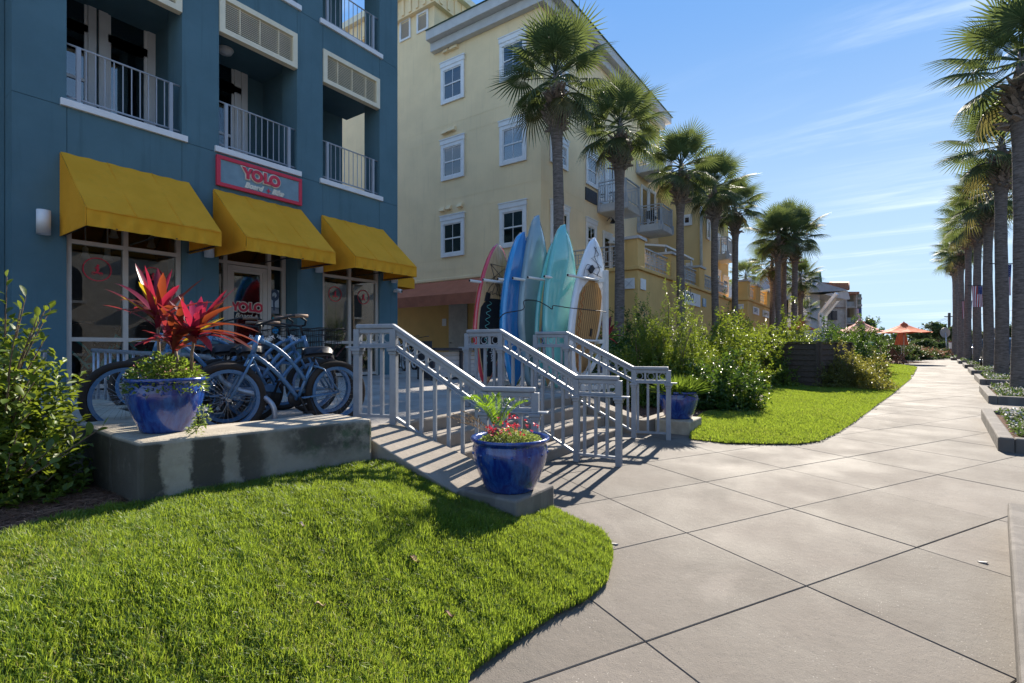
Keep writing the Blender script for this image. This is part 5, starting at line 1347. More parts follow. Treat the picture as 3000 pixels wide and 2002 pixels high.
def put(T, x, y, rz, z=None, tilt=0.05):
    T.location = (x, y, zt(x) if z is None else z); T.rotation_euler = (tilt, 0, rz)
G = 'blue hire bicycles at the rack'
bA = bike('nearest blue cruiser bicycle, whole frame in view, front wheel towards the big pot', M_bikeb, G, basket=False)
bB = bike('blue cruiser bicycle pointing to the stairs, with the leftmost seat of the three seats', M_bikeb, G)
DR = math.radians(84)
put(bA, -4.92, 3.56, -math.radians(99), .70, .06)
ctr = [(-5.42, 2.60), (-5.86, 2.72), (-6.36, 2.66)]
labs = ['blue cruiser bicycle pointing to the stairs, seat just behind the nearest seat', 'blue cruiser bicycle third in the row, pointing to the stairs, seat in the middle', None]
for i, (x, y) in enumerate(ctr):
    T = bB if i == 2 else copy_tree(bB)
    if labs[i]: T['label'] = labs[i]
    put(T, x, y, DR + .05 * i, None, -.05)
for (x, y, lab) in ((-5.62, 2.95, 'blue cruiser bicycle pointing left, its fork half hidden by the red cordyline'), (-6.35, 3.75, 'blue bicycle pointing left in the middle of the row, mostly hidden behind other frames'), (-7.0, 3.58, 'farthest blue bicycle pointing left, its dark tyre showing left of the big pot')):
    T = copy_tree(bA); T['label'] = lab; put(T, x, y, -math.radians(97) + random.uniform(-.05, .05), None, .05)
bT = bike('teal bicycle inside the shop behind the wide left window', M_teal, 'bicycles on show inside the shop', basket=False, wrap=False)
put(bT, XF - .48, 3.55, -math.radians(90), ZF + .03, 0)
T = copy_tree(bT); T['label'] = 'second teal bicycle inside the shop, deeper behind the wide left window'; put(T, XF - 1.5, 4.6, -math.radians(80), ZF + .03, 0)
bP = bike('pink bicycle inside the shop behind the narrow end window', M_pinkb, 'bicycles on show inside the shop', basket=False, wrap=False)
put(bP, XF - .48, yf(965), math.radians(90), ZF + .03, 0)
bL = bike('bicycle with tan grips and black basket behind the leafy shrub', M_bikeb, 'bicycles at the far rack', M_gripo, True, False)
put(bL, -10.45, .45, math.radians(68), .80, .04)
bW = bike('white bicycle nearest in the alley behind the stair rail', mat('bike_white', (.6, .6, .6), .3, .5), 'bicycles parked in the alley', basket=True, wrap=False)
put(bW, *[at_d(1185, HV, 16.2).x, at_d(1185, HV, 16.2).y], math.radians(150), .82, 0)
for u_, dd, lab in ((1215, 16.9, 'white bicycle in the middle of the three in the alley'), (1245, 17.5, 'white bicycle beside the counter in the alley')):
    T = copy_tree(bW); T['label'] = lab; c = at_d(u_, HV, dd); put(T, c.x, c.y, math.radians(160), .82, 0)
# racks of galvanised pipe
def rack(label, pts, posts, r=.026):
    T = thing('bike_rack', label, 'bike rack', pts[0]); q = MB(); q.tube(pts, r, 10); obj('top_pipe', q, M_pipe, T)
    for p in posts:
        q = MB(); q.tube([p, (p[0], p[1], zt(p[0]) - .02)], .017, 8); obj('upright', q, M_pipe, T)
    return T
a = at_d(272, 1026, 7.35); b_ = at_d(600, 1046, 5.75); c_ = at_d(640, 1108, 5.35); 
def bez(P, n=8):
    out = []
    for i in range(len(P) - 1):
        p0, p1, p2_, p3 = P[max(i - 1, 0)], P[i], P[i + 1], P[min(i + 2, len(P) - 1)]
        for k in range(n):
            t = k / n; out.append(.5 * ((2 * p1) + (p2_ - p0) * t + (2 * p0 - 5 * p1 + 4 * p2_ - p3) * t * t + (3 * p1 - p0 - 3 * p2_ + p3) * t ** 3))
    return out + [P[-1]]
wave = bez([a, a.lerp(b_, .5), b_, at_d(632, 1075, 5.55), at_d(655, 1118, 5.35), at_d(700, 1142, 5.25), at_d(755, 1158, 5.2), at_d(785, 1172, 5.18), at_d(803, 1198, 5.18), at_d(806, 1240, 5.18)])
posts = [a.lerp(b_, t) for t in (0.01, .06, .14, .19, .27, .33, .42, .5)]
rack('grey galvanised wave bike rack holding the blue bicycles', wave, posts, .027)
a = at_d(60, 1028, 7.0); b_ = at_d(143, 1029, 7.3)
T = rack('short grey galvanised bike rack behind the leafy shrub', [a, b_], [a.lerp(b_, .55), a.lerp(b_, .82), a], .03)
q = MB(); q.tube(bez([a.lerp(b_, .85), at_d(128, 1070, 7.25), at_d(118, 1105, 7.2), at_d(95, 1135, 7.1)]), .028, 8); obj('loop', q, M_pipe, T)
T = thing('cable_lock', 'thin dark cable lying across the floor from rack to window', 'cable', at_d(150, 1140, 7.8)); q = MB(); q.tube(bez([at_d(100, 1130, 7.4), at_d(150, 1137, 7.9), at_d(200, 1142, 8.3), at_d(245, 1130, 8.3), at_d(272, 1110, 7.6)]), .008, 5); obj('cable', q, M_black, T)

# ================================================================== paddle boards and their rack
WV = Vector((math.sin(math.radians(11.5)), math.cos(math.radians(11.5)), 0))     # across the boards
NV = Vector((WV.y, -WV.x, 0))                                                      # towards the street
k_ = N('board_wood'); p_ = k_.pos(True); g_ = k_.noise(k_.mapped(p_, (26, 26, .5)), 1.0, 5, .7)
M_bwood = k_.done(k_.bsdf(k_.mix(k_.rng(g_, .35, .65), (.50, .30, .14), (.66, .44, .24)), .25, .5, coat=.7).outputs[0])
def gloss(name, col, rough=.07): return mat(name, col, rough, .6, var=.05, coat=1.0)
M_tealb, M_tealb2 = gloss('board_aqua', (.16, .50, .47)), gloss('board_teal', (.03, .36, .36))
M_bblue, M_bblue2 = gloss('board_blue', (.02, .27, .60)), gloss('board_deep_blue', (.015, .15, .40))
M_silver, M_slate = gloss('board_silver', (.22, .31, .34)), gloss('board_slate', (.13, .20, .20))
M_bwhite = gloss('board_white', (.70, .71, .74)); M_bred = gloss('board_red', (.58, .03, .05)); M_bgreen = gloss('board_green', (.06, .36, .06))
M_deckpad = mat('black_deck_pad', (.022, .024, .030), .8, .2); M_navy = mat('blue_line', (.02, .06, .42), .4)
k_ = N('striped_deck'); p_ = k_.pos(True)
M_tan = mat('tan_deck_pad', (.46, .27, .11), .7, .2, var=.08); M_tealpad = mat('teal_deck_pad', (.02, .25, .24), .6, .2, var=.08)
M_line = mat('dark_groove', (.10, .055, .03), .8); M_orange = mat('orange_print', (.50, .13, .03), .6)
def outline(t, nose, tail):
    if t < .5: return (1 - (1 - t / .5) ** 2) ** .5 * (tail + (1 - tail) * min(1, t / .35)) if t > 0 else .0
    s_ = (1 - t) / .5; return max(0, 1 - (1 - s_) ** nose) ** .62
def board(label, ub, vb, ut, L, d, W, mats, thick=.12, group='paddle boards standing in the rack', pad=None, hull=False, dz=0.0, turn=0.0, rail_m=None, nose=2.0):
    """mats: (face, edge). Local frame: s along the board, w across, n towards the street"""
    base = at_d(ub, vb, d); base.z = zt(base.x) + .03 + dz
    wv = Matrix.Rotation(turn, 3, 'Z') @ WV; nv = Vector((wv.y, -wv.x, 0))
    top = at_d(ut, 600, d); lean = (top - base).dot(wv) / max(.1, wv.dot(Vector((CT, ST, 0)))) * 0
    sh = (ut - ub) / FPX * d / max(.25, wv.dot(Vector((CT, ST, 0))))
    sv = Vector((wv.x * sh, wv.y * sh, math.sqrt(max(.1, L * L - sh * sh)))).normalized()
    T = thing('paddle_board', label, 'paddle board', base, group)
    n = 28; rows = []
    for i in range(n + 1):
        t = i / n; hw = max(.004, W / 2 * outline(t, nose, .62)); rk = .20 * max(0, t - .72) ** 2 / .08 * .28
        th = thick * (.35 + .65 * math.sin(math.pi * min(1, max(0, .04 + t * .94))) ** .5)
        c = base + sv * (L * t) - nv * rk
        e_ = min(.05, hw * .45)
        keel = .05 * (t > .45) * min(1, (t - .45) * 3) if hull else 0
        rows.append([(c + wv * a + nv * b__) for a, b__ in ((-hw, 0), (-hw + e_ * .35, th * .38), (-hw + e_ * 1.2, th * .5), (0, th * (.5 + .08) + keel), (hw - e_ * 1.2, th * .5), (hw - e_ * .35, th * .38), (hw, 0), (hw - e_ * .4, -th * .4), (hw - e_ * 1.4, -th * .5), (0, -th * .55), (-hw + e_ * 1.4, -th * .5), (-hw + e_ * .4, -th * .4))])
    m_ = 12; vs = [p for r_ in rows for p in r_]
    q = MB(); face, edge = mats[0], mats[1]
    for i in range(n):
        for k in range(m_):
            l = (k + 1) % m_
            q.f.append([i * m_ + k, i * m_ + l, (i + 1) * m_ + l, (i + 1) * m_ + k]); q.mi.append(0 if k in (2, 3) else (2 if k in (8, 9) and len(mats) > 2 else 1)); q.sm.append(True)
    q.v = [tuple(v) for v in vs]
    q.f.append(list(range(m_))[::-1]); q.mi.append(1); q.sm.append(False); q.f.append([n * m_ + k for k in range(m_)]); q.mi.append(1); q.sm.append(False)
    obj('hull', q, list(mats), T)
    def local(t, a, off=.0):
        i = t * n; i0 = min(n - 1, int(i)); f = i - i0; hw = abs((rows[i0][6] - rows[i0][0]).length) / 2 * (1 - f) + (rows[i0 + 1][6] - rows[i0 + 1][0]).length / 2 * f
        ctr = rows[i0][3].lerp(rows[i0 + 1][3], f); edg = rows[i0][4 if a > 0 else 2].lerp(rows[i0 + 1][4 if a > 0 else 2], f)
        return ctr.lerp(edg, min(1, abs(a))) + nv * (.004 + off)
    return T, local, hwf(rows)
def hwf(rows): return rows
def padmesh(T, loc, t0, t1, wfun, m, name='deck_pad', off=.0, n=16):
    q = MB(); vs = []
    for i in range(n + 1):
        t = t0 + (t1 - t0) * i / n; a = wfun(i / n)
        for k in (-1, -.5, 0, .5, 1): vs.append(loc(t, a * k, off))
    q.add(vs, [(i * 5 + k, i * 5 + k + 1, (i + 1) * 5 + k + 1, (i + 1) * 5 + k) for i in range(n) for k in range(4)], 0, True)
    return obj(name, q, m, T)
def cords(T, loc, pts, r=.006, m=None, name='bungee_cord'):
    q = MB(); q.tube([loc(t, a, .012) for t, a in pts], r, 5); return obj(name, q, m or M_black, T)
dB = 10.55
# white board with striped tan deck (front right)
T, loc, _ = board('white paddle board with tan striped deck pad, rightmost in the rack', 1690, 1102, 1756, 3.22, 10.3, 1.02, (M_bwhite, M_bwhite), .12, nose=1.9)
pd_ = padmesh(T, loc, .10, .72, lambda f: .86 * min(1, (1 - f) * 6 + .02) ** .6 * min(1, f * 8 + .5), M_tan)
for k in range(-5, 6):
    q = MB(); q.tube([loc(.11 + .6 * i / 12 - (.02 * abs(k) if i == 12 else 0), k * .15, .006) for i in range(13)], .0035, 4); obj('groove', q, M_line, T)
q = MB(); q.tube([loc(.12 + .52 * i / 60, -.62 + .10 * math.sin(i * 1.1), .008) for i in range(61)], .006, 4); obj('wave_print', q, M_orange, T)
q = MB(); q.bar(loc(.335, .3, .012), loc(.385, .3, .012), .05, .02, up=NV); obj('carry_handle', q, M_black, T)
cords(T, loc, [(.93, -.35), (.88, .55), (.85, -.5), (.80, .75), (.77, -.75), (.73, .7)]); cords(T, loc, [(.93, .1), (.86, -.1), (.78, .55), (.74, .3)])
q = MB(); q.bar(loc(.755, -.45, .03), loc(.79, -.25, .03), .10, .05, up=NV); q.tube(bez([loc(.79, -.35, .03), loc(.80, -.8, .02), loc(.74, -.9, .02), loc(.70, -.7, .02), loc(.74, -.5, .03)]), .006, 4); obj('leash', q, M_black, T)
# aqua board, glossy bottom outwards
T, loc, _ = board('glossy aqua paddle board standing left of the white one', 1627, 1126, 1655, 3.38, 10.35, .93, (M_tealb, M_tealb), .16, hull=True)
q = MB(); q.tube([loc(.325 + .03 * math.cos(a_), .35 + .2 * math.sin(a_), .004) for a_ in [k * .4 for k in range(14)]] + [loc(.42, .45, .004)], .005, 4); obj('loop_print', q, mat('faint_print', (.20, .42, .40), .4), T)
# aqua edged board with wood nose and teal pad, behind
T, loc, _ = board('aqua edged paddle board with wood nose and teal deck pad behind the aqua board', 1600, 1128, 1640, 3.22, 10.75, 1.0, (M_bwood, M_tealb), .12)
pb = padmesh(T, loc, .06, .74, lambda f: .80 * min(1, (1 - f) * 5 + .01) ** .5, M_tealpad)
q = MB(); q.tube([loc(.06 + .68 * i / 20, -.82 * min(1, (1 - i / 20) * 5 + .01) ** .5, .006) for i in range(21)], .009, 5); obj('pad_edge', q, M_navy, T)
for s_ in (1, -1): q = MB(); q.tube(bez([loc(.26, -.2, .006), loc(.33, -.2 + .35 * s_, .006), loc(.42, -.1, .006)]), .008, 4); obj('flower_print', q, M_navy, T)
q = MB(); q.tube(bez([loc(.79, -.2, .006), loc(.84, -.3, .006), loc(.85, .0, .006), loc(.80, -.1, .006), loc(.86, .2, .006)]), .008, 4); obj('white_print', q, M_letter, T)
# white sliver behind the silver board, green behind the blue
board('white paddle board showing only its right edge behind the silver one', 1562, 1128, 1592, 3.05, 10.95, .80, (M_bwhite, M_bwhite), .12)
board('green paddle board showing only its nose behind the blue one', 1515, 1126, 1537, 3.18, 11.0, .72, (M_bgreen, mat('board_lime', (.40, .42, .03), .3)), .11)
# silver racing board, tallest
T, loc, _ = board('tall silver grey racing board, tallest of the row', 1551, 1128, 1576, 3.62, 10.6, .82, (M_silver, M_silver, M_slate), .20, hull=True, nose=1.55)
padmesh(T, loc, .04, .50, lambda f: .98, M_slate, 'tail_panel', .0)
# blue board
T, loc, _ = board('glossy bright blue paddle board second from the left', 1504, 1124, 1533, 3.25, 10.5, .95, (M_bblue2, M_bblue), .18, hull=True)
# red edged board, leftmost
T, loc, _ = board('red edged paddle board with wood nose and black deck pad, leftmost', 1421, 1120, 1462, 3.08, 10.7, .98, (M_bwood, M_bred), .12)
pk = padmesh(T, loc, .06, .60, lambda f: .90 * min(1, (1 - f) * 7 + .4), M_deckpad)
q = MB(); q.tube([loc(.10 + .48 * i / 70, -.40 + .14 * math.sin(i * .95), .006) for i in range(71)], .007, 4); obj('wave_print', q, M_tealb, T)
q = MB(); q.bar(loc(.36, .0, .012), loc(.40, .05, .012), .03, .02, up=NV); obj('carry_handle', q, M_black, T)
cords(T, loc, [(.84, -.85), (.83, .80), (.70, -.85), (.70, .85), (.84, -.85)]); cords(T, loc, [(.84, -.85), (.62, .2), (.70, .85)])
q = MB()
for k in range(5): q.tube(bez([loc(.74, .0, .006), loc(.68 - .02 * k, -.5 + .25 * k, .006), loc(.63, -.6 + .3 * k, .006), loc(.65 - .01 * k, -.35 + .3 * k, .006)]), .007, 4)
for k in range(2): q.tube([loc(.735 + .025 * math.cos(a_), -.05 + .3 * math.sin(a_), .006) for a_ in [j * .5 for j in range(13)]], .006, 4)
obj('swirl_print', q, mat('print_brown', (.10, .06, .035), .6), T)
q = MB(); q.bar(loc(.575, -.62, .02), loc(.635, -.58, .02), .10, .04, up=NV); obj('strap', q, M_black, T)
Ms = Matrix(((0, 0, 0, 0),) * 4)
o0 = loc(.16, .55, .008); tdir = Vector((0, 0, 1)); 
R_ = Matrix((( 0, -WV.x, NV.x, o0.x), (0, -WV.y, NV.y, o0.y), (1, 0, 0, o0.z), (0, 0, 0, 1)))
text('lettering', 'yoloboard', R_, .17, M_letter, T, .002, .2)
# rack
T = thing('board_rack', 'white post and pipe rack holding the paddle boards', 'rack', at_d(1620, 1125, 10.8))
M_rackw = mat('rack_paint', (.62, .62, .60), .45, .4, var=.08)
for (u_, d_, vt) in ((1774, 10.6, 793), (1473, 11.1, 818)):
    a = at_d(u_, vt, d_); q = MB(); q.bar((a.x, a.y, zt(a.x)), a, .095, .095, up=WV); obj('post', q, M_rackw, T, .006)
    q = MB(); f = Vector((a.x, a.y, zt(a.x) + .06)); q.bar(f - WV * .9, f + WV * .5, .09, .09); q.bar(f - WV * .8 + Vector((0, 0, .03)), f + Vector((0, 0, .9)), .06, .06); obj('foot', q, M_rackw, T)
pa, pb2 = at_d(1774, 822, 10.6), at_d(1473, 838, 11.1)
q = MB(); q.bar(pa, pb2, .08, .08); obj('top_beam', q, M_rackw, T)
pa2, pb3 = at_d(1774, 1001, 10.6), at_d(1473, 1006, 11.1)
q = MB(); q.bar(pa2, pb3, .08, .08); obj('low_beam', q, M_rackw, T)
q = MB(); q.bar(at_d(1774, 1098, 10.6), at_d(1473, 1108, 11.1), .09, .07); obj('base_beam', q, M_rackw, T)
for t in (.06, .27, .42, .56, .70, .84, .97):
    for (A, B__, ln) in ((pa, pb2, 1.0), (pa2, pb3, .55)):
        p0 = A.lerp(B__, t); q = MB(); q.tube([p0 + WV * .1, p0 - WV * ln + Vector((0, 0, .02))], .028, 8); arm = obj('arm', q, M_rackw, T)
        q = MB(); e_ = p0 - WV * ln + Vector((0, 0, .02)); q.tube([e_ - WV * .012, e_ + WV * .001], .022, 8); obj('pipe_mouth', q, M_black, arm)
T = thing('security_cable', 'thin black security cable looped across the paddle boards', 'cable', at_d(1700, 904, 9.7))
q = MB(); q.tube(bez([at_d(1462, 936, 10.0), at_d(1480, 918, 9.9), at_d(1532, 907, 9.85), at_d(1536, 882, 9.85), at_d(1572, 882, 9.85), at_d(1600, 895, 9.8), at_d(1618, 906, 9.8), at_d(1622, 896, 9.8), at_d(1665, 902, 9.75), at_d(1712, 907, 9.75), at_d(1760, 912, 9.9), at_d(1776, 915, 10.2)]), .010, 6); obj('cable', q, M_black, T)
# counter in the alley
T = thing('bar_counter', 'dark framed counter clad in white planks on the terrace', 'counter', at_d(1350, 1120, 12.2))
q = MB(); A, B_ = at_d(1268, HV, 12.2), at_d(1452, HV, 13.6); d = (B_ - A); d.z = 0; L = d.length; d.normalize(); nv = Vector((d.y, -d.x, 0)); zc = zt(A.x); z1 = at_d(1300, 1026, 12.4).z
A.z = zc; M_dk = mat('charcoal_frame', (.045, .045, .05), .6)
q.bar(A + Vector((0, 0, z1 - zc + .02)) - nv * .3, A + d * L + Vector((0, 0, z1 - zc + .02)) - nv * .3, .78, .07); obj('counter_top', q, M_dk, T)
for t in (0, .42, 1.0):
    q = MB(); p = A + d * (L * t); q.bar(p, p + Vector((0, 0, z1 - zc - .02)), .09, .06, up=d); obj('upright', q, M_dk, T)
npk = 6
for k in range(npk):
    hh_ = (z1 - zc - .1) / npk; q = MB(); p = A + Vector((0, 0, .06 + hh_ * (k + .5))) - nv * .04; q.bar(p, p + d * L, .03, hh_ - .014); obj('plank', q, mat('white_plank', (.50, .49, .48), .6, .3, var=.1), T)
q = MB(); q.bar(A + Vector((0, 0, .035)) - nv * .03, A + d * L + Vector((0, 0, .035)) - nv * .03, .04, .05); obj('plinth', q, M_dk, T)
q = MB(); q.bar(A - nv * .62, A - nv * .62 + Vector((0, 0, z1 - zc - .02)), .04, .04); q.bar(A - nv * .05 + Vector((0, 0, .5)), A - nv * .6 + Vector((0, 0, .5)), .03, .9); obj('end_panel', q, M_dk, T)
# ================================================================== lawns
def inside(P, poly):
    x, y = P[:, 0], P[:, 1]; r = np.zeros(len(P), bool); n = len(poly); j = n - 1
    for i in range(n):
        xi, yi = poly[i]; xj, yj = poly[j]
        c = ((yi > y) != (yj > y)) & (x < (xj - xi) * (y - yi) / (yj - yi + 1e-12) + xi); r ^= c; j = i
    return r
def seg_dist(P, line):
    d = np.full(len(P), 1e9)
    for a, b_ in zip(line[:-1], line[1:]):
        a, b_ = np.array(a), np.array(b_); ab = b_ - a; t = np.clip(((P - a) @ ab) / (ab @ ab), 0, 1); d = np.minimum(d, np.linalg.norm(P - a - t[:, None] * ab, axis=1))
    return d
def NZ(P): return 0.0141 * (-ST * P[:, 0] + CT * P[:, 1])
def sm(x): x = np.clip(x, 0, 1); return x * x * (3 - 2 * x)
def vnoise(P, f, seed=0):
    r = np.random.default_rng(seed); o = 0
    for k in range(5):
        a = r.uniform(0, 6.28); w = f * (1 + .6 * k); o = o + np.sin((P[:, 0] * math.cos(a) + P[:, 1] * math.sin(a)) * w + r.uniform(0, 6.28)) / (1 + .5 * k)
    return o / 2.3
def g2(u, v): p = at_g(u, v); return (p.x, p.y)
EDGE1 = [(-2.335, 3.98), g2(1689, 1534), g2(1761, 1569), g2(1790, 1600), g2(1797, 1640), g2(1779, 1718), g2(1719, 1772), g2(1636, 1811), g2(1510, 1893), g2(1379, 1990)]
e2 = cw(-.25, 1.9); e3 = cw(-.9, 1.1); e4 = cw(-3.2, .9); e5 = cw(-4.6, 3.1)
EDGE1 += [(e2.x, e2.y), (e3.x, e3.y)]
p_a = at_z(406, 1478, .45); p_b = at_z(333, 1492, .42); p_c = at_z(150, 1545, .40); p_d = at_z(0, 1592, .40)
LAWN1 = EDGE1 + [(e4.x, e4.y), (e5.x - .3, e5.y - .9), (p_d.x, p_d.y), (p_c.x, p_c.y), (p_b.x, p_b.y), (-4.25, 1.42), (-3.90, 3.24), (-3.90, 3.31), (-2.95, 3.36), (-2.335, 3.39)]
def h1(P): return NZ(P) + .02 + .36 * sm(seg_dist(P, EDGE1) / 1.9) + .012 * vnoise(P, 3.0, 3)
LAWN2 = [g2(2018, 1290), g2(2128, 1302), g2(2243, 1305), g2(2342, 1305), g2(2406, 1296), g2(2457, 1270), g2(2508, 1237), g2(2560, 1196), g2(2611, 1160), g2(2640, 1135), g2(2669, 1111), g2(2669, 1105), g2(2577, 1096), g2(2567, 1113), g2(2585, 1144), g2(2500, 1146), g2(2398, 1141), g2(2243, 1128), g2(2230, 1150), g2(2240, 1183), g2(2202, 1197), g2(2138, 1207), g2(2060, 1222), g2(2030, 1250)]
EDGE2 = LAWN2[:11]
def h2(P): return NZ(P) + .02 + .05 * sm(seg_dist(P, EDGE2) / 1.2) + .008 * vnoise(P, 2.0, 5)
LAWN3 = [g2(2575, 1089), g2(2675, 1101), g2(2687, 1078), g2(2640, 1071), g2(2585, 1064), g2(2560, 1070)]
def h3(P): return NZ(P) + .03 + 0 * P[:, 0]
def lawn(name, poly, hf, cell):
    A = np.array(poly); lo, hi = A.min(0), A.max(0); nx, ny = ((hi - lo) / cell).astype(int) + 2
    X, Y = np.meshgrid(lo[0] + np.arange(nx) * cell, lo[1] + np.arange(ny) * cell, indexing='ij'); P = np.stack([X.ravel(), Y.ravel()], 1)
    c = P.reshape(nx, ny, 2)[:-1, :-1].reshape(-1, 2) + cell / 2; ok = inside(c, poly) & (seg_dist(c, list(poly) + [poly[0]]) > .035)
    I = (np.arange(nx - 1)[:, None] * ny + np.arange(ny - 1)[None, :]).ravel()[ok]
    F = np.stack([I, I + ny, I + ny + 1, I + 1], 1)
    o = raw(name, npmesh(name, np.column_stack([P, hf(P)]), F, M_soil, smooth=True)); return tag(o, kind='structure')
k_ = N('grass_blade'); at_ = k_.n('ShaderNodeAttribute', attribute_name='tint'); cr_ = k_.n('ShaderNodeValToRGB'); k_.l(at_.outputs['Fac'], cr_.inputs[0])
el_ = cr_.color_ramp.elements; el_[0].position, el_[0].color = 0, (.34, .27, .11, 1); el_[1].position, el_[1].color = 1, (.17, .255, .028, 1)
for p0, c0 in ((.09, (.26, .24, .08, 1)), (.15, (.036, .08, .012, 1)), (.5, (.085, .155, .018, 1))): q_ = el_.new(p0); q_.color = c0
b_ = k_.bsdf(cr_.outputs[0], .45, .4); t_ = k_.n('ShaderNodeBsdfTranslucent'); k_.l(k_.mix(.62, cr_.outputs[0], (.46, .58, .05)), t_.inputs[0])
m_ = k_.n('ShaderNodeMixShader'); m_.inputs[0].default_value = .46; k_.l(b_.outputs[0], m_.inputs[1]); k_.l(t_.outputs[0], m_.inputs[2]); M_grass = k_.done(m_.outputs[0])
def grass(name, poly, hf, n, hgt, wid, vis=None, seed=1, edge=None):
    r = np.random.default_rng(seed); A = np.array(poly); lo, hi = A.min(0), A.max(0)
    P = r.uniform(lo, hi, (int(n * 3.2), 2))
    if vis is not None: P = P[vis(P)]
    P = P[inside(P, poly)][:n]; n = len(P)
    tuft = vnoise(P, 9, 11) * .5 + vnoise(P, 26, 12) * .5
    big = vnoise(P, 1.6, 13)
    H = hgt * r.uniform(.55, 1.25, n) * (1 + .42 * tuft); W = wid * r.uniform(.7, 1.3, n)
    if edge is not None:
        ed = seg_dist(P, edge); H *= .78 + .22 * np.clip(ed / .2, 0, 1)
    a = r.uniform(0, 2 * np.pi, n); ln = r.uniform(.1, .75, n); L = np.stack([np.cos(a), np.sin(a)], 1) * (H * ln)[:, None]
    b_ = a + r.uniform(.6, 2.4, n); S = np.stack([np.cos(b_), np.sin(b_)], 1) * W[:, None] / 2
    z = hf(P); z0 = z - .004
    V = np.empty((n, 5, 3)); 
    V[:, 0, :2] = P - S; V[:, 1, :2] = P + S; V[:, 2, :2] = P + L * .35 + S * .8; V[:, 3, :2] = P + L * .35 - S * .8; V[:, 4, :2] = P + L
    V[:, 0, 2] = z0; V[:, 1, 2] = z0; V[:, 2, 2] = z + H * .58; V[:, 3, 2] = z + H * .58; V[:, 4, 2] = z + H * (1 - .35 * ln)
    i = np.arange(n)[:, None] * 5
    F = np.concatenate([i + np.array([[0, 1, 2]]), i + np.array([[0, 2, 3]]), i + np.array([[3, 2, 4]])], 1).reshape(-1, 3)
    dry = np.clip(vnoise(P, 2.3, 17) * .9 + vnoise(P, 7, 18) * .4, 0, 1); t = np.clip(.56 + .20 * big + .30 * tuft - .22 * dry + r.normal(0, .22, n), 0.16, 1); t = np.where(r.uniform(0, 1, n) < .035 + .16 * dry, r.uniform(0, .1, n), t)
    o = raw(name, npmesh(name, V.reshape(-1, 3), F, M_grass, np.repeat(t, 5))); return tag(o, kind='stuff')
def in_view(P, m=.12):
    x = CT * P[:, 0] + ST * P[:, 1]; d = -ST * P[:, 0] + CT * P[:, 1]; return (d > .75) & (np.abs(x) < d * (1.007 + m) + .12)
lawn('lawn', LAWN1, h1, .05); grass('grass', LAWN1, h1, 250000, .062, .0052, in_view, 1, EDGE1)
lawn('lawn', LAWN2, h2, .05); grass('grass', LAWN2, h2, 170000, .050, .009, None, 2, EDGE2)
lawn('lawn', LAWN3, h3, .08); grass('grass', LAWN3, h3, 26000, .06, .02, None, 3)
# fallen leaves and scraps on the lawn
for u_, v_, s_, c_, lab in ((1215, 1645, .045, (.24, .13, .08), 'dry brown curled leaf on the lawn, in the shadow of the pot'), (1315, 1745, .03, (.26, .15, .09), 'small brown leaf on the lawn nearest the pavement'), (885, 1625, .02, (.6, .45, .36), 'tiny pale petal on the sunlit middle of the lawn'), (938, 1778, .028, (.5, .36, .2), 'thin straw coloured leaf low on the lawn')):
    p = at_z(u_, v_, .24); pz = h1(np.array([[p.x, p.y]]))[0] + .05
    q = MB(); a = random.random() * 3; d = Vector((math.cos(a), math.sin(a), 0)); s2 = Vector((-d.y, d.x, 0)); c = Vector((p.x, p.y, pz))
    vs = []
    for i in range(6):
        t = i / 5; w = s_ * .4 * math.sin(math.pi * (.1 + .8 * t)); b0 = c + d * s_ * (t - .5) * 2 + Vector((0, 0, .014 * math.sin(t * 6)))
        vs += [b0 - s2 * w + Vector((0, 0, .012)), b0, b0 + s2 * w + Vector((0, 0, .01))]
    q.add(vs, [(i * 3 + k, i * 3 + k + 1, i * 3 + k + 4, i * 3 + k + 3) for i in range(5) for k in (0, 1)], 0, True)
    tag(obj('fallen_leaf', q, mat('leaf_litter%d' % int(s_ * 1000), c_, .8), None, loc=c), lab, 'leaf')
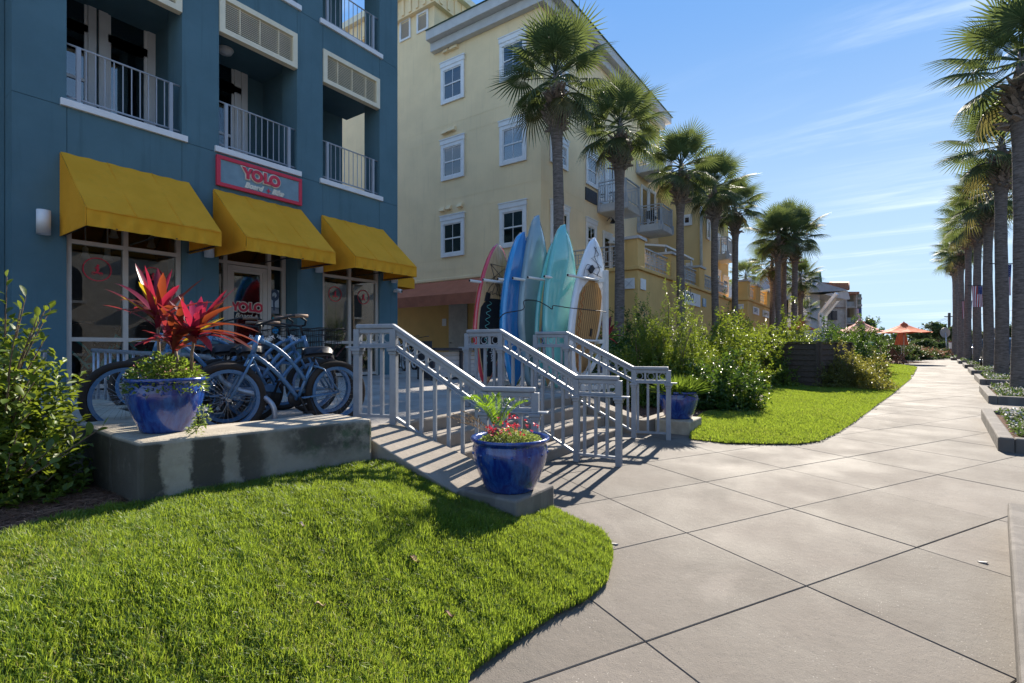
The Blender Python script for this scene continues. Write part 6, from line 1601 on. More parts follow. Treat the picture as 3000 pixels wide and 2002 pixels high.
# ---- pine straw bed left of the wall
BED1 = [(p_d.x, p_d.y), (p_c.x, p_c.y), (p_b.x, p_b.y), (-4.25, 1.44), (-4.9, 1.44), (-8.6, 1.64), (-10.9, 1.7), (-10.9, -4), (-6, -3)]
def hb(P): return .39 + .03 * vnoise(P, 2.2, 8)
lawn('planting_bed', BED1, hb, .08); COL.objects['planting_bed'].data.materials[0] = M_mulch
def straw(name, poly, hf, n, L, W, m, seed, vis=None):
    r = np.random.default_rng(seed); A = np.array(poly); lo, hi = A.min(0), A.max(0); P = r.uniform(lo, hi, (n * 6, 2))
    if vis is not None: P = P[vis(P)]
    P = P[inside(P, poly)][:n]; n = len(P)
    a = r.uniform(0, 2 * np.pi, n); l = L * r.uniform(.5, 1.2, n); D = np.stack([np.cos(a), np.sin(a)], 1) * l[:, None] / 2; S = np.stack([-np.sin(a), np.cos(a)], 1) * W
    B = np.stack([-np.sin(a), np.cos(a)], 1) * (l * r.normal(0, .12, n))[:, None]
    z = hf(P); z1 = z + r.uniform(.004, .035, n); z2 = z + r.uniform(.004, .04, n)
    V = np.empty((n, 6, 3)); V[:, 0, :2] = P - D - S; V[:, 1, :2] = P - D + S; V[:, 2, :2] = P + B + S; V[:, 3, :2] = P + B - S; V[:, 4, :2] = P + D + S; V[:, 5, :2] = P + D - S
    V[:, 0, 2] = z1; V[:, 1, 2] = z1 + .003; V[:, 2, 2] = (z1 + z2) / 2 + .012; V[:, 3, 2] = V[:, 2, 2]; V[:, 4, 2] = z2; V[:, 5, 2] = z2
    i = np.arange(n)[:, None] * 6; F = np.concatenate([i + np.array([[0, 1, 2]]), i + np.array([[0, 2, 3]]), i + np.array([[3, 2, 4]]), i + np.array([[3, 4, 5]])], 1).reshape(-1, 3)
    return tag(raw(name, npmesh(name, V.reshape(-1, 3), F, m, np.repeat(r.uniform(0, 1, n), 6))), kind='stuff')
M_straw = leafmat('pine_needle', (.10, .045, .028), (.34, .19, .12), (.2, .1, .05), .7, .1)
straw('pine_straw', BED1, hb, 26000, .19, .0013, M_straw, 4, lambda P: in_view(P, .2))
# mulch beds behind the far lawn
BED2 = [(-3.0, 9.35), (-4.95, 8.5), (-4.95, 16), (-6.9, 20.5), (-7.9, 20.5), (-7.9, 37.9), (-6.8, 37.9), (-5.5, 48), (4, 48), g2(2560, 1068), g2(2580, 1098), g2(2567, 1113), g2(2590, 1144), g2(2500, 1147), g2(2398, 1143), g2(2250, 1131), g2(2233, 1150), g2(2243, 1185), g2(2202, 1199), g2(2138, 1209), g2(2060, 1224), g2(2025, 1255), (-2.3, 9.32)]
def hb2(P): return NZ(P) + .045 + .02 * vnoise(P, 1.6, 9)
lawn('planting_bed', BED2, hb2, .16); [setattr(o.data.materials, '__len__', None) for o in ()]
COL.objects['planting_bed.001'].data.materials[0] = M_mulch
straw('bark_mulch', [g2(2243, 1187), g2(2202, 1202), g2(2138, 1212), g2(2050, 1230), g2(2000, 1225), g2(1990, 1180), g2(2100, 1150), g2(2230, 1150)], hb2, 5000, .09, .005, M_straw, 6)
straw('bark_mulch', [g2(2400, 1145), g2(2500, 1150), g2(2592, 1146), g2(2567, 1113), g2(2480, 1120)], hb2, 3000, .09, .006, M_straw, 7)
sheet('garden_path', [g2(2560, 1089), g2(2672, 1104), g2(2676, 1101), g2(2560, 1086)], .012, M_walk)

# ================================================================== bushes
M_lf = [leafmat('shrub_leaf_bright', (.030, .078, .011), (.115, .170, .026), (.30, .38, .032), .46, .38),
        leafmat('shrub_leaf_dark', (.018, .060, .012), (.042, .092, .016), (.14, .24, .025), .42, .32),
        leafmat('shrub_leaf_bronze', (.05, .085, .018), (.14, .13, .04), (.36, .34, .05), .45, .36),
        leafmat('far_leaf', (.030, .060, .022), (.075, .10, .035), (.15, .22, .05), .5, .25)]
M_twig = mat('twig', (.13, .095, .065), .85, .2, var=.3, vs=20)
def bush(label, c, R, nt, L, W, m, seed, group=None, cat='bush', nl=12, name='shrub', up=.45, stems=14, shell=.62, twig=.26, parent=None, zmin=.06):
    r = np.random.default_rng(seed); c = np.array(c)
    T = parent or thing(name, label, cat, tuple(c), group)
    Dn = unit(r.normal(size=(nt, 3))); Dn[:, 2] = np.abs(Dn[:, 2]) * 1.0 - .25 * r.uniform(0, 1, nt)
    lump = 1 + .16 * np.sin(Dn[:, 0] * 5 + seed) * np.cos(Dn[:, 1] * 4.3 + seed * 2) + .14 * np.sin(Dn[:, 2] * 7 + Dn[:, 0] * 6 + seed * 3) + r.normal(0, .07, nt)
    rad = (shell + (1 - shell) * r.uniform(0, 1, nt) ** .6) * lump; rad[: nt // 5] *= r.uniform(.35, .9, nt // 5)
    E = Dn * rad[:, None] * np.array(R) ; E[:, 2] = np.maximum(E[:, 2], zmin * r.uniform(.5, 2.5, nt))
    dirs = unit(E * np.array([1, 1, .6]) + np.array([0, 0, up * R[2]]) + r.normal(size=(nt, 3)) * .25 * R[2])
    t = np.tile(np.linspace(-1, .15, nl), nt); P = np.repeat(E, nl, 0) + np.repeat(dirs, nl, 0) * (t * twig)[:, None]
    d0 = np.repeat(dirs, nl, 0); sp = unit(np.cross(d0, r.normal(size=d0.shape))); D = unit(d0 * .55 + sp * .9 + np.array([0, 0, .12]))
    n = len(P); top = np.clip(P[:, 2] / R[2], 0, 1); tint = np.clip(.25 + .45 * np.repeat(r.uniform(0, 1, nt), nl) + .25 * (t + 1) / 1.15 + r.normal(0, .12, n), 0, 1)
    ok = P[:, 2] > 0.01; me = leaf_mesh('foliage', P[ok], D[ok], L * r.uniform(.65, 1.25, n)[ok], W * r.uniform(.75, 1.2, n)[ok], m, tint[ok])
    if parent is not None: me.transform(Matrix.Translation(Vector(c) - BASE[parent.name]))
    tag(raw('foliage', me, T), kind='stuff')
    if stems:
        q = MB()
        for k in range(stems):
            e_ = E[r.integers(nt)]; b0 = np.array([e_[0] * .12, e_[1] * .12, 0]); q.tube([tuple(b0 + c), tuple(c + e_ * .55 + np.array([r.normal() * .05, r.normal() * .05, R[2] * .08])), tuple(c + e_ * .97)], [max(.006, .011 * R[2]), .006 * R[2], .003 * R[2]], 5)
        obj('stem', q, M_twig, T)
    return T
def bb_(u, v, d, dz=0): p = at_d(u, v, d); return (p.x, p.y, gz(p.x, p.y) + .04 + dz)
# the big airy bush by the far rail: several leaders
T = bush('big airy bright green bush between the white board and the palms, tallest at its tip', bb_(1935, 1000, 12.6), (1.40, 1.25, 2.15), 1500, .078, .026, M_lf[0], 1, nl=15, stems=46, shell=.45, twig=.22, up=.6)
for k, (u_, d_, rx, hz, nt) in enumerate(((1885, 12.4, .75, 2.6, 320), (1950, 12.9, .62, 3.15, 360), (2035, 13.0, .8, 2.6, 380), (1990, 12.2, .9, 2.0, 320), (1850, 12.0, .6, 1.5, 160))):
    bush(None, bb_(u_, 1000, d_), (rx * 1.05, rx * 1.05, hz), int(nt * 1.3), .078, .026, M_lf[0], 20 + k, nl=15, parent=T, stems=14, shell=.5, up=.65)
bush('dark glossy broad leaved shrub leaning over the far lawn, left of the wooden screen', bb_(2115, 1000, 11.3), (.95, .85, 1.32), 620, .115, .042, M_lf[1], 2, shell=.5, up=.5)
T = bush('low dark shrub at the foot of the big bush behind the right pot', bb_(1985, 1000, 11.6), (.75, .7, .85), 330, .10, .036, M_lf[1], 3)
T = bush('small bright sprig growing from the mulch at the edge of the far lawn', bb_(2200, 1000, 11.0), (.28, .28, .5), 70, .09, .034, M_lf[0], 4, stems=5)
for k, (u_, d_, rx, hz, mi, lab) in enumerate((
    (2110, 15.5, 1.3, 2.3, 0, 'bright hedge bush right behind the dark glossy shrub'), (2200, 17.5, 1.5, 2.5, 0, 'rounded bright hedge bush under the orange umbrella, left part of the hedge'),
    (2290, 20.5, 1.7, 2.7, 0, 'bright hedge bush whose top reaches the left orange umbrella'), (2160, 20.0, 1.8, 2.9, 0, 'bright bush in front of the ochre block'),
    (2375, 22.0, 1.6, 2.1, 1, 'darker hedge bush behind the left end of the wooden screen'), (2450, 23.5, 1.8, 2.45, 1, 'mid green hedge bush above the middle of the wooden screen'), (2500, 24.5, 1.4, 2.7, 1, 'tall loose hedge bush at the right end of the wooden screen'),
    (1800, 15.0, .9, 1.9, 1, 'dark bush in shade behind the white board and dark red cordyline'), (1835, 16.5, 1.0, 2.6, 1, 'tall shaded bush against the second palm trunk'),
    (2060, 24.5, 1.5, 2.0, 0, 'bush at the foot of the third palm'), (2250, 27.0, 1.8, 2.3, 0, 'far bright bush below the coffee sign'))):
    bush(lab, bb_(u_, 1000, d_), (rx, rx, hz), 800, .088 + .002 * d_, .028 + .001 * d_, M_lf[mi], 40 + k, 'hedge bushes behind the far lawn', shell=.55, stems=8)
bush('bronze tipped leafy shrub right of the wooden screen', bb_(2480, 1000, 16.2), (1.15, .8, 1.30), 720, .085, .036, M_lf[2], 5, shell=.5, stems=22)
bush('second bronze tipped shrub, right end beside the grass', bb_(2545, 1000, 17.6), (.75, .7, 1.22), 420, .085, .036, M_lf[2], 6, shell=.5, stems=14)
# left foreground shrub: big rounded leaves, the nearest ones separate
SC = at_d(10, 1330, 3.85); SC.z = .41
T = bush('leafy green shrub with big rounded leaves at the left edge, in the pine straw', (SC.x, SC.y, .40), (.54, .54, 1.42), 560, .080, .036, M_lf[0], 7, nl=13, shell=.45, up=.7, stems=16, twig=.20)
r_ = np.random.default_rng(77)
lm = MB(); lp = [(0, 0), (.25, .16), (.55, .27), (.82, .22), (1, 0), (.82, -.22), (.55, -.27), (.25, -.16)]
mid = [(0, 0, 0), (.3, 0, .0), (.6, 0, .0), (1, 0, -.06)]
vs = [(0, 0, 0), (.28, .17, .06), (.58, .25, .08), (.85, .17, .03), (1, 0, -.06), (.85, -.17, .03), (.58, -.25, .08), (.28, -.17, .06), (.3, 0, 0), (.62, 0, .0), (.86, 0, -.02)]
fs = [(0, 8, 1), (1, 8, 9, 2), (2, 9, 10, 3), (3, 10, 4), (0, 7, 8), (7, 6, 9, 8), (6, 5, 10, 9), (5, 4, 10)]
LEAFM = []
for k in range(5):
    me = bpy.data.meshes.new('leaf'); me.from_pydata([(x * .088, y * .088, z * .088) for x, y, z in vs], [], fs); me.materials.append(M_lf[0]); me.polygons.foreach_set('use_smooth', [True] * len(fs))
    a = me.attributes.new('tint', 'FLOAT', 'POINT'); a.data.foreach_set('value', [min(1, .15 + .2 * k)] * len(vs)); me.update(); LEAFM.append(me)
def sprig(T, pts, n, seed, s=1.0):
    rr = random.Random(seed); q = MB(); q.tube(pts, [.006] * (len(pts) - 1) + [.003], 5); obj('stem', q, M_twig, T)
    P = [Vector(p) for p in pts]
    for k in range(n):
        t = (k + 1) / n * .85 + .15; x = t * (len(P) - 1); i = min(len(P) - 2, int(x)); p = P[i].lerp(P[i + 1], x - i); d = (P[i + 1] - P[i]).normalized()
        sp = d.cross(Vector((rr.gauss(0, 1), rr.gauss(0, 1), rr.gauss(0, 1)))).normalized(); f = (d * (.35 + .9 * (t > .9)) + sp * .9 + Vector((0, 0, .25))).normalized()
        up = Vector((rr.gauss(0, .3), rr.gauss(0, .3), 1)); s_ = up.cross(f).normalized(); u_ = f.cross(s_); sc = s * rr.uniform(.7, 1.15)
        o = raw('leaf', rr.choice(LEAFM), T); c = p - BASE[T.name]
        o.matrix_local = Matrix(((f.x * sc, s_.x * sc, u_.x * sc, c.x), (f.y * sc, s_.y * sc, u_.y * sc, c.y), (f.z * sc, s_.z * sc, u_.z * sc, c.z), (0, 0, 0, 1)))
dS = fwd(SC.x, SC.y)
def PS(u, v, dd=0.0): return at_d(u, v, dS + dd)
for k, (tip, n) in enumerate((((20, 812, -.1), 10), ((75, 870, .0), 12), ((138, 895, -.1), 14), ((148, 905, .15), 10), ((110, 930, -.25), 12), ((60, 905, -.3), 10), ((128, 1000, -.1), 12), ((110, 1075, -.2), 12), ((100, 1120, -.3), 12), ((95, 1165, -.1), 10), ((40, 1000, -.35), 12), ((30, 1100, -.4), 12), ((88, 1210, -.3), 10))):
    u_, v_, dd = tip; e_ = PS(u_, v_, dd); b0 = Vector((SC.x, SC.y, .42)) + Vector((0, 0, max(0, (e_.z - .42) * .45))); sprig(T, [b0, b0.lerp(e_, .5) + Vector((0, 0, .06)), e_], n, k)
for k, (tip, n) in enumerate((((50, 1265, -.35), 10), ((120, 1290, -.45), 12), ((165, 1300, -.40), 12), ((300, 1252, -.25), 16), ((205, 1325, -.5), 8), ((30, 1330, -.5), 10))):
    u_, v_, dd = tip; e_ = PS(u_, v_, dd); b0 = Vector((SC.x, SC.y, .42)); sprig(T, [b0, b0.lerp(e_, .45) + Vector((0, 0, .02)), e_], n, 30 + k)
T = thing('seedling', 'small young green plant growing out of the straw under the shrub', 'plant', at_z(70, 1470, .4))
b0 = at_z(70, 1470, .4); 
for k in range(3): sprig(T, [b0, at_d(40 + 60 * k, 1390 + 25 * (k % 2), fwd(b0.x, b0.y) - .1)], 6, 60 + k, 1.0)

# ================================================================== palms
M_trunk = None
k_ = N('palm_trunk'); p_ = k_.pos(True); rg = k_.noise(k_.mapped(p_, (3, 3, 14)), 1.6, 5, .7, .5); sp_ = k_.noise(p_, 9, 5, .75)
c_ = k_.mix(k_.rng(rg, .3, .7), (.10, .082, .072), (.26, .215, .19)); c_ = k_.mix(k_.mth('MULTIPLY', k_.rng(sp_, .66, .74), .7), c_, (.36, .32, .29))
b_ = k_.bsdf(c_, .9, .2); k_.bump(b_, k_.mth('ADD', rg, k_.mth('MULTIPLY', sp_, .6)), .03); M_trunk = k_.done(b_.outputs[0])
M_boot = wood('palm_boot', (.42, .34, .285), .9, (3, 3, 20), .4)
M_frond = leafmat('palm_frond', (.032, .062, .026), (.095, .128, .056), (.18, .23, .06), .62, .34)
M_frond_old = leafmat('palm_frond_old', (.06, .075, .025), (.14, .13, .055), (.25, .22, .07), .5, .3)
def frond_mesh(seed, droop, seglen, petiole, m):
    r = random.Random(seed); V, F, TN = [], [], []
    def tri(*p):
        o = len(V); V.extend(p); F.append((o, o + 1, o + 2))
    n = 30
    # petiole
    pp = []
    for i in range(5):
        t = i / 4; pp.append(Vector((petiole * t, 0, -.10 * petiole * t * t)))
    for i in range(4):
        w = .022 * (1 - .5 * i / 4); a, b_ = pp[i], pp[i + 1]
        for sg in (1, -1):
            tri(a + Vector((0, -w, 0)), b_ + Vector((0, -w, 0)), a + Vector((0, 0, -.02 * sg))); tri(b_ + Vector((0, -w, 0)), b_ + Vector((0, 0, -.02 * sg)), a + Vector((0, 0, -.02 * sg)))
            tri(a + Vector((0, w, 0)), a + Vector((0, 0, -.02 * sg)), b_ + Vector((0, w, 0))); tri(b_ + Vector((0, w, 0)), a + Vector((0, 0, -.02 * sg)), b_ + Vector((0, 0, -.02 * sg)))
    h = pp[-1]
    def at(an, rad, off=0):
        x = math.cos(an) * rad; y = math.sin(an) * rad
        x2 = x + .22 * seglen * (1 - abs(an) / 2.6)      # costa carries the middle leaflets further out
        z = -droop * (rad / seglen) ** 2 * seglen * .55 - droop * .25 * seglen * (max(0, math.cos(an)) * rad / seglen) - .18 * abs(y) + off
        return h + Vector((x2, y, z))
    amax = 2.45
    for k in range(n):
        a0 = -amax + 2 * amax * k / n; a1 = -amax + 2 * amax * (k + 1) / n; am = (a0 + a1) / 2 + r.uniform(-.03, .03)
        L = seglen * (1 - .22 * abs(am) / amax) * r.uniform(.88, 1.05); r1 = seglen * .29
        e0, e1, md = at(a0, r1), at(a1, r1), at(am, r1, .02)
        c0 = h + Vector((.22 * seglen * (1 - abs(am) / 2.6) * .6, 0, 0))
        tri(c0, e0, md); tri(c0, md, e1)
        wv = .44; f0, f1 = at(am - (am - a0) * wv * 1.1, r1 + (L - r1) * .42), at(am + (a1 - am) * wv * 1.1, r1 + (L - r1) * .42)
        tri(e0, f0, md); tri(f0, f1, md); tri(md, f1, e1)
        tip = at(am + r.uniform(-.04, .04), L, -droop * .10 * seglen - r.uniform(0, .06)); tri(f0, tip, f1)
    me = npmesh('frond', np.array([tuple(v) for v in V]), np.array(F), m, np.random.default_rng(seed).uniform(0, 1, len(F)).repeat(3)); return me
FR_NEW = [frond_mesh(s_, .12, .95, .85, M_frond) for s_ in (1, 2)]
FR_MID = [frond_mesh(s_, .30, 1.02, .98, M_frond) for s_ in (3, 4, 5)]
FR_OLD = [frond_mesh(s_, .60, .98, .95, M_frond) for s_ in (6, 7)]
FR_DEAD = [frond_mesh(8, .95, .9, .9, M_frond_old)]
q = MB(); vsb = []
for z, w, x, th in ((-.02, .115, .00, .035), (.07, .10, .045, .035), (.17, .065, .13, .026), (.21, .055, .165, .02)): vsb.append([(x - th, -w / 2, z), (x + th, -w / 2, z), (x + th, w / 2, z), (x - th, w / 2, z)])
q.v = [p for r_ in vsb for p in r_]; q.f = [(3, 2, 1, 0), (12, 13, 14, 15)] + [(i * 4 + k, i * 4 + (k + 1) % 4, (i + 1) * 4 + (k + 1) % 4, (i + 1) * 4 + k) for i in range(3) for k in range(4)]; q.mi = [0] * len(q.f); q.sm = [False] * len(q.f)
BOOT = q.mesh('leaf_base', M_boot)
def palm(label, x, y, zhead, group, rad=.19, s=1.0, nf=34, seed=1, boots=44, single=True, lean=(0, 0), zb=None):
    r = random.Random(seed); zb = gz(x, y) if zb is None else zb
    T = thing('palm_tree', label, 'palm tree', (x, y, zb), group)
    q = MB(); n = 22; H = zhead - zb; pts, rr = [], []
    for i in range(n + 1):
        t = i / n; pts.append((x + lean[0] * t * t + .02 * math.sin(t * 7 + seed), y + lean[1] * t * t + .02 * math.cos(t * 6 + seed), zb - .1 + (H + .1) * t))
        rr.append(rad * (1.10 - .22 * t + .10 * max(0, 1 - t * 9) + (r.uniform(-.03, .03))) * (1 + .50 * max(0, min(1, (t - .84) / .08))))
    q.tube(pts, rr, 16); q.tube([Vector(pts[-1]) - Vector((0, 0, .05)), Vector(pts[-1]) + Vector((0, 0, .55 * s)), Vector(pts[-1]) + Vector((0, 0, 1.15 * s))], [rad * 1.35, rad * .7, rad * .3], 12); obj('trunk', q, M_trunk, T)
    hx, hy = pts[-1][0], pts[-1][1]; top = Vector((hx, hy, zhead))
    def place(name, me, M, st=None):
        o = raw(name, me, T); o.matrix_local = Matrix.Translation(-BASE[T.name]) @ M; return o
    bl = 1.30 * s; acc = MB()
    for k in range(boots):
        t = k / boots; an = k * 2.399963 + r.uniform(-.25, .25); z = zhead - bl * .80 + bl * t
        rb = rad * (1.30 + .45 * math.sin(math.pi * min(1, t * .8 + .15)))
        sc = s * r.uniform(.95, 1.35); tw = r.uniform(-.75, .75); tilt = r.uniform(-.05, .30) + (.9 * r.random() if t < .14 else 0)
        M = Matrix.Translation((hx + rb * .80 * math.cos(an), hy + rb * .80 * math.sin(an), z)) @ Matrix.Rotation(an, 4, 'Z') @ Matrix.Rotation(tilt, 4, 'Y') @ Matrix.Rotation(tw, 4, 'X') @ Matrix.Scale(sc, 4)
        if single: place('leaf_base', BOOT, M)
        else:
            acc.add([tuple(M @ v.co) for v in BOOT.vertices], [tuple(p.vertices) for p in BOOT.polygons])
    if not single: tag(obj('leaf_base', acc, M_boot, T), kind='stuff')
    for k in range(nf):
        t = (k + .5) / nf; an = k * 2.399963 + r.uniform(-.25, .25)
        el = math.radians(86 - 128 * t ** 1.05) + r.uniform(-.12, .12)
        me = r.choice(FR_NEW if t < .3 else FR_MID if t < .72 else FR_OLD if t < .94 else FR_DEAD)
        sc = s * r.uniform(.88, 1.1) * (.92 if t < .12 else 1)
        M = Matrix.Translation(top + Vector((.07 * math.cos(an), .07 * math.sin(an), s * (1.15 - .65 * t)))) @ Matrix.Rotation(an, 4, 'Z') @ Matrix.Rotation(-el, 4, 'Y') @ Matrix.Rotation(r.uniform(-.5, .5), 4, 'X') @ Matrix.Scale(sc, 4)
        place('frond', me, M)
    return T
GL = 'palms in front of the cream building'
def zh(v, d): return CAMZ + (HV - v) / FPX * d
for k, (u_, d_, vh, s_, lab) in enumerate(((1638, 17.4, 290, 1.02, 'first and tallest palm of the left row, by the corner of the cream building'), (1813, 20.4, 425, .98, 'second palm of the left row, in front of the first balcony'), (1993, 24.6, 535, 1.0, 'third palm of the left row, beside the balcony with the person'), (2096, 28.0, 588, 1.0, 'fourth palm of the left row, in front of the cream wing'), (2155, 31.8, 640, .95, 'fifth palm of the left row, at the far edge of the cream wing'))):
    p = at_d(u_, HV, d_); palm(lab, p.x, p.y, zh(vh, d_), GL, .19, s_ * .99, 40, 10 + k, 74, True, (random.uniform(-.1, .1), 0))
GR = 'palms in the planters along the road'
for k, (u_, d_, vh, s_, rd, lab) in enumerate(((2996, 14.0, 262, 1.0, .215, 'nearest palm of the right row, cut by the right edge of the picture'), (2934, 19.8, 478, .98, .20, 'second palm of the right row, its trunk beside the first flag'), (2895, 25.2, 610, .95, .195, 'third palm of the right row counted from the right edge'), (2863, 30.6, 668, .95, .195, 'fourth palm of the right row, beside the second flag'), (2836, 35.8, 690, .95, .195, 'fifth palm of the right row'), (2815, 40.6, 752, .92, .195, 'sixth palm of the right row, second from the far end'), (2800, 46.0, 778, .92, .24, 'farthest palm of the right row, nearest the round sign'))):
    p = at_d(u_, HV, d_); palm(lab, p.x, p.y, zh(vh, d_), GR, rd, s_ * .98, 36, 30 + k, 70, k < 4)
GC = 'cluster of palms before the white restaurant'
for k, (u_, d_, vh, s_, lab) in enumerate(((2280, 35.5, 722, 1.0, 'dark trunked palm in the cluster, left of the tall pair'), (2297, 38.0, 700, 1.0, 'tallest palm of the cluster before the white restaurant'), (2328, 36.0, 724, 1.0, 'palm at the right of the cluster with reddish trunk'), (2262, 40.0, 795, .9, 'low palm at the left of the cluster'), (2345, 42.0, 840, .85, 'shortest palm at the right of the cluster, against the white wall'))):
    p = at_d(u_, HV, d_); palm(lab, p.x, p.y, zh(vh, d_), GC, .20, s_ * 1.08, 34, 50 + k, 36, False)
p = at_d(2350, HV, 45); palm('young palm with no trunk below the hanging sign', p.x, p.y, zh(935, 45), GC, .16, .75, 16, 60, 8, False)
p = at_d(2185, HV, 52); palm('far palm whose crown peeps over the ochre parapet', p.x, p.y, zh(835, 52), GC, .2, 1.0, 26, 61, 10, False)
pp_ = row(-1.0, 1.1); palm('palm in the planter beside the camera, seen only in the shop glass', pp_.x, pp_.y, 7.6, GR, .22, 1.0, 28, 66, 30, False)

# ================================================================== palm planters
M_gc = leafmat('ground_cover', (.035, .065, .020), (.11, .15, .05), (.2, .3, .06), .5, .25)
M_wf = leafmat('white_flower', (.45, .44, .46), (.74, .72, .74), (.7, .65, .65), .5, .3)
PLc = [(2924, 1322), (2895.4, 1183), (2870, 1127.4), (2845.3, 1098), (2826, 1079), (2807.7, 1065.9), (2785.4, 1055.7)]
labs = ['nearest whole concrete planter of white flowers, right edge', 'second concrete planter, at the foot of the nearest palm', 'third concrete planter, at the foot of the second palm', 'fourth concrete planter along the road', 'fifth concrete planter along the road', 'sixth concrete planter along the road', 'farthest concrete planter, by the end of the pavement']
def planter(label, near, L, W, seed, flowers=True, grp='concrete planters along the road', er2=(.644, .765)):
    er = cw(*er2); ep = cw(er2[1], -er2[0]); near = Vector((near[0], near[1], 0)); z0 = gz(near.x, near.y)
    T = thing('palm_planter', label, 'planter', (near.x, near.y, z0), grp)
    def P(a, b_, z): v = near + er * a + ep * b_; return (v.x, v.y, gz(v.x, v.y) + z)
    t = .17
    for nm, (a0, a1, b0, b1) in (('kerb_stone', (0, L, 0, t)), ('kerb_stone', (0, L, W - t, W)), ('kerb_stone', (0, t, t + .003, W - t - .003)), ('kerb_stone', (L - t, L, t + .003, W - t - .003))):
        q = MB(); q.hexa([P(a0, b0, -.1), P(a0, b1, -.1), P(a1, b1, -.1), P(a1, b0, -.1)], [P(a0, b0, .20), P(a0, b1, .20), P(a1, b1, .20), P(a1, b0, .20)]); obj(nm, q, M_kerb, T, .022)
    q = MB(); q.add([P(t, t, .13), P(t, W - t, .13), P(L - t, W - t, .13), P(L - t, t, .13)], [(0, 3, 2, 1)]); obj('soil', q, M_mulch, T)
    r = np.random.default_rng(seed); n = 5200 if flowers else 900
    a = r.uniform(t + .1, L - t - .1, n); b_ = r.uniform(t + .06, W - t - .06, n); pos = np.array([P(x, y, .13) for x, y in zip(a, b_)]); hh_ = (.10 + .08 * vnoise(pos[:, :2], 4, seed)) * r.uniform(.3, 1.2, n); pos[:, 2] += np.abs(hh_)
    D = unit(r.normal(size=(n, 3)) * .6 + np.array([0, 0, .8])); k = int(n * .72); s_ = 1.0 + .03 * fwd(near.x, near.y)
    bz = np.array(BASE[T.name])
    tag(raw('ground_cover', leaf_mesh('ground_cover', pos[:k] - bz, D[:k], np.full(k, .055 * s_), np.full(k, .03 * s_), M_gc, r.uniform(0, 1, k)), T), kind='stuff')
    if flowers:
        pos[k:, 2] += .03; D2 = unit(D[k:] * .6 + r.normal(size=D[k:].shape) * .6); m_ = n - k
        tag(raw('white_flowers', leaf_mesh('white_flowers', pos[k:] - bz, D2, np.full(m_, .032 * s_), np.full(m_, .030 * s_), M_wf, r.uniform(0, 1, m_)), T), kind='stuff')
    return T
for k, ((u_, v_), lab) in enumerate(zip(PLc, labs)):
    p = at_g(u_, v_); planter(lab, (p.x, p.y), 3.9, 1.75, 70 + k)
p = cw(4.17 - .69 * 4.6, 4.28 - .724 * 4.6); planter('long concrete planter kerb at the bottom right corner', (p.x, p.y), 4.6, 1.6, 90, False, er2=(.69, .724))

# ================================================================== wooden screen
M_scr = wood('dark_stained_wood', (.12, .088, .072), .7, (1, 9, 9), .5)
C0 = at_g(2398, 1141.5); CL = at_g(2244, 1128.5); zt0 = CAMZ + 16 / FPX * 16.4
T = thing('wooden_screen', 'dark brown horizontal board screen standing on the far lawn', 'screen', (C0.x, C0.y, gz(C0.x, C0.y)))
dl = (CL - C0); dl.z = 0; Ls = dl.length; dl.normalize(); dr = Vector((-dl.y, dl.x, 0)); dr = dr if dr.y > 0 else -dr
H = zt0 - C0.z; nb = 8
def screen_side(o, d, L, n_mid):
    bd = MB(); hb_ = (H - .06) / nb; nrm = Vector((d.y, -d.x, 0)); 
    if nrm.dot(Vector((ST, -CT, 0))) < 0: nrm = -nrm
    for k in range(nb):
        q = MB(); p = o + Vector((0, 0, .04 + hb_ * (k + .5))) + nrm * .01; q.bar(p + d * .06, p + d * (L - .06), .022, hb_ * 1.06, up=Vector((0, 0, 1)) + nrm * .13 * -1); obj('board', q, M_scr, T)
    for t in [0, 1] + n_mid:
        q = MB(); p = o + d * (L * t) + nrm * .03; q.bar(p - Vector((0, 0, .05)), p + Vector((0, 0, H)), .11, .09, up=d); obj('post', q, M_scr, T)
    q = MB(); q.bar(o + Vector((0, 0, H + .02)) + nrm * .01, o + d * L + Vector((0, 0, H + .02)) + nrm * .01, .13, .035); obj('cap_board', q, M_scr, T)
screen_side(C0, dl, Ls, []); screen_side(C0 + dr * .01, dr, 1.75, [.55]); screen_side(CL + dr * .01, dr, 1.75, [])

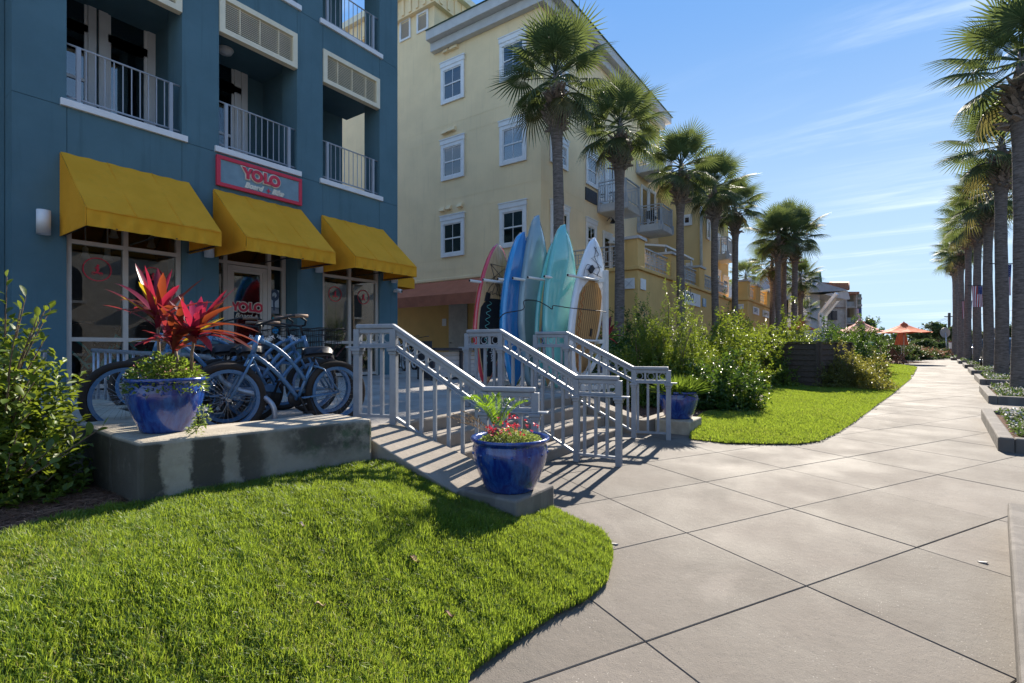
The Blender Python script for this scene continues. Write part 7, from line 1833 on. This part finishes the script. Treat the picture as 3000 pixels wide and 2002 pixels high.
# ================================================================== cafe corner: umbrellas, chairs, table, wall, people
M_umb = mat('orange_canvas', (.62, .13, .045), .8, .2, var=.07, vs=2); M_umb2 = mat('faded_pink_canvas', (.60, .24, .19), .8, .2, var=.08, vs=2)
M_teak = wood('teak', (.30, .135, .075), .6, (1, 7, 7), .55); M_pole = mat('pole_white', (.6, .58, .54), .5)
def umbrella(label, x, y, z0, zp, zr_, R, m, m2=None, n=8, rot=.2):
    T = thing('patio_umbrella', label, 'umbrella', (x, y, z0), 'orange cafe umbrellas')
    q = MB(); c = [(x + R * math.cos(rot + 2 * math.pi * k / n), y + R * math.sin(rot + 2 * math.pi * k / n), zr_) for k in range(n)]
    for k in range(n):
        p = MB(); a, b_ = Vector(c[k]), Vector(c[(k + 1) % n]); tp = Vector((x, y, zp)); vs = []; m_ = 5
        for i in range(m_ + 1):
            t = i / m_; l, r_ = tp.lerp(a, t), tp.lerp(b_, t); md = (l + r_) / 2 - Vector((0, 0, .05 * t * R / 1.5)); sg = .10 * R / 1.6 * math.sin(math.pi * t); vs += [l + Vector((0, 0, -sg * .6)), md - Vector((0, 0, sg * .6)), r_ + Vector((0, 0, -sg * .6))]
        p.add(vs, [(i * 3 + j, i * 3 + j + 1, i * 3 + j + 4, i * 3 + j + 3) for i in range(m_) for j in (0, 1)], 0, True); obj('canopy_panel', p, m2 if (m2 and k % 2) else m, T)
        p = MB(); p.tube([tp - Vector((0, 0, .08)), a.lerp(tp, .5) - Vector((0, 0, .10)), a - Vector((0, 0, .02))], .013, 4); obj('rib', p, M_pole, T)
    q = MB(); q.tube([(x, y, z0), (x, y, zp + .04)], .026, 8); obj('pole', q, M_pole, T)
    q = MB(); q.lathe([(.26, -.14), (.18, -.05), (.05, .03), (.03, .09), (.001, .10)], 8, (x, y, zp + .04)); obj('vent_cap', q, m, T)
    q = MB(); q.lathe([(.001, 0), (.28, 0), (.28, .06), (.05, .1), (.04, .25)], 14, (x, y, z0)); obj('base', q, M_black, T)
    return T
def um(label, u, d, vtop, vrim, wpx, m, m2=None, rot=.2):
    p = at_d(u, HV, d); return umbrella(label, p.x, p.y, gz(p.x, p.y), zh(vtop, d), zh(vrim, d), wpx / FPX * d / 2, m, m2, 8, rot)
um('open orange umbrella over the wooden chairs, nearest the pavement', 2648, 36.0, 948, 974, 138, M_umb)
um('open orange umbrella above the hedge, left of the others', 2344, 28.0, 942, 966, 88, M_umb, rot=.5)
um('faded pink and orange umbrella in the middle, half behind the hedge bush', 2520, 33.0, 941, 972, 125, M_umb2, rot=.1)
p = at_d(2641, HV, 40); T = thing('folded_umbrella', 'closed orange umbrella hanging in folds behind the open one', 'umbrella', (p.x, p.y, gz(p.x, p.y))); 
q = MB(); prof = []
for i in range(7):
    t = i / 6; prof.append((.06 + .32 * t ** .6, zh(962, 40) - t * (zh(962, 40) - zh(1011, 40))))
n = 20; vs = [(p.x + r_ * (1 + .22 * (k % 2)) * math.cos(2 * math.pi * k / n), p.y + r_ * (1 + .22 * (k % 2)) * math.sin(2 * math.pi * k / n), z) for r_, z in prof for k in range(n)]
q.add(vs, [(i * n + k, i * n + (k + 1) % n, (i + 1) * n + (k + 1) % n, (i + 1) * n + k) for i in range(6) for k in range(n)]); obj('canopy', q, M_umb, T)
q = MB(); q.tube([(p.x, p.y, gz(p.x, p.y)), (p.x, p.y, zh(955, 40))], .03, 8); obj('pole', q, M_pole, T)
def chair(label):
    T = thing('folding_chair', label, 'chair', (0, 0, 0), 'wooden folding chairs under the orange umbrella')
    for s_ in (-.22, .22):
        q = MB(); q.bar((-.30, s_, 0), (.26, s_, .48), .04, .05, up=(0, 1, 0)); obj('leg', q, M_teak, T)
        q = MB(); q.bar((.28, s_ * .85, 0), (-.40, s_ * .85, .98), .04, .05, up=(0, 1, 0)); obj('leg', q, M_teak, T)
    for k in range(5): q = MB(); q.bar((-.14 + .09 * k, -.21, .46), (-.14 + .09 * k, .21, .46), .065, .02); obj('seat_slat', q, M_teak, T)
    for k in range(5): q = MB(); y = -.16 + .08 * k; q.bar((-.185, y, .60), (-.395, y, .96), .045, .018, up=(0, 1, 0)); obj('back_slat', q, M_teak, T)
    q = MB(); q.bar((-.40, -.2, .98), (-.40, .2, .98), .03, .06); obj('back_rail', q, M_teak, T)
    return T
c1 = chair('front wooden folding chair at the table under the orange umbrella'); c2 = copy_tree(c1); c2['label'] = 'rear wooden folding chair behind the front one, back to the hedge'
for T, u_, d_ in ((c1, 2625, 34.5), (c2, 2610, 36.0)):
    p = at_d(u_, HV, d_); T.location = (p.x, p.y, gz(p.x, p.y)); T.rotation_euler = (0, 0, TH + .1); T.scale = (1.25, 1.25, 1.18)
p = at_d(2640, HV, 35.2); z0 = gz(p.x, p.y); T = thing('cafe_table', 'small wooden folding table under the orange umbrella', 'table', (p.x, p.y, z0))
er, ef = cw(1, 0), cw(0, 1)
for k in range(5): q = MB(); a = p - er * .45 + ef * (.1 * k - .2); a.z = z0 + .80; q.bar(a, a + er * .95, .085, .03); obj('top_slat', q, M_teak, T)
for s_ in (-.2, .2):
    for (x0, x1) in ((-.35, .35), (.35, -.35)):
        a = p + er * x0 + ef * s_; b_ = p + er * x1 + ef * s_; q = MB(); q.bar((a.x, a.y, z0), (b_.x, b_.y, z0 + .79), .04, .05); obj('leg', q, M_teak, T)
def cam_box(name, u0, u1, v0, d, depth, m, par=None, bevel=0.0, zb=None):
    a, b_ = at_d(u0, HV, d), at_d(u1, HV, d); z1 = zh(v0, d); f = cw(0, 1) * depth
    a.z = b_.z = (gz(a.x, a.y) - .05) if zb is None else zb
    q = MB(); q.hexa([a, b_, b_ + f, a + f], [(a.x, a.y, z1), (b_.x, b_.y, z1), (b_.x + f.x, b_.y + f.y, z1), (a.x + f.x, a.y + f.y, z1)]); return obj(name, q, m, par, bevel)
T = thing('garden_wall', 'low cream garden wall with a thick end pier by the chairs', 'wall', at_d(2590, 1060, 37)); 
cam_box('pier', 2566, 2591, 1016, 37, 1.4, mat('cream_wall', (.46, .40, .30), .85), T); cam_box('pier_cap', 2564, 2593, 1013.5, 36.95, 1.5, M_fascia, T, zb=zh(1016, 37)); cam_box('wall', 2520, 2565, 1018, 37.4, .5, mat('cream_wall', (.46, .40, .30), .85), T)
def person(label, M, pose, cols, skin=(.42, .24, .16), hair=(.03, .02, .015)):
    """one continuous body grown from a skeleton with a skin modifier"""
    T = thing('person', label, 'person', M.translation)
    V, E, R, id_ = [], [], [], {}
    for nme, pt, r_, par in pose:
        id_[nme] = len(V); V.append(pt); R.append(r_)
        if par: E.append((id_[par], id_[nme]))
    me = bpy.data.meshes.new('body'); me.from_pydata(V, E, []); o = raw('body', me, T)
    sk = o.modifiers.new('skin', 'SKIN')
    for i, sv in enumerate(me.skin_vertices[0].data if me.skin_vertices else []): pass
    bpy.context.view_layer.objects.active = o
    if not me.skin_vertices: me.attributes
    for i, sv in enumerate(o.data.skin_vertices[0].data):
        sv.radius = (R[i], R[i]); sv.use_root = (i == 0)
    sb = o.modifiers.new('smooth', 'SUBSURF'); sb.levels = 1; sb.render_levels = 2
    me.materials.append(mat('skin_tone', skin, .6))
    T.matrix_world = M
    def part(nm, fn, m):
        q = MB(); fn(q); p_ = raw(nm, q.mesh(nm, m), T); return p_
    hd = Vector(pose[[n for n, *_ in pose].index('head')][1])
    part('hair', lambda q: (q.lathe([(.001, .135), (.06, .125), (.098, .085), (.112, .03), (.110, -.02), (.095, -.05)], 14, tuple(hd + Vector((-.015, 0, .03))))), mat('dark_hair', hair, .7))
    part('nose', lambda q: q.prism([(hd.x + .098, hd.y - .014, hd.z - .02), (hd.x + .098, hd.y + .014, hd.z - .02), (hd.x + .096, hd.y, hd.z + .03)], (.02, 0, -.008)), mat('skin_tone', skin, .6))
    for nm, fn, m in cols: part(nm, fn, m)
    return T
stand = [('pelvis', (0, 0, .95), .13, None), ('waist', (0, 0, 1.12), .125, 'pelvis'), ('chest', (.0, 0, 1.32), .15, 'waist'), ('collar', (0, 0, 1.46), .10, 'chest'), ('neck', (.01, 0, 1.53), .055, 'collar'), ('chin', (.03, 0, 1.60), .075, 'neck'), ('head', (.02, 0, 1.69), .095, 'chin'), ('crown', (.01, 0, 1.76), .07, 'head')]
for s_, n_ in ((1, 'l'), (-1, 'r')):
    stand += [('sh' + n_, (0, .18 * s_, 1.43), .065, 'collar'), ('el' + n_, (.04 + .04 * s_, .26 * s_, 1.16), .045, 'sh' + n_), ('wr' + n_, (.22, .22 * s_, 1.02), .032, 'el' + n_), ('ha' + n_, (.29, .20 * s_, 1.02), .035, 'wr' + n_),
              ('hip' + n_, (0, .09 * s_, .90), .095, 'pelvis'), ('kn' + n_, (.02, .10 * s_, .50), .062, 'hip' + n_), ('an' + n_, (-.01, .10 * s_, .09), .042, 'kn' + n_), ('to' + n_, (.14, .11 * s_, .04), .038, 'an' + n_)]
def shorts(q): q.lathe([(.125, -.30), (.175, -.1), (.165, .1), (.155, .18)], 14, (0, 0, .92))
X0, X1, By0, By1, Bz = bal2
pm = Matrix.Translation((X1 - .45, (By0 + By1) / 2 - .15, Bz)) @ Matrix.Rotation(math.radians(200), 4, 'Z') @ Matrix.Scale(1.04, 4)
def trousers(q):
    for s_ in (1, -1): q.tube([(0, .085 * s_, .98), (0, .095 * s_, .86), (.02, .10 * s_, .50), (-.01, .10 * s_, .10)], [.11, .115, .082, .068], 10)
person('dark haired bare chested man in dark trousers standing on the far balcony', pm, stand, [('trousers', trousers, mat('dark_cloth', (.02, .022, .035), .8))])
T = thing('balcony_chair', 'dark folding chair on the balcony beside the standing man', 'chair', (X0 + .7, By0 + .6, Bz)); q = MB()
q.bar((X0 + .5, By0 + .4, Bz), (X0 + .9, By0 + .9, Bz + .5), .05, .05); q.bar((X0 + .9, By0 + .4, Bz), (X0 + .45, By0 + .9, Bz + .95), .05, .05); obj('legs', q, M_black, T); q = MB(); q.bar((X0 + .5, By0 + .65, Bz + .48), (X0 + 1.0, By0 + .65, Bz + .48), .45, .05); obj('seat', q, M_black, T)
q = MB(); q.bar((X0 + .5, By0 + .85, Bz + .55), (X0 + .45, By0 + .98, Bz + 1.05), .5, .04, up=(0, 1, 0)); obj('backrest', q, M_black, T)
sit = [('pelvis', (0, 0, .52), .14, None), ('waist', (.03, 0, .70), .12, 'pelvis'), ('chest', (.06, 0, .90), .14, 'waist'), ('collar', (.08, 0, 1.03), .09, 'chest'), ('neck', (.10, 0, 1.10), .05, 'collar'), ('chin', (.13, 0, 1.16), .07, 'neck'), ('head', (.12, 0, 1.25), .092, 'chin'), ('crown', (.11, 0, 1.32), .07, 'head')]
for s_, n_ in ((1, 'l'), (-1, 'r')):
    sit += [('sh' + n_, (.07, .17 * s_, 1.0), .06, 'collar'), ('el' + n_, (.16, .22 * s_, .74), .042, 'sh' + n_), ('wr' + n_, (.38, .16 * s_, .74), .032, 'el' + n_), ('ha' + n_, (.45, .13 * s_, .75), .034, 'wr' + n_), ('hip' + n_, (.05, .10 * s_, .50), .10, 'pelvis'), ('kn' + n_, (.48, .12 * s_, .50), .07, 'hip' + n_), ('an' + n_, (.44, .12 * s_, .09), .045, 'kn' + n_), ('to' + n_, (.58, .12 * s_, .05), .038, 'an' + n_)]
p = at_d(2518, HV, 31.5); pz = zh(1003, 31.5) - 1.27
def longhair(q): q.tube([(.09, 0, 1.32), (.0, 0, 1.25), (-.03, 0, 1.1), (.0, 0, .92)], [.07, .11, .10, .05], 10)
person('seated woman with long brown hair behind the bronze shrub', Matrix.Translation((p.x, p.y, pz)) @ Matrix.Rotation(TH + math.pi, 4, 'Z'), sit, [('top', lambda q: q.lathe([(.14, -.28), (.13, -.12), (.155, .05), (.13, .14), (.08, .18)], 14, (.06, 0, .86)), mat('pale_top', (.35, .28, .16), .8)), ('long_hair', longhair, mat('brown_hair', (.14, .07, .035), .6))], hair=(.14, .07, .035))
p = at_d(2518, HV, 31.6); T = thing('bench', 'low bench the seated woman sits on', 'bench', (p.x, p.y, pz)); q = MB(); q.bar((p.x - .5, p.y - .3, pz + .36), (p.x + .5, p.y + .4, pz + .36), .45, .06); obj('seat', q, M_teak, T); q = MB(); q.bar((p.x - .35, p.y - .2, pz - .7), (p.x - .35, p.y - .2, pz + .33), .08, .3); q.bar((p.x + .35, p.y + .3, pz - .7), (p.x + .35, p.y + .3, pz + .33), .08, .3); obj('leg', q, M_teak, T)
p = at_d(2548, 1010, 36); T = thing('covered_bag', 'teal cloth bundle lying on the cream garden wall', 'bag', p); q = MB(); q.lathe([(.001, -.12), (.30, -.10), (.38, .02), (.22, .16), (.001, .20)], 12, p); q.tube([p + er * .2 + Vector((0, 0, .1)), p + er * .5 + Vector((0, 0, .22))], [.12, .03], 8); obj('cloth', q, mat('teal_cloth', (.03, .16, .17), .8), T)

# ================================================================== flags, signs, pole, cars, far planting
M_fl = [mat('flag_red', (.42, .03, .05), .8), mat('flag_white', (.66, .66, .68), .8), mat('flag_blue', (.03, .05, .18), .8)]
def flag(label, u0, u1, v0, v1, d):
    a, b_ = at_d(u0, v0, d), at_d(u1, v0, d); z0 = zh(v1, d); z1 = zh(v0, d); dx = (b_ - a); dx.z = 0; W = dx.length; dx.normalize(); nf = Vector((dx.y, -dx.x, 0)); H_ = z1 - z0
    T = thing('flag', label, 'flag', (a.x, a.y, z1), 'striped flags hung from the palms')
    q = MB(); q.tube([a + Vector((0, 0, .03)) - dx * .25, b_ + Vector((0, 0, .03)) + dx * .1], .022, 6); obj('flagpole', q, M_black, T)
    def sw(x, z): return nf * (.03 * math.sin(x * 9 / max(W, .1) + z * 2))
    def patch(nm, x0, x1, za, zb_, m, off=0):
        q = MB(); vs = []; n = 4
        for j in range(5):
            for i in range(n + 1): x = x0 + (x1 - x0) * i / n; z = za + (zb_ - za) * j / 4; vs.append(a + dx * x + Vector((0, 0, z - z1)) + sw(x, z) + nf * off)
        q.add([(v.x, v.y, v.z) for v in vs], [(j * (n + 1) + i, j * (n + 1) + i + 1, (j + 1) * (n + 1) + i + 1, (j + 1) * (n + 1) + i) for j in range(4) for i in range(n)], 0, True); o = obj(nm, q, m, T); return o
    cz = z1 - H_ * .40
    for k in range(13):
        x0, x1 = W * k / 13, W * (k + 1) / 13; patch('stripe', x0, x1, z0, z1 if x1 < W * .45 else cz, M_fl[k % 2])
    can = patch('canton', W * .45, W, cz, z1, M_fl[2])
    q = MB()
    for i in range(5):
        for j in range(6):
            c = a + dx * (W * (.50 + .1 * i)) + Vector((0, 0, -H_ * (.035 + .065 * j))) + sw(W * (.5 + .1 * i), z1) + nf * .012; rr = W * .030
            for sd in (1, -1): q.add([tuple(c + nf * .0 * sd + dx * rr * (1 if m_ % 2 == 0 else .42) * math.cos(m_ * math.pi / 5 + 1.57) + Vector((0, 0, rr * (1 if m_ % 2 == 0 else .42) * math.sin(m_ * math.pi / 5 + 1.57)))) for m_ in range(10)], [list(range(10))[::sd]])
    obj('star', q, M_fl[1], can)
flag('nearest striped flag between the two right palms', 2916, 2963, 775, 866, 21.5)
flag('striped flag between the third and fourth right palms', 2848, 2886, 838, 900, 29.5)
flag('small far striped flag beyond the fifth right palm', 2819, 2848, 883, 934, 38.0)
flag('far striped flag hanging by the tiled building', 2511, 2524, 905, 944, 60.0)
p = at_d(2776, 1050, 46.5); T = thing('round_sign', 'back of a round pale road sign on a leaning post', 'sign', (p.x, p.y, gz(p.x, p.y)))
c = at_d(2769, 975, 46.5); f_ = cw(0, 1); q = MB(); q.ring(c, cw(1, 0) * 1.0, Vector((0, 0, 1)), .01, .46, .03, 24); obj('sign_disc', q, mat('sign_back', (.36, .35, .34), .5), T); q = MB(); q.tube([(p.x, p.y, gz(p.x, p.y)), c - f_ * .05], .05, 8); obj('post', q, M_pipe, T)
p = at_d(2784, 1050, 47.5); T = thing('bollard', 'short post with reflective band beside the round sign', 'bollard', (p.x, p.y, gz(p.x, p.y))); q = MB(); q.bar((p.x, p.y, gz(p.x, p.y)), (p.x, p.y, zh(1000, 47.5)), .18, .18); obj('post', q, mat('bollard_red', (.25, .08, .07), .7), T); q = MB(); q.bar((p.x, p.y, zh(1022, 47.5)), (p.x, p.y, zh(1004, 47.5)), .19, .19); obj('band', q, M_white, T)
p = at_d(2781, 1000, 95); T = thing('utility_pole', 'dark wooden utility pole with sagging wires beyond the trees', 'pole', (p.x, p.y, gz(p.x, p.y))); q = MB(); q.tube([(p.x, p.y, 0), (p.x, p.y, zh(917, 95))], .22, 8); obj('pole', q, mat('pole_wood', (.06, .045, .035), .9), T); q = MB(); w_ = cw(1, 0); t_ = Vector((p.x, p.y, zh(928, 95))); q.bar(t_ - w_ * .9, t_ + w_ * .9, .12, .15); obj('crossarm', q, mat('pole_wood', (.06, .045, .035), .9), T)
for k, (v0, v1) in enumerate(((928, 955), (932, 962), (940, 972))): q = MB(); q.tube(bez([t_ + Vector((0, 0, -.3 * k)), at_d(2740, v0 + 16, 92), at_d(2690, v1 + 6, 88)]), .025, 4); obj('wire', q, M_black, T)
q = MB(); q.tube(bez([t_, at_d(2840, 926, 95), at_d(3000, 905, 95)]), .025, 4); obj('wire', q, M_black, T)
def lampp(u, d):
    p = at_d(u, HV, d); T = thing('street_lamp', 'street lamp with flat pale shade between the right palm trunks', 'street lamp', (p.x, p.y, gz(p.x, p.y))); q = MB(); q.tube([(p.x, p.y, gz(p.x, p.y)), (p.x, p.y, zh(966, d))], .05, 8); obj('pole', q, M_black, T); q = MB(); q.lathe([(.12, -.25), (.14, 0), (.38, .02), (.10, .12), (.001, .14)], 12, (p.x, p.y, zh(966, d))); obj('shade', q, M_fascia, T)
lampp(2916, 33)
def car(label, u, d, rz, paint, s=1.0):
    p = at_d(u, HV, d); z0 = gz(p.x, p.y); T = thing('parked_car', label, 'car', (p.x, p.y, z0), 'cars parked along the road')
    R = Matrix.Translation(p.xy.to_3d() + Vector((0, 0, z0))) @ Matrix.Rotation(rz, 4, 'Z')
    def tr(q): q.v = [tuple(R @ Vector(v)) for v in q.v]; return q
    L_, W2 = 2.35, .92
    prof = [(-L_, .35), (-L_, .95), (-2.1, 1.05), (-1.9, 1.62), (-1.5, 1.72), (.3, 1.70), (1.0, 1.08), (2.1, .95), (L_, .75), (L_, .35)]
    q = MB(); n = len(prof)
    for sx in (1, -1): pass
    vs = [(x, -W2 * (1 if z < 1.1 else .84), z) for x, z in prof] + [(x, W2 * (1 if z < 1.1 else .84), z) for x, z in prof]
    q.add(vs, [list(range(n)), [n + i for i in range(n)][::-1]] + [(i, n + i, n + (i + 1) % n, (i + 1) % n) for i in range(n)]); obj('body', tr(q), paint, T, .05)
    for sy_ in (-1, 1):
        q = MB(); q.prism([(x, sy_ * .90 if z < 1.15 else sy_ * .80, z) for x, z in ((-1.85, 1.12), (-1.70, 1.56), (.22, 1.56), (.80, 1.12))], (0, sy_ * .012, 0)); obj('window', tr(q), mat('car_glass', (.02, .025, .03), .05, .6), T)
        for x in (-1.4, 1.45):
            q = MB(); q.lathe([(.001, -.1), (.33, -.1), (.35, -.06), (.35, .06), (.33, .1), (.001, .1)], 20); q.v = [(x + a, sy_ * .86 + c_, .35 + b_) for a, b_, c_ in q.v]; w = obj('wheel', tr(q), M_tyre, T)
            q = MB(); q.lathe([(.001, 0), (.2, 0), (.2, .02), (.001, .02)], 14); q.v = [(x + a, sy_ * (.965) + c_ * sy_, .35 + b_) for a, b_, c_ in q.v]; obj('hubcap', tr(q), M_chrome, w)
        q = MB(); q.box(L_ - .08, L_ + .01, sy_ * .62 - .16, sy_ * .62 + .16, .72, .86); obj('headlight', tr(q), M_letter, T)
        q = MB(); q.box(-L_ - .01, -L_ + .06, sy_ * .7 - .1, sy_ * .7 + .1, .8, 1.0); obj('tail_light', tr(q), M_red, T)
    return T
car('dark suv parked on the road between the nearest palm trunks', 2948, 27, math.radians(85), mat('car_dark', (.02, .025, .035), .25, .5, coat=.8))
car('black car parked further along the road behind the trunks', 2916, 36, math.radians(85), mat('car_black', (.012, .012, .014), .25, .5, coat=.8))
car('silver car parked beyond the fourth right palm trunk', 2884, 46, math.radians(85), mat('car_silver', (.35, .36, .38), .25, .5, coat=.8))
# flowering hedge, far trees
M_hp = leafmat('pink_hedge_leaf', (.09, .06, .035), (.34, .16, .13), (.35, .2, .1), .5, .3)
T = None
for k, (u_, d_, rx, hz) in enumerate(((2680, 45, 2.2, .75), (2705, 47, 2.4, .9), (2735, 48, 2.4, .8), (2762, 48, 2.0, .62), (2655, 44, 1.8, .95))):
    T2 = bush('rounded bush of the pinkish flowering hedge at the end of the pavement', bb_(u_, 1000, d_), (rx, 1.5, hz), 260, .20, .10, M_lf[3], 80 + k, 'flowering hedge at the end of the pavement', stems=0)
    T2['label'] = ['pinkish flowering hedge bush right beside the umbrella pole', 'pinkish flowering hedge bush, second from the umbrella', 'pinkish flowering hedge bush in the middle of the far hedge', 'low pinkish flowering hedge bush beside the first far planter', 'green end of the flowering hedge behind the umbrella pole'][k]
    bush(None, bb_(u_, 1000, d_, .12), (rx * 1.0, 1.5, hz * 1.03), 150, .13, .08, M_hp, 90 + k, parent=T2, stems=0, shell=.9)
def tree(label, u, d, vtop, wpx, seed, trunk_h=.45, grp='trees at the far end of the street', pine=False):
    p = at_d(u, HV, d); z0 = gz(p.x, p.y); H = zh(vtop, d) - z0; R = wpx / FPX * d / 2
    T = thing('pine_tree' if pine else 'broadleaf_tree', label, 'tree', (p.x, p.y, z0), grp)
    q = MB(); q.tube([(p.x, p.y, z0 - .2), (p.x + .2, p.y, z0 + H * .4), (p.x, p.y + .2, z0 + H * .85)], [H * .028, H * .022, H * .008], 8)
    r = random.Random(seed)
    for k in range(7): a = r.uniform(0, 6.28); z = H * r.uniform(.4, .8); q.tube([(p.x, p.y, z0 + z), (p.x + R * .7 * math.cos(a), p.y + R * .7 * math.sin(a), z0 + z + H * .12)], [H * .01, H * .003], 5)
    obj('trunk', q, M_twig, T)
    m_ = 7 if not pine else 9
    for k in range(m_):
        a = r.uniform(0, 6.28); rr = R * r.uniform(.1, .6) * (1 if k else 0); zc = H * (r.uniform(trunk_h + .1, .80) if not pine else r.uniform(.5, .9))
        bush(None, (p.x + rr * math.cos(a), p.y + rr * math.sin(a), z0 + zc - H * .12), (R * r.uniform(.4, .62), R * r.uniform(.4, .62), H * (.22 if not pine else .12)), 110, R * .16, R * .07, M_lf[3], seed * 10 + k, parent=T, stems=0, shell=.35, zmin=-.3)
    return T
tree('round dark tree right of the tiled building', 2546, 70, 914, 52, 1)
tree('small dark tree low behind the pink umbrella', 2568, 62, 968, 44, 2)
for k, (u_, d_, vt, w_p, lab) in enumerate(((2692, 88, 948, 62, 'dark spreading tree right of the open orange umbrella'), (2745, 92, 934, 80, 'tall dark tree by the utility pole'), (2790, 90, 940, 60, 'dark tree behind the farthest right palm'), (2700, 66, 985, 70, 'low dense tree behind the flowering hedge'), (2752, 68, 990, 70, 'low dense tree behind the round sign'), (2836, 88, 958, 60, 'tree seen between the sixth and fifth right palm trunks'), (2882, 84, 962, 56, 'tree seen between the fourth and third right palm trunks'), (2926, 78, 958, 56, 'tree seen between the second and third right palm trunks'), (2968, 70, 925, 50, 'tree seen beside the nearest right palm trunk'), (2600, 80, 985, 50, 'low tree left of the open orange umbrella'))):
    tree(lab, u_, d_, vt, w_p, 10 + k, .2 if vt > 970 else .35)
for k, (u_, d_, rx, hz, lab) in enumerate(((2560, 42, 1.8, 1.7, 'dark green bush behind the cream garden wall'), (2600, 42, 2.2, 1.9, 'green bush behind the wooden chairs'), (2630, 44, 2.0, 1.6, 'green bush at the umbrella pole'))):
    bush(lab, bb_(u_, 1000, d_), (rx, 1.5, hz), 380, .24, .08, M_lf[3], 120 + k, 'bushes behind the cafe corner', stems=0)
T = bush('far off woods closing the end of the street', bb_(2650, 1000, 220), (120, 10, 6), 1500, 1.6, .9, M_lf[3], 200, stems=0, name='far_woods', cat='woods'); T['kind'] = 'stuff'
# sheets and scraps on the pavement
for u_, v_, lab in ((1800, 1596, 'small white scrap on the pavement beside the lawn tip'), (2565, 1200, 'small pale scrap on the pavement by the far lawn edge'), (2880, 1650, 'white petal scrap on the pavement near the right kerb')):
    p = at_g(u_, v_); q = MB(); q.hexa([(p.x - .018, p.y - .007, p.z + .002), (p.x + .018, p.y - .008, p.z + .002), (p.x + .028, p.y + .012, p.z + .002), (p.x - .03, p.y + .01, p.z + .002)], [(p.x - .018, p.y - .007, p.z + .006), (p.x + .018, p.y - .008, p.z + .012), (p.x + .028, p.y + .012, p.z + .01), (p.x - .03, p.y + .01, p.z + .005)])
    tag(obj('paper_scrap', q, mat('dull_paper', (.42, .40, .38), .7), None, loc=p), lab, 'litter')
